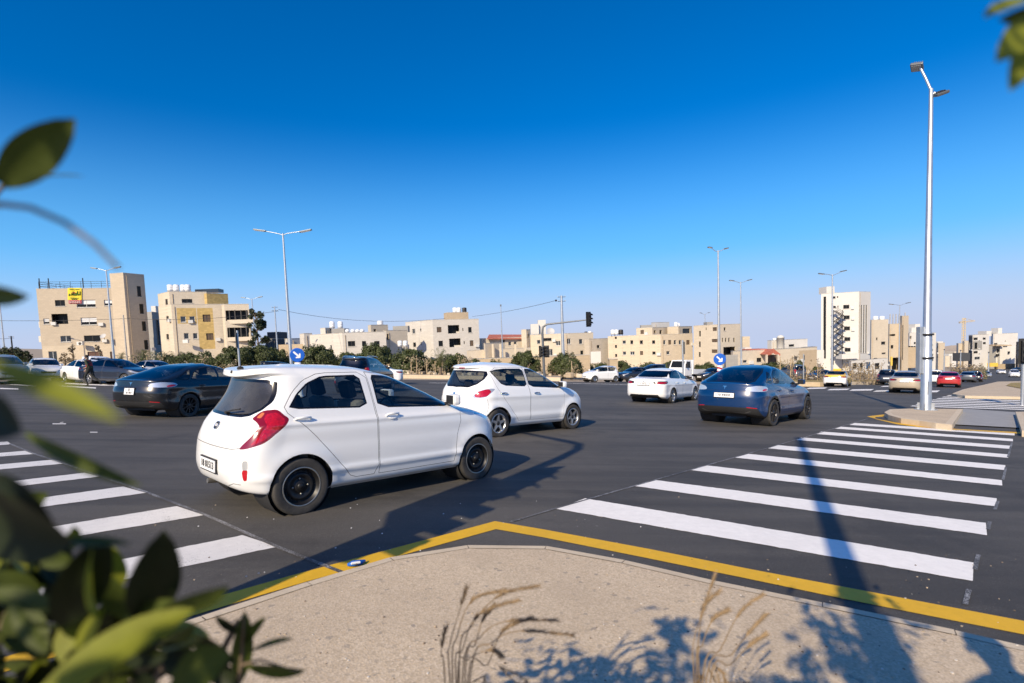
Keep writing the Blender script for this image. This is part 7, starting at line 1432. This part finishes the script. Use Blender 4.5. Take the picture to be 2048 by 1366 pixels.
LP(190, 1235, .46, 178, 1098, .44, 64, (TOCAM * .5 + UPV * .4 - Vector((.6, 0, 0))).normalized(), 'leaf_lime_lit'); LP(290, 1250, .50, 328, 1066, .47, 92, Dk, 'leaf_shaded'); LP(325, 1225, .49, 455, 1178, .47, 56, Dk, 'leaf_near'); LP(70, 1390, .42, 385, 1215, .46, 96, (TOCAM * .5 + UPV * .8).normalized(), 'leaf_lime_lit', .08); LP(150, 1320, .46, 205, 1215, .46, 40, F, 'leaf_lime_lit')
LP(240, 1245, .50, 345, 1200, .48, 34, F, 'leaf_near'); LP(-20, 1180, .46, 120, 1215, .46, 40, F, 'leaf_near'); LP(20, 1210, .45, 95, 1310, .44, 36, (TOCAM + UPV * .2).normalized(), 'leaf_near'); LP(330, 1400, .48, 455, 1310, .46, 110, (TOCAM * .6 + UPV * .6).normalized(), 'leaf_near'); LP(385, 1275, .56, 470, 1325, .55, 46, Dk, 'leaf_shaded')
LP(478, 1370, .70, 490, 1225, .68, 40, Dk, 'leaf_near', .1); LP(482, 1290, .69, 530, 1235, .68, 22, F, 'leaf_near'); LP(490, 1335, .69, 610, 1345, .68, 36, Dk, 'leaf_near'); LP(500, 1300, .69, 585, 1275, .68, 20, Bk, 'leaf_near'); LP(430, 1235, .69, 480, 1265, .68, 22, Dk, 'leaf_shaded'); LP(400, 1300, .62, 480, 1380, .60, 50, Dk, 'leaf_shaded')
rng = random.Random(31)
for k in range(300):      # the dense inner foliage at the lower left
    u = rng.uniform(-260, 330) * (1 if rng.random() < .7 else .6); vmin = 1000 + max(0, u) * .72; v = rng.uniform(vmin, 1480); D = rng.uniform(.50, .78); a = rng.uniform(0, 6.28); L = rng.uniform(70, 130) * .6 / D; LP(u, v, D, u + L * math.cos(a), v + L * math.sin(a) * .8, D + rng.uniform(-.05, .05), L * .5, (Dk + Vector((rng.gauss(0, .5), rng.gauss(0, .4), rng.gauss(0, .4)))).normalized(), rng.choice(['leaf_shaded'] * 6 + ['leaf_near'] * 3 + ['leaf_lime_lit']))
for k in range(260):      # the part out of the picture: to the left of the camera and over its shoulder, shading the rest
    p = Vector((rng.uniform(-1.05, -.42), rng.uniform(-.55, .25), rng.uniform(.5, 1.42))); 
    if k < 90: S = G(rng.gauss(1335, 32), rng.uniform(1292, 1480), .12); hh = rng.uniform(1.75, 2.0); p = S - SH(hh); p.z = gz(p.x, p.y) + .12 + hh
    d = Vector((rng.gauss(0, 1), rng.gauss(0, 1), rng.gauss(0, .7))).normalized(); leaf(mb, p - so, p + d * .085 - so, .042, Vector((rng.gauss(0, 1), rng.gauss(0, 1), 1)).normalized(), 'leaf_near' if k % 3 else 'leaf_shaded')
for (u, v, D) in ((40, 1500, .55), (-90, 1400, .55), (330, 1500, .58), (478, 1420, .70)):
    tip = P(u, v - 330 if u < 200 else v - 180, D) - so; stems.tube([(0, 0, 0), (tip.x * .5, tip.y * .5, tip.z * .55), tip], [.016, .010, .004], M_('bark'), 6)
def tw(pts, r0, r1): q = [P(*p) - so for p in pts]; stems.tube(q, [r0 + (r1 - r0) * i / (len(q) - 1) for i in range(len(q))], M_('bark'), 6)
tw([(-80, 420, .40), (0, 408, .38), (60, 415, .37), (130, 445, .36), (190, 488, .35), (236, 535, .345)], .0024, .0014); tw([(-60, 460, .54), (-5, 385, .53), (30, 345, .52), (90, 290, .51)], .003, .0012); tw([(478, 1366, .70), (484, 1300, .69), (488, 1235, .68)], .003, .0015); tw([(484, 1330, .69), (520, 1320, .69), (600, 1345, .68)], .002, .0012)
for k in range(9): e = Vector((rng.uniform(-.2, .45), rng.uniform(-.8, .0), rng.uniform(1.2, 1.8))); stems.tube([(0, 0, 0), e * .5 + Vector((0, 0, .2)), e], [.016, .01, .004], M_('bark'), 6)
mb.build('foliage', sh); stems.build('stem', sh)
# right-hand shrub: one sprig hangs into the top right corner, the rest shades the pavement
s2 = empty('leafy_shrub', (.72, -.25, gz(.72, -.25) + .12), label='tall shrub at the right with one yellow green sprig in the top corner', cat='shrub'); so = Vector(s2.location); mb = MB(); stems = MB()
LP(2090, -10, .42, 1972, 28, .40, 60, (TOCAM * .5 + UPV * .8).normalized(), 'leaf_lime_lit'); LP(2085, 30, .42, 1998, 118, .40, 64, (TOCAM * .7 + UPV * .3).normalized(), 'leaf_lime_lit'); LP(2070, 60, .42, 2024, 178, .41, 50, (TOCAM * .8 + UPV * .4).normalized(), 'leaf_lime_lit'); LP(2100, 20, .42, 2000, 40, .42, 30, Dk, 'leaf_near')
for k in range(330):
    if k < 120: S = G(rng.gauss(1740, 55), rng.uniform(1215, 1460), .12)
    elif k < 150: S = G(rng.uniform(1590, 1690), rng.uniform(1235, 1330), .12)
    else: S = G(rng.uniform(1600, 1860) + (rng.random() - .5) * 60, rng.uniform(1290, 1500), .12)
    hh = rng.uniform(1.85, 2.25); p = S - SH(hh); p.z = gz(p.x, p.y) + .12 + hh
    d = Vector((rng.gauss(0, 1), rng.gauss(0, 1), rng.gauss(0, .7))).normalized(); s_ = .6 if k >= 120 and k < 150 else 1
    leaf(mb, p - so, p + d * .075 * s_ - so, .036 * s_, Vector((rng.gauss(0, 1), rng.gauss(0, 1), 1)).normalized(), 'leaf_near')
    if k % 14 == 0: stems.tube([(0, 0, 0), (p - so) * .5 + Vector((0, 0, .25)), p - so], [.016, .010, .003], M_('bark'), 6)
stems.tube([(0, 0, 1.2), P(2140, 60, .45) - so, P(2085, 10, .42) - so], [.008, .004, .002], M_('bark'), 6)
mb.build('foliage', s2); stems.build('stem', s2)
# dry plumed grasses at the kerb
mat('grass_dry', (.22, .15, .08), .8, noise=(30, .3)); mat('plume', (.27, .19, .11), .9, noise=(90, .35))
def grass_clump(label, u, D, stalks, seed):
    r0 = P(u, 1470, D); base = Vector((r0.x, r0.y, gz(r0.x, r0.y) + .12)); r = empty('grass_clump', tuple(base), label=label, cat='grass'); rg = random.Random(seed); bl = MB(); pm = MB()
    for (pts, plume) in stalks:
        q = [P(a, c, D + dd) - base for a, c, dd in pts]; root = Vector((rg.gauss(0, .02), rg.gauss(0, .02), 0)); q = [root] + q
        # smooth
        z = []
        for i in range(len(q) - 1):
            p0, p1, p2, p3 = q[max(i - 1, 0)], q[i], q[i + 1], q[min(i + 2, len(q) - 1)]
            for k in range(5): t = k / 5; z.append(.5 * ((2 * p1) + (p2 - p0) * t + (2 * p0 - 5 * p1 + 4 * p2 - p3) * t * t + (3 * p1 - p0 - 3 * p2 + p3) * t ** 3))
        z.append(q[-1]); n = len(z); bl.tube(z, [.0021 - .0013 * i / n for i in range(n)], M_('grass_dry'), 5, False)
        if plume:
            k0 = int(n * (1 - plume))
            for i in range(k0, n - 1):
                for k in range(30):
                    t = rg.random(); p = z[i].lerp(z[i + 1], t); d = (z[i + 1] - z[i]).normalized(); o = Vector((rg.gauss(0, 1), rg.gauss(0, 1), rg.gauss(0, 1))); o = (o - d * o.dot(d)).normalized(); e = p + d * .018 + o * .010; w = d.cross(o) * .0013; pm.face([p - w, p + w, e], M_('plume'))
    for k in range(24):      # shorter plumed stalks filling the tuft
        a = rg.gauss(.6, .9); L = rg.uniform(.28, .62); lean = rg.uniform(.08, .30); d = Vector((math.cos(a), math.sin(a) * .5, 0)) * lean; q = [Vector((rg.gauss(0, .03), rg.gauss(0, .03), 0)) + d * (t ** 2) + Vector((0, 0, L * math.sin(t * 1.9) / math.sin(1.7))) for t in [i / 14 for i in range(15)]]; bl.tube(q, [.0014 - .0009 * i / 15 for i in range(15)], M_('grass_dry'), 4, False)
        for i in range(10, 14):
            for j in range(44): p = q[i].lerp(q[i + 1], rg.random()); dd = (q[i + 1] - q[i]).normalized(); o = Vector((rg.gauss(0, 1), rg.gauss(0, 1), rg.gauss(0, 1))); o = (o - dd * o.dot(dd)).normalized(); e = p + dd * .017 + o * .010; w = dd.cross(o) * .0011; pm.face([p - w, p + w, e], M_('plume'))
    for k in range(46): a = rg.uniform(0, 6.28); L = rg.uniform(.12, .45); e = Vector((math.cos(a) * L * .35, math.sin(a) * L * .35, L)); bl.tube([(rg.gauss(0, .02), rg.gauss(0, .02), 0), e * .55 + Vector((0, 0, L * .12)), e], [.0022, .0016, .0004], M_('grass_dry'), 4, False)
    bl.build('stalk', r); pm.build('plume', r)
grass_clump('dry plumed grass clump in front of the pavement near the middle', 925, 1.32, [([(918, 1340, 0), (945, 1250, .02), (1000, 1190, .05), (1075, 1172, .08)], .3), ([(905, 1360, 0), (915, 1270, .02), (945, 1200, .04), (1010, 1180, .06)], .3), ([(930, 1350, 0), (960, 1275, 0), (1010, 1243, .02), (1110, 1240, .04)], .28), ([(940, 1355, -.02), (985, 1285, -.02), (1040, 1262, 0), (1142, 1270, .02)], .26), ([(900, 1360, 0), (900, 1290, 0), (918, 1225, .02), (932, 1180, .03)], .2), ([(915, 1365, -.03), (935, 1320, -.03), (980, 1300, -.02), (1000, 1310, 0)], .3), ([(890, 1366, 0), (882, 1310, 0), (890, 1258, 0)], .3), ([(925, 1352, .02), (950, 1290, .03), (965, 1240, .05), (985, 1215, .06)], .3), ([(912, 1360, .0), (925, 1300, .01), (955, 1230, .02), (1035, 1200, .04)], .3), ([(935, 1360, .0), (975, 1330, .01), (1005, 1262, .02), (1060, 1236, .03)], .3)], 3)
grass_clump('dry plumed grass stalks left of the long pole shadow', 1395, 1.34, [([(1393, 1350, 0), (1396, 1290, .01), (1408, 1215, .03), (1436, 1185, .05)], .3), ([(1398, 1350, 0), (1405, 1290, .02), (1425, 1240, .04), (1452, 1222, .06)], .3), ([(1405, 1360, .0), (1440, 1300, .02), (1480, 1225, .05), (1525, 1190, .08)], .32), ([(1412, 1362, .0), (1462, 1310, .02), (1498, 1265, .05), (1530, 1230, .08)], .3), ([(1388, 1360, .0), (1385, 1310, .0), (1393, 1260, .02), (1430, 1150, .06)], .2), ([(1420, 1366, 0), (1460, 1330, .01), (1500, 1290, .03), (1528, 1270, .04)], .3)], 8)
rg = random.Random(4)
# small things lying about
b = MB(); c = G(712, 1126, .012); q = [G(696, 1129.5, .02), G(706, 1127, .032), G(718, 1125.5, .03), G(729, 1122, .02)]; b.tube(q, [.012, .022, .021, .012], mat('plastic_blue', (.01, .12, .50), .3), 10); b.tube([G(703, 1127, .052), G(720, 1124.5, .05)], .010, M_('sign_white'), 8); tag(b.build('plastic_scrap'), 'crushed blue plastic bottle lying on the yellow kerb line', 'litter')
b = MB()
for k in range(50):
    u, v = (rg.gauss(1150, 90), rg.gauss(1030, 22)) if k % 3 == 0 else (rg.uniform(430, 1400), rg.uniform(985, 1110)) if k % 3 == 1 else (rg.uniform(300, 900), rg.uniform(1010, 1150)); p = G(u, v); s = rg.uniform(.002, .006); M = Matrix.Translation((p.x, p.y, p.z + s * .4)) @ Matrix.Rotation(rg.uniform(0, 6), 4, 'Z'); b.box((-s, -s * .7, -s * .4), (s, s * .7, s * .4), M_('sign_white') if k % 4 else M_('stone_tan'), M)
tag(b.build('debris'), 'pale paint crumbs and grit scattered on the asphalt', 'grit', kind='stuff')
b = MB()
for k in range(260): u, v = rg.uniform(380, 2040), rg.uniform(1110, 1366); p = G(u, v, .12); s = rg.uniform(.0015, .005); M = Matrix.Translation((p.x, p.y, p.z + s * .3)) @ Matrix.Rotation(rg.uniform(0, 6), 4, 'Z'); b.box((-s, -s, -s * .5), (s, s * .8, s * .5), (M_('bark'), M_('stone_tan'), M_('stone_white'))[k % 3], M)
tag(b.build('debris'), 'small pebbles and dry bits lying on the pavement', 'grit', kind='stuff')
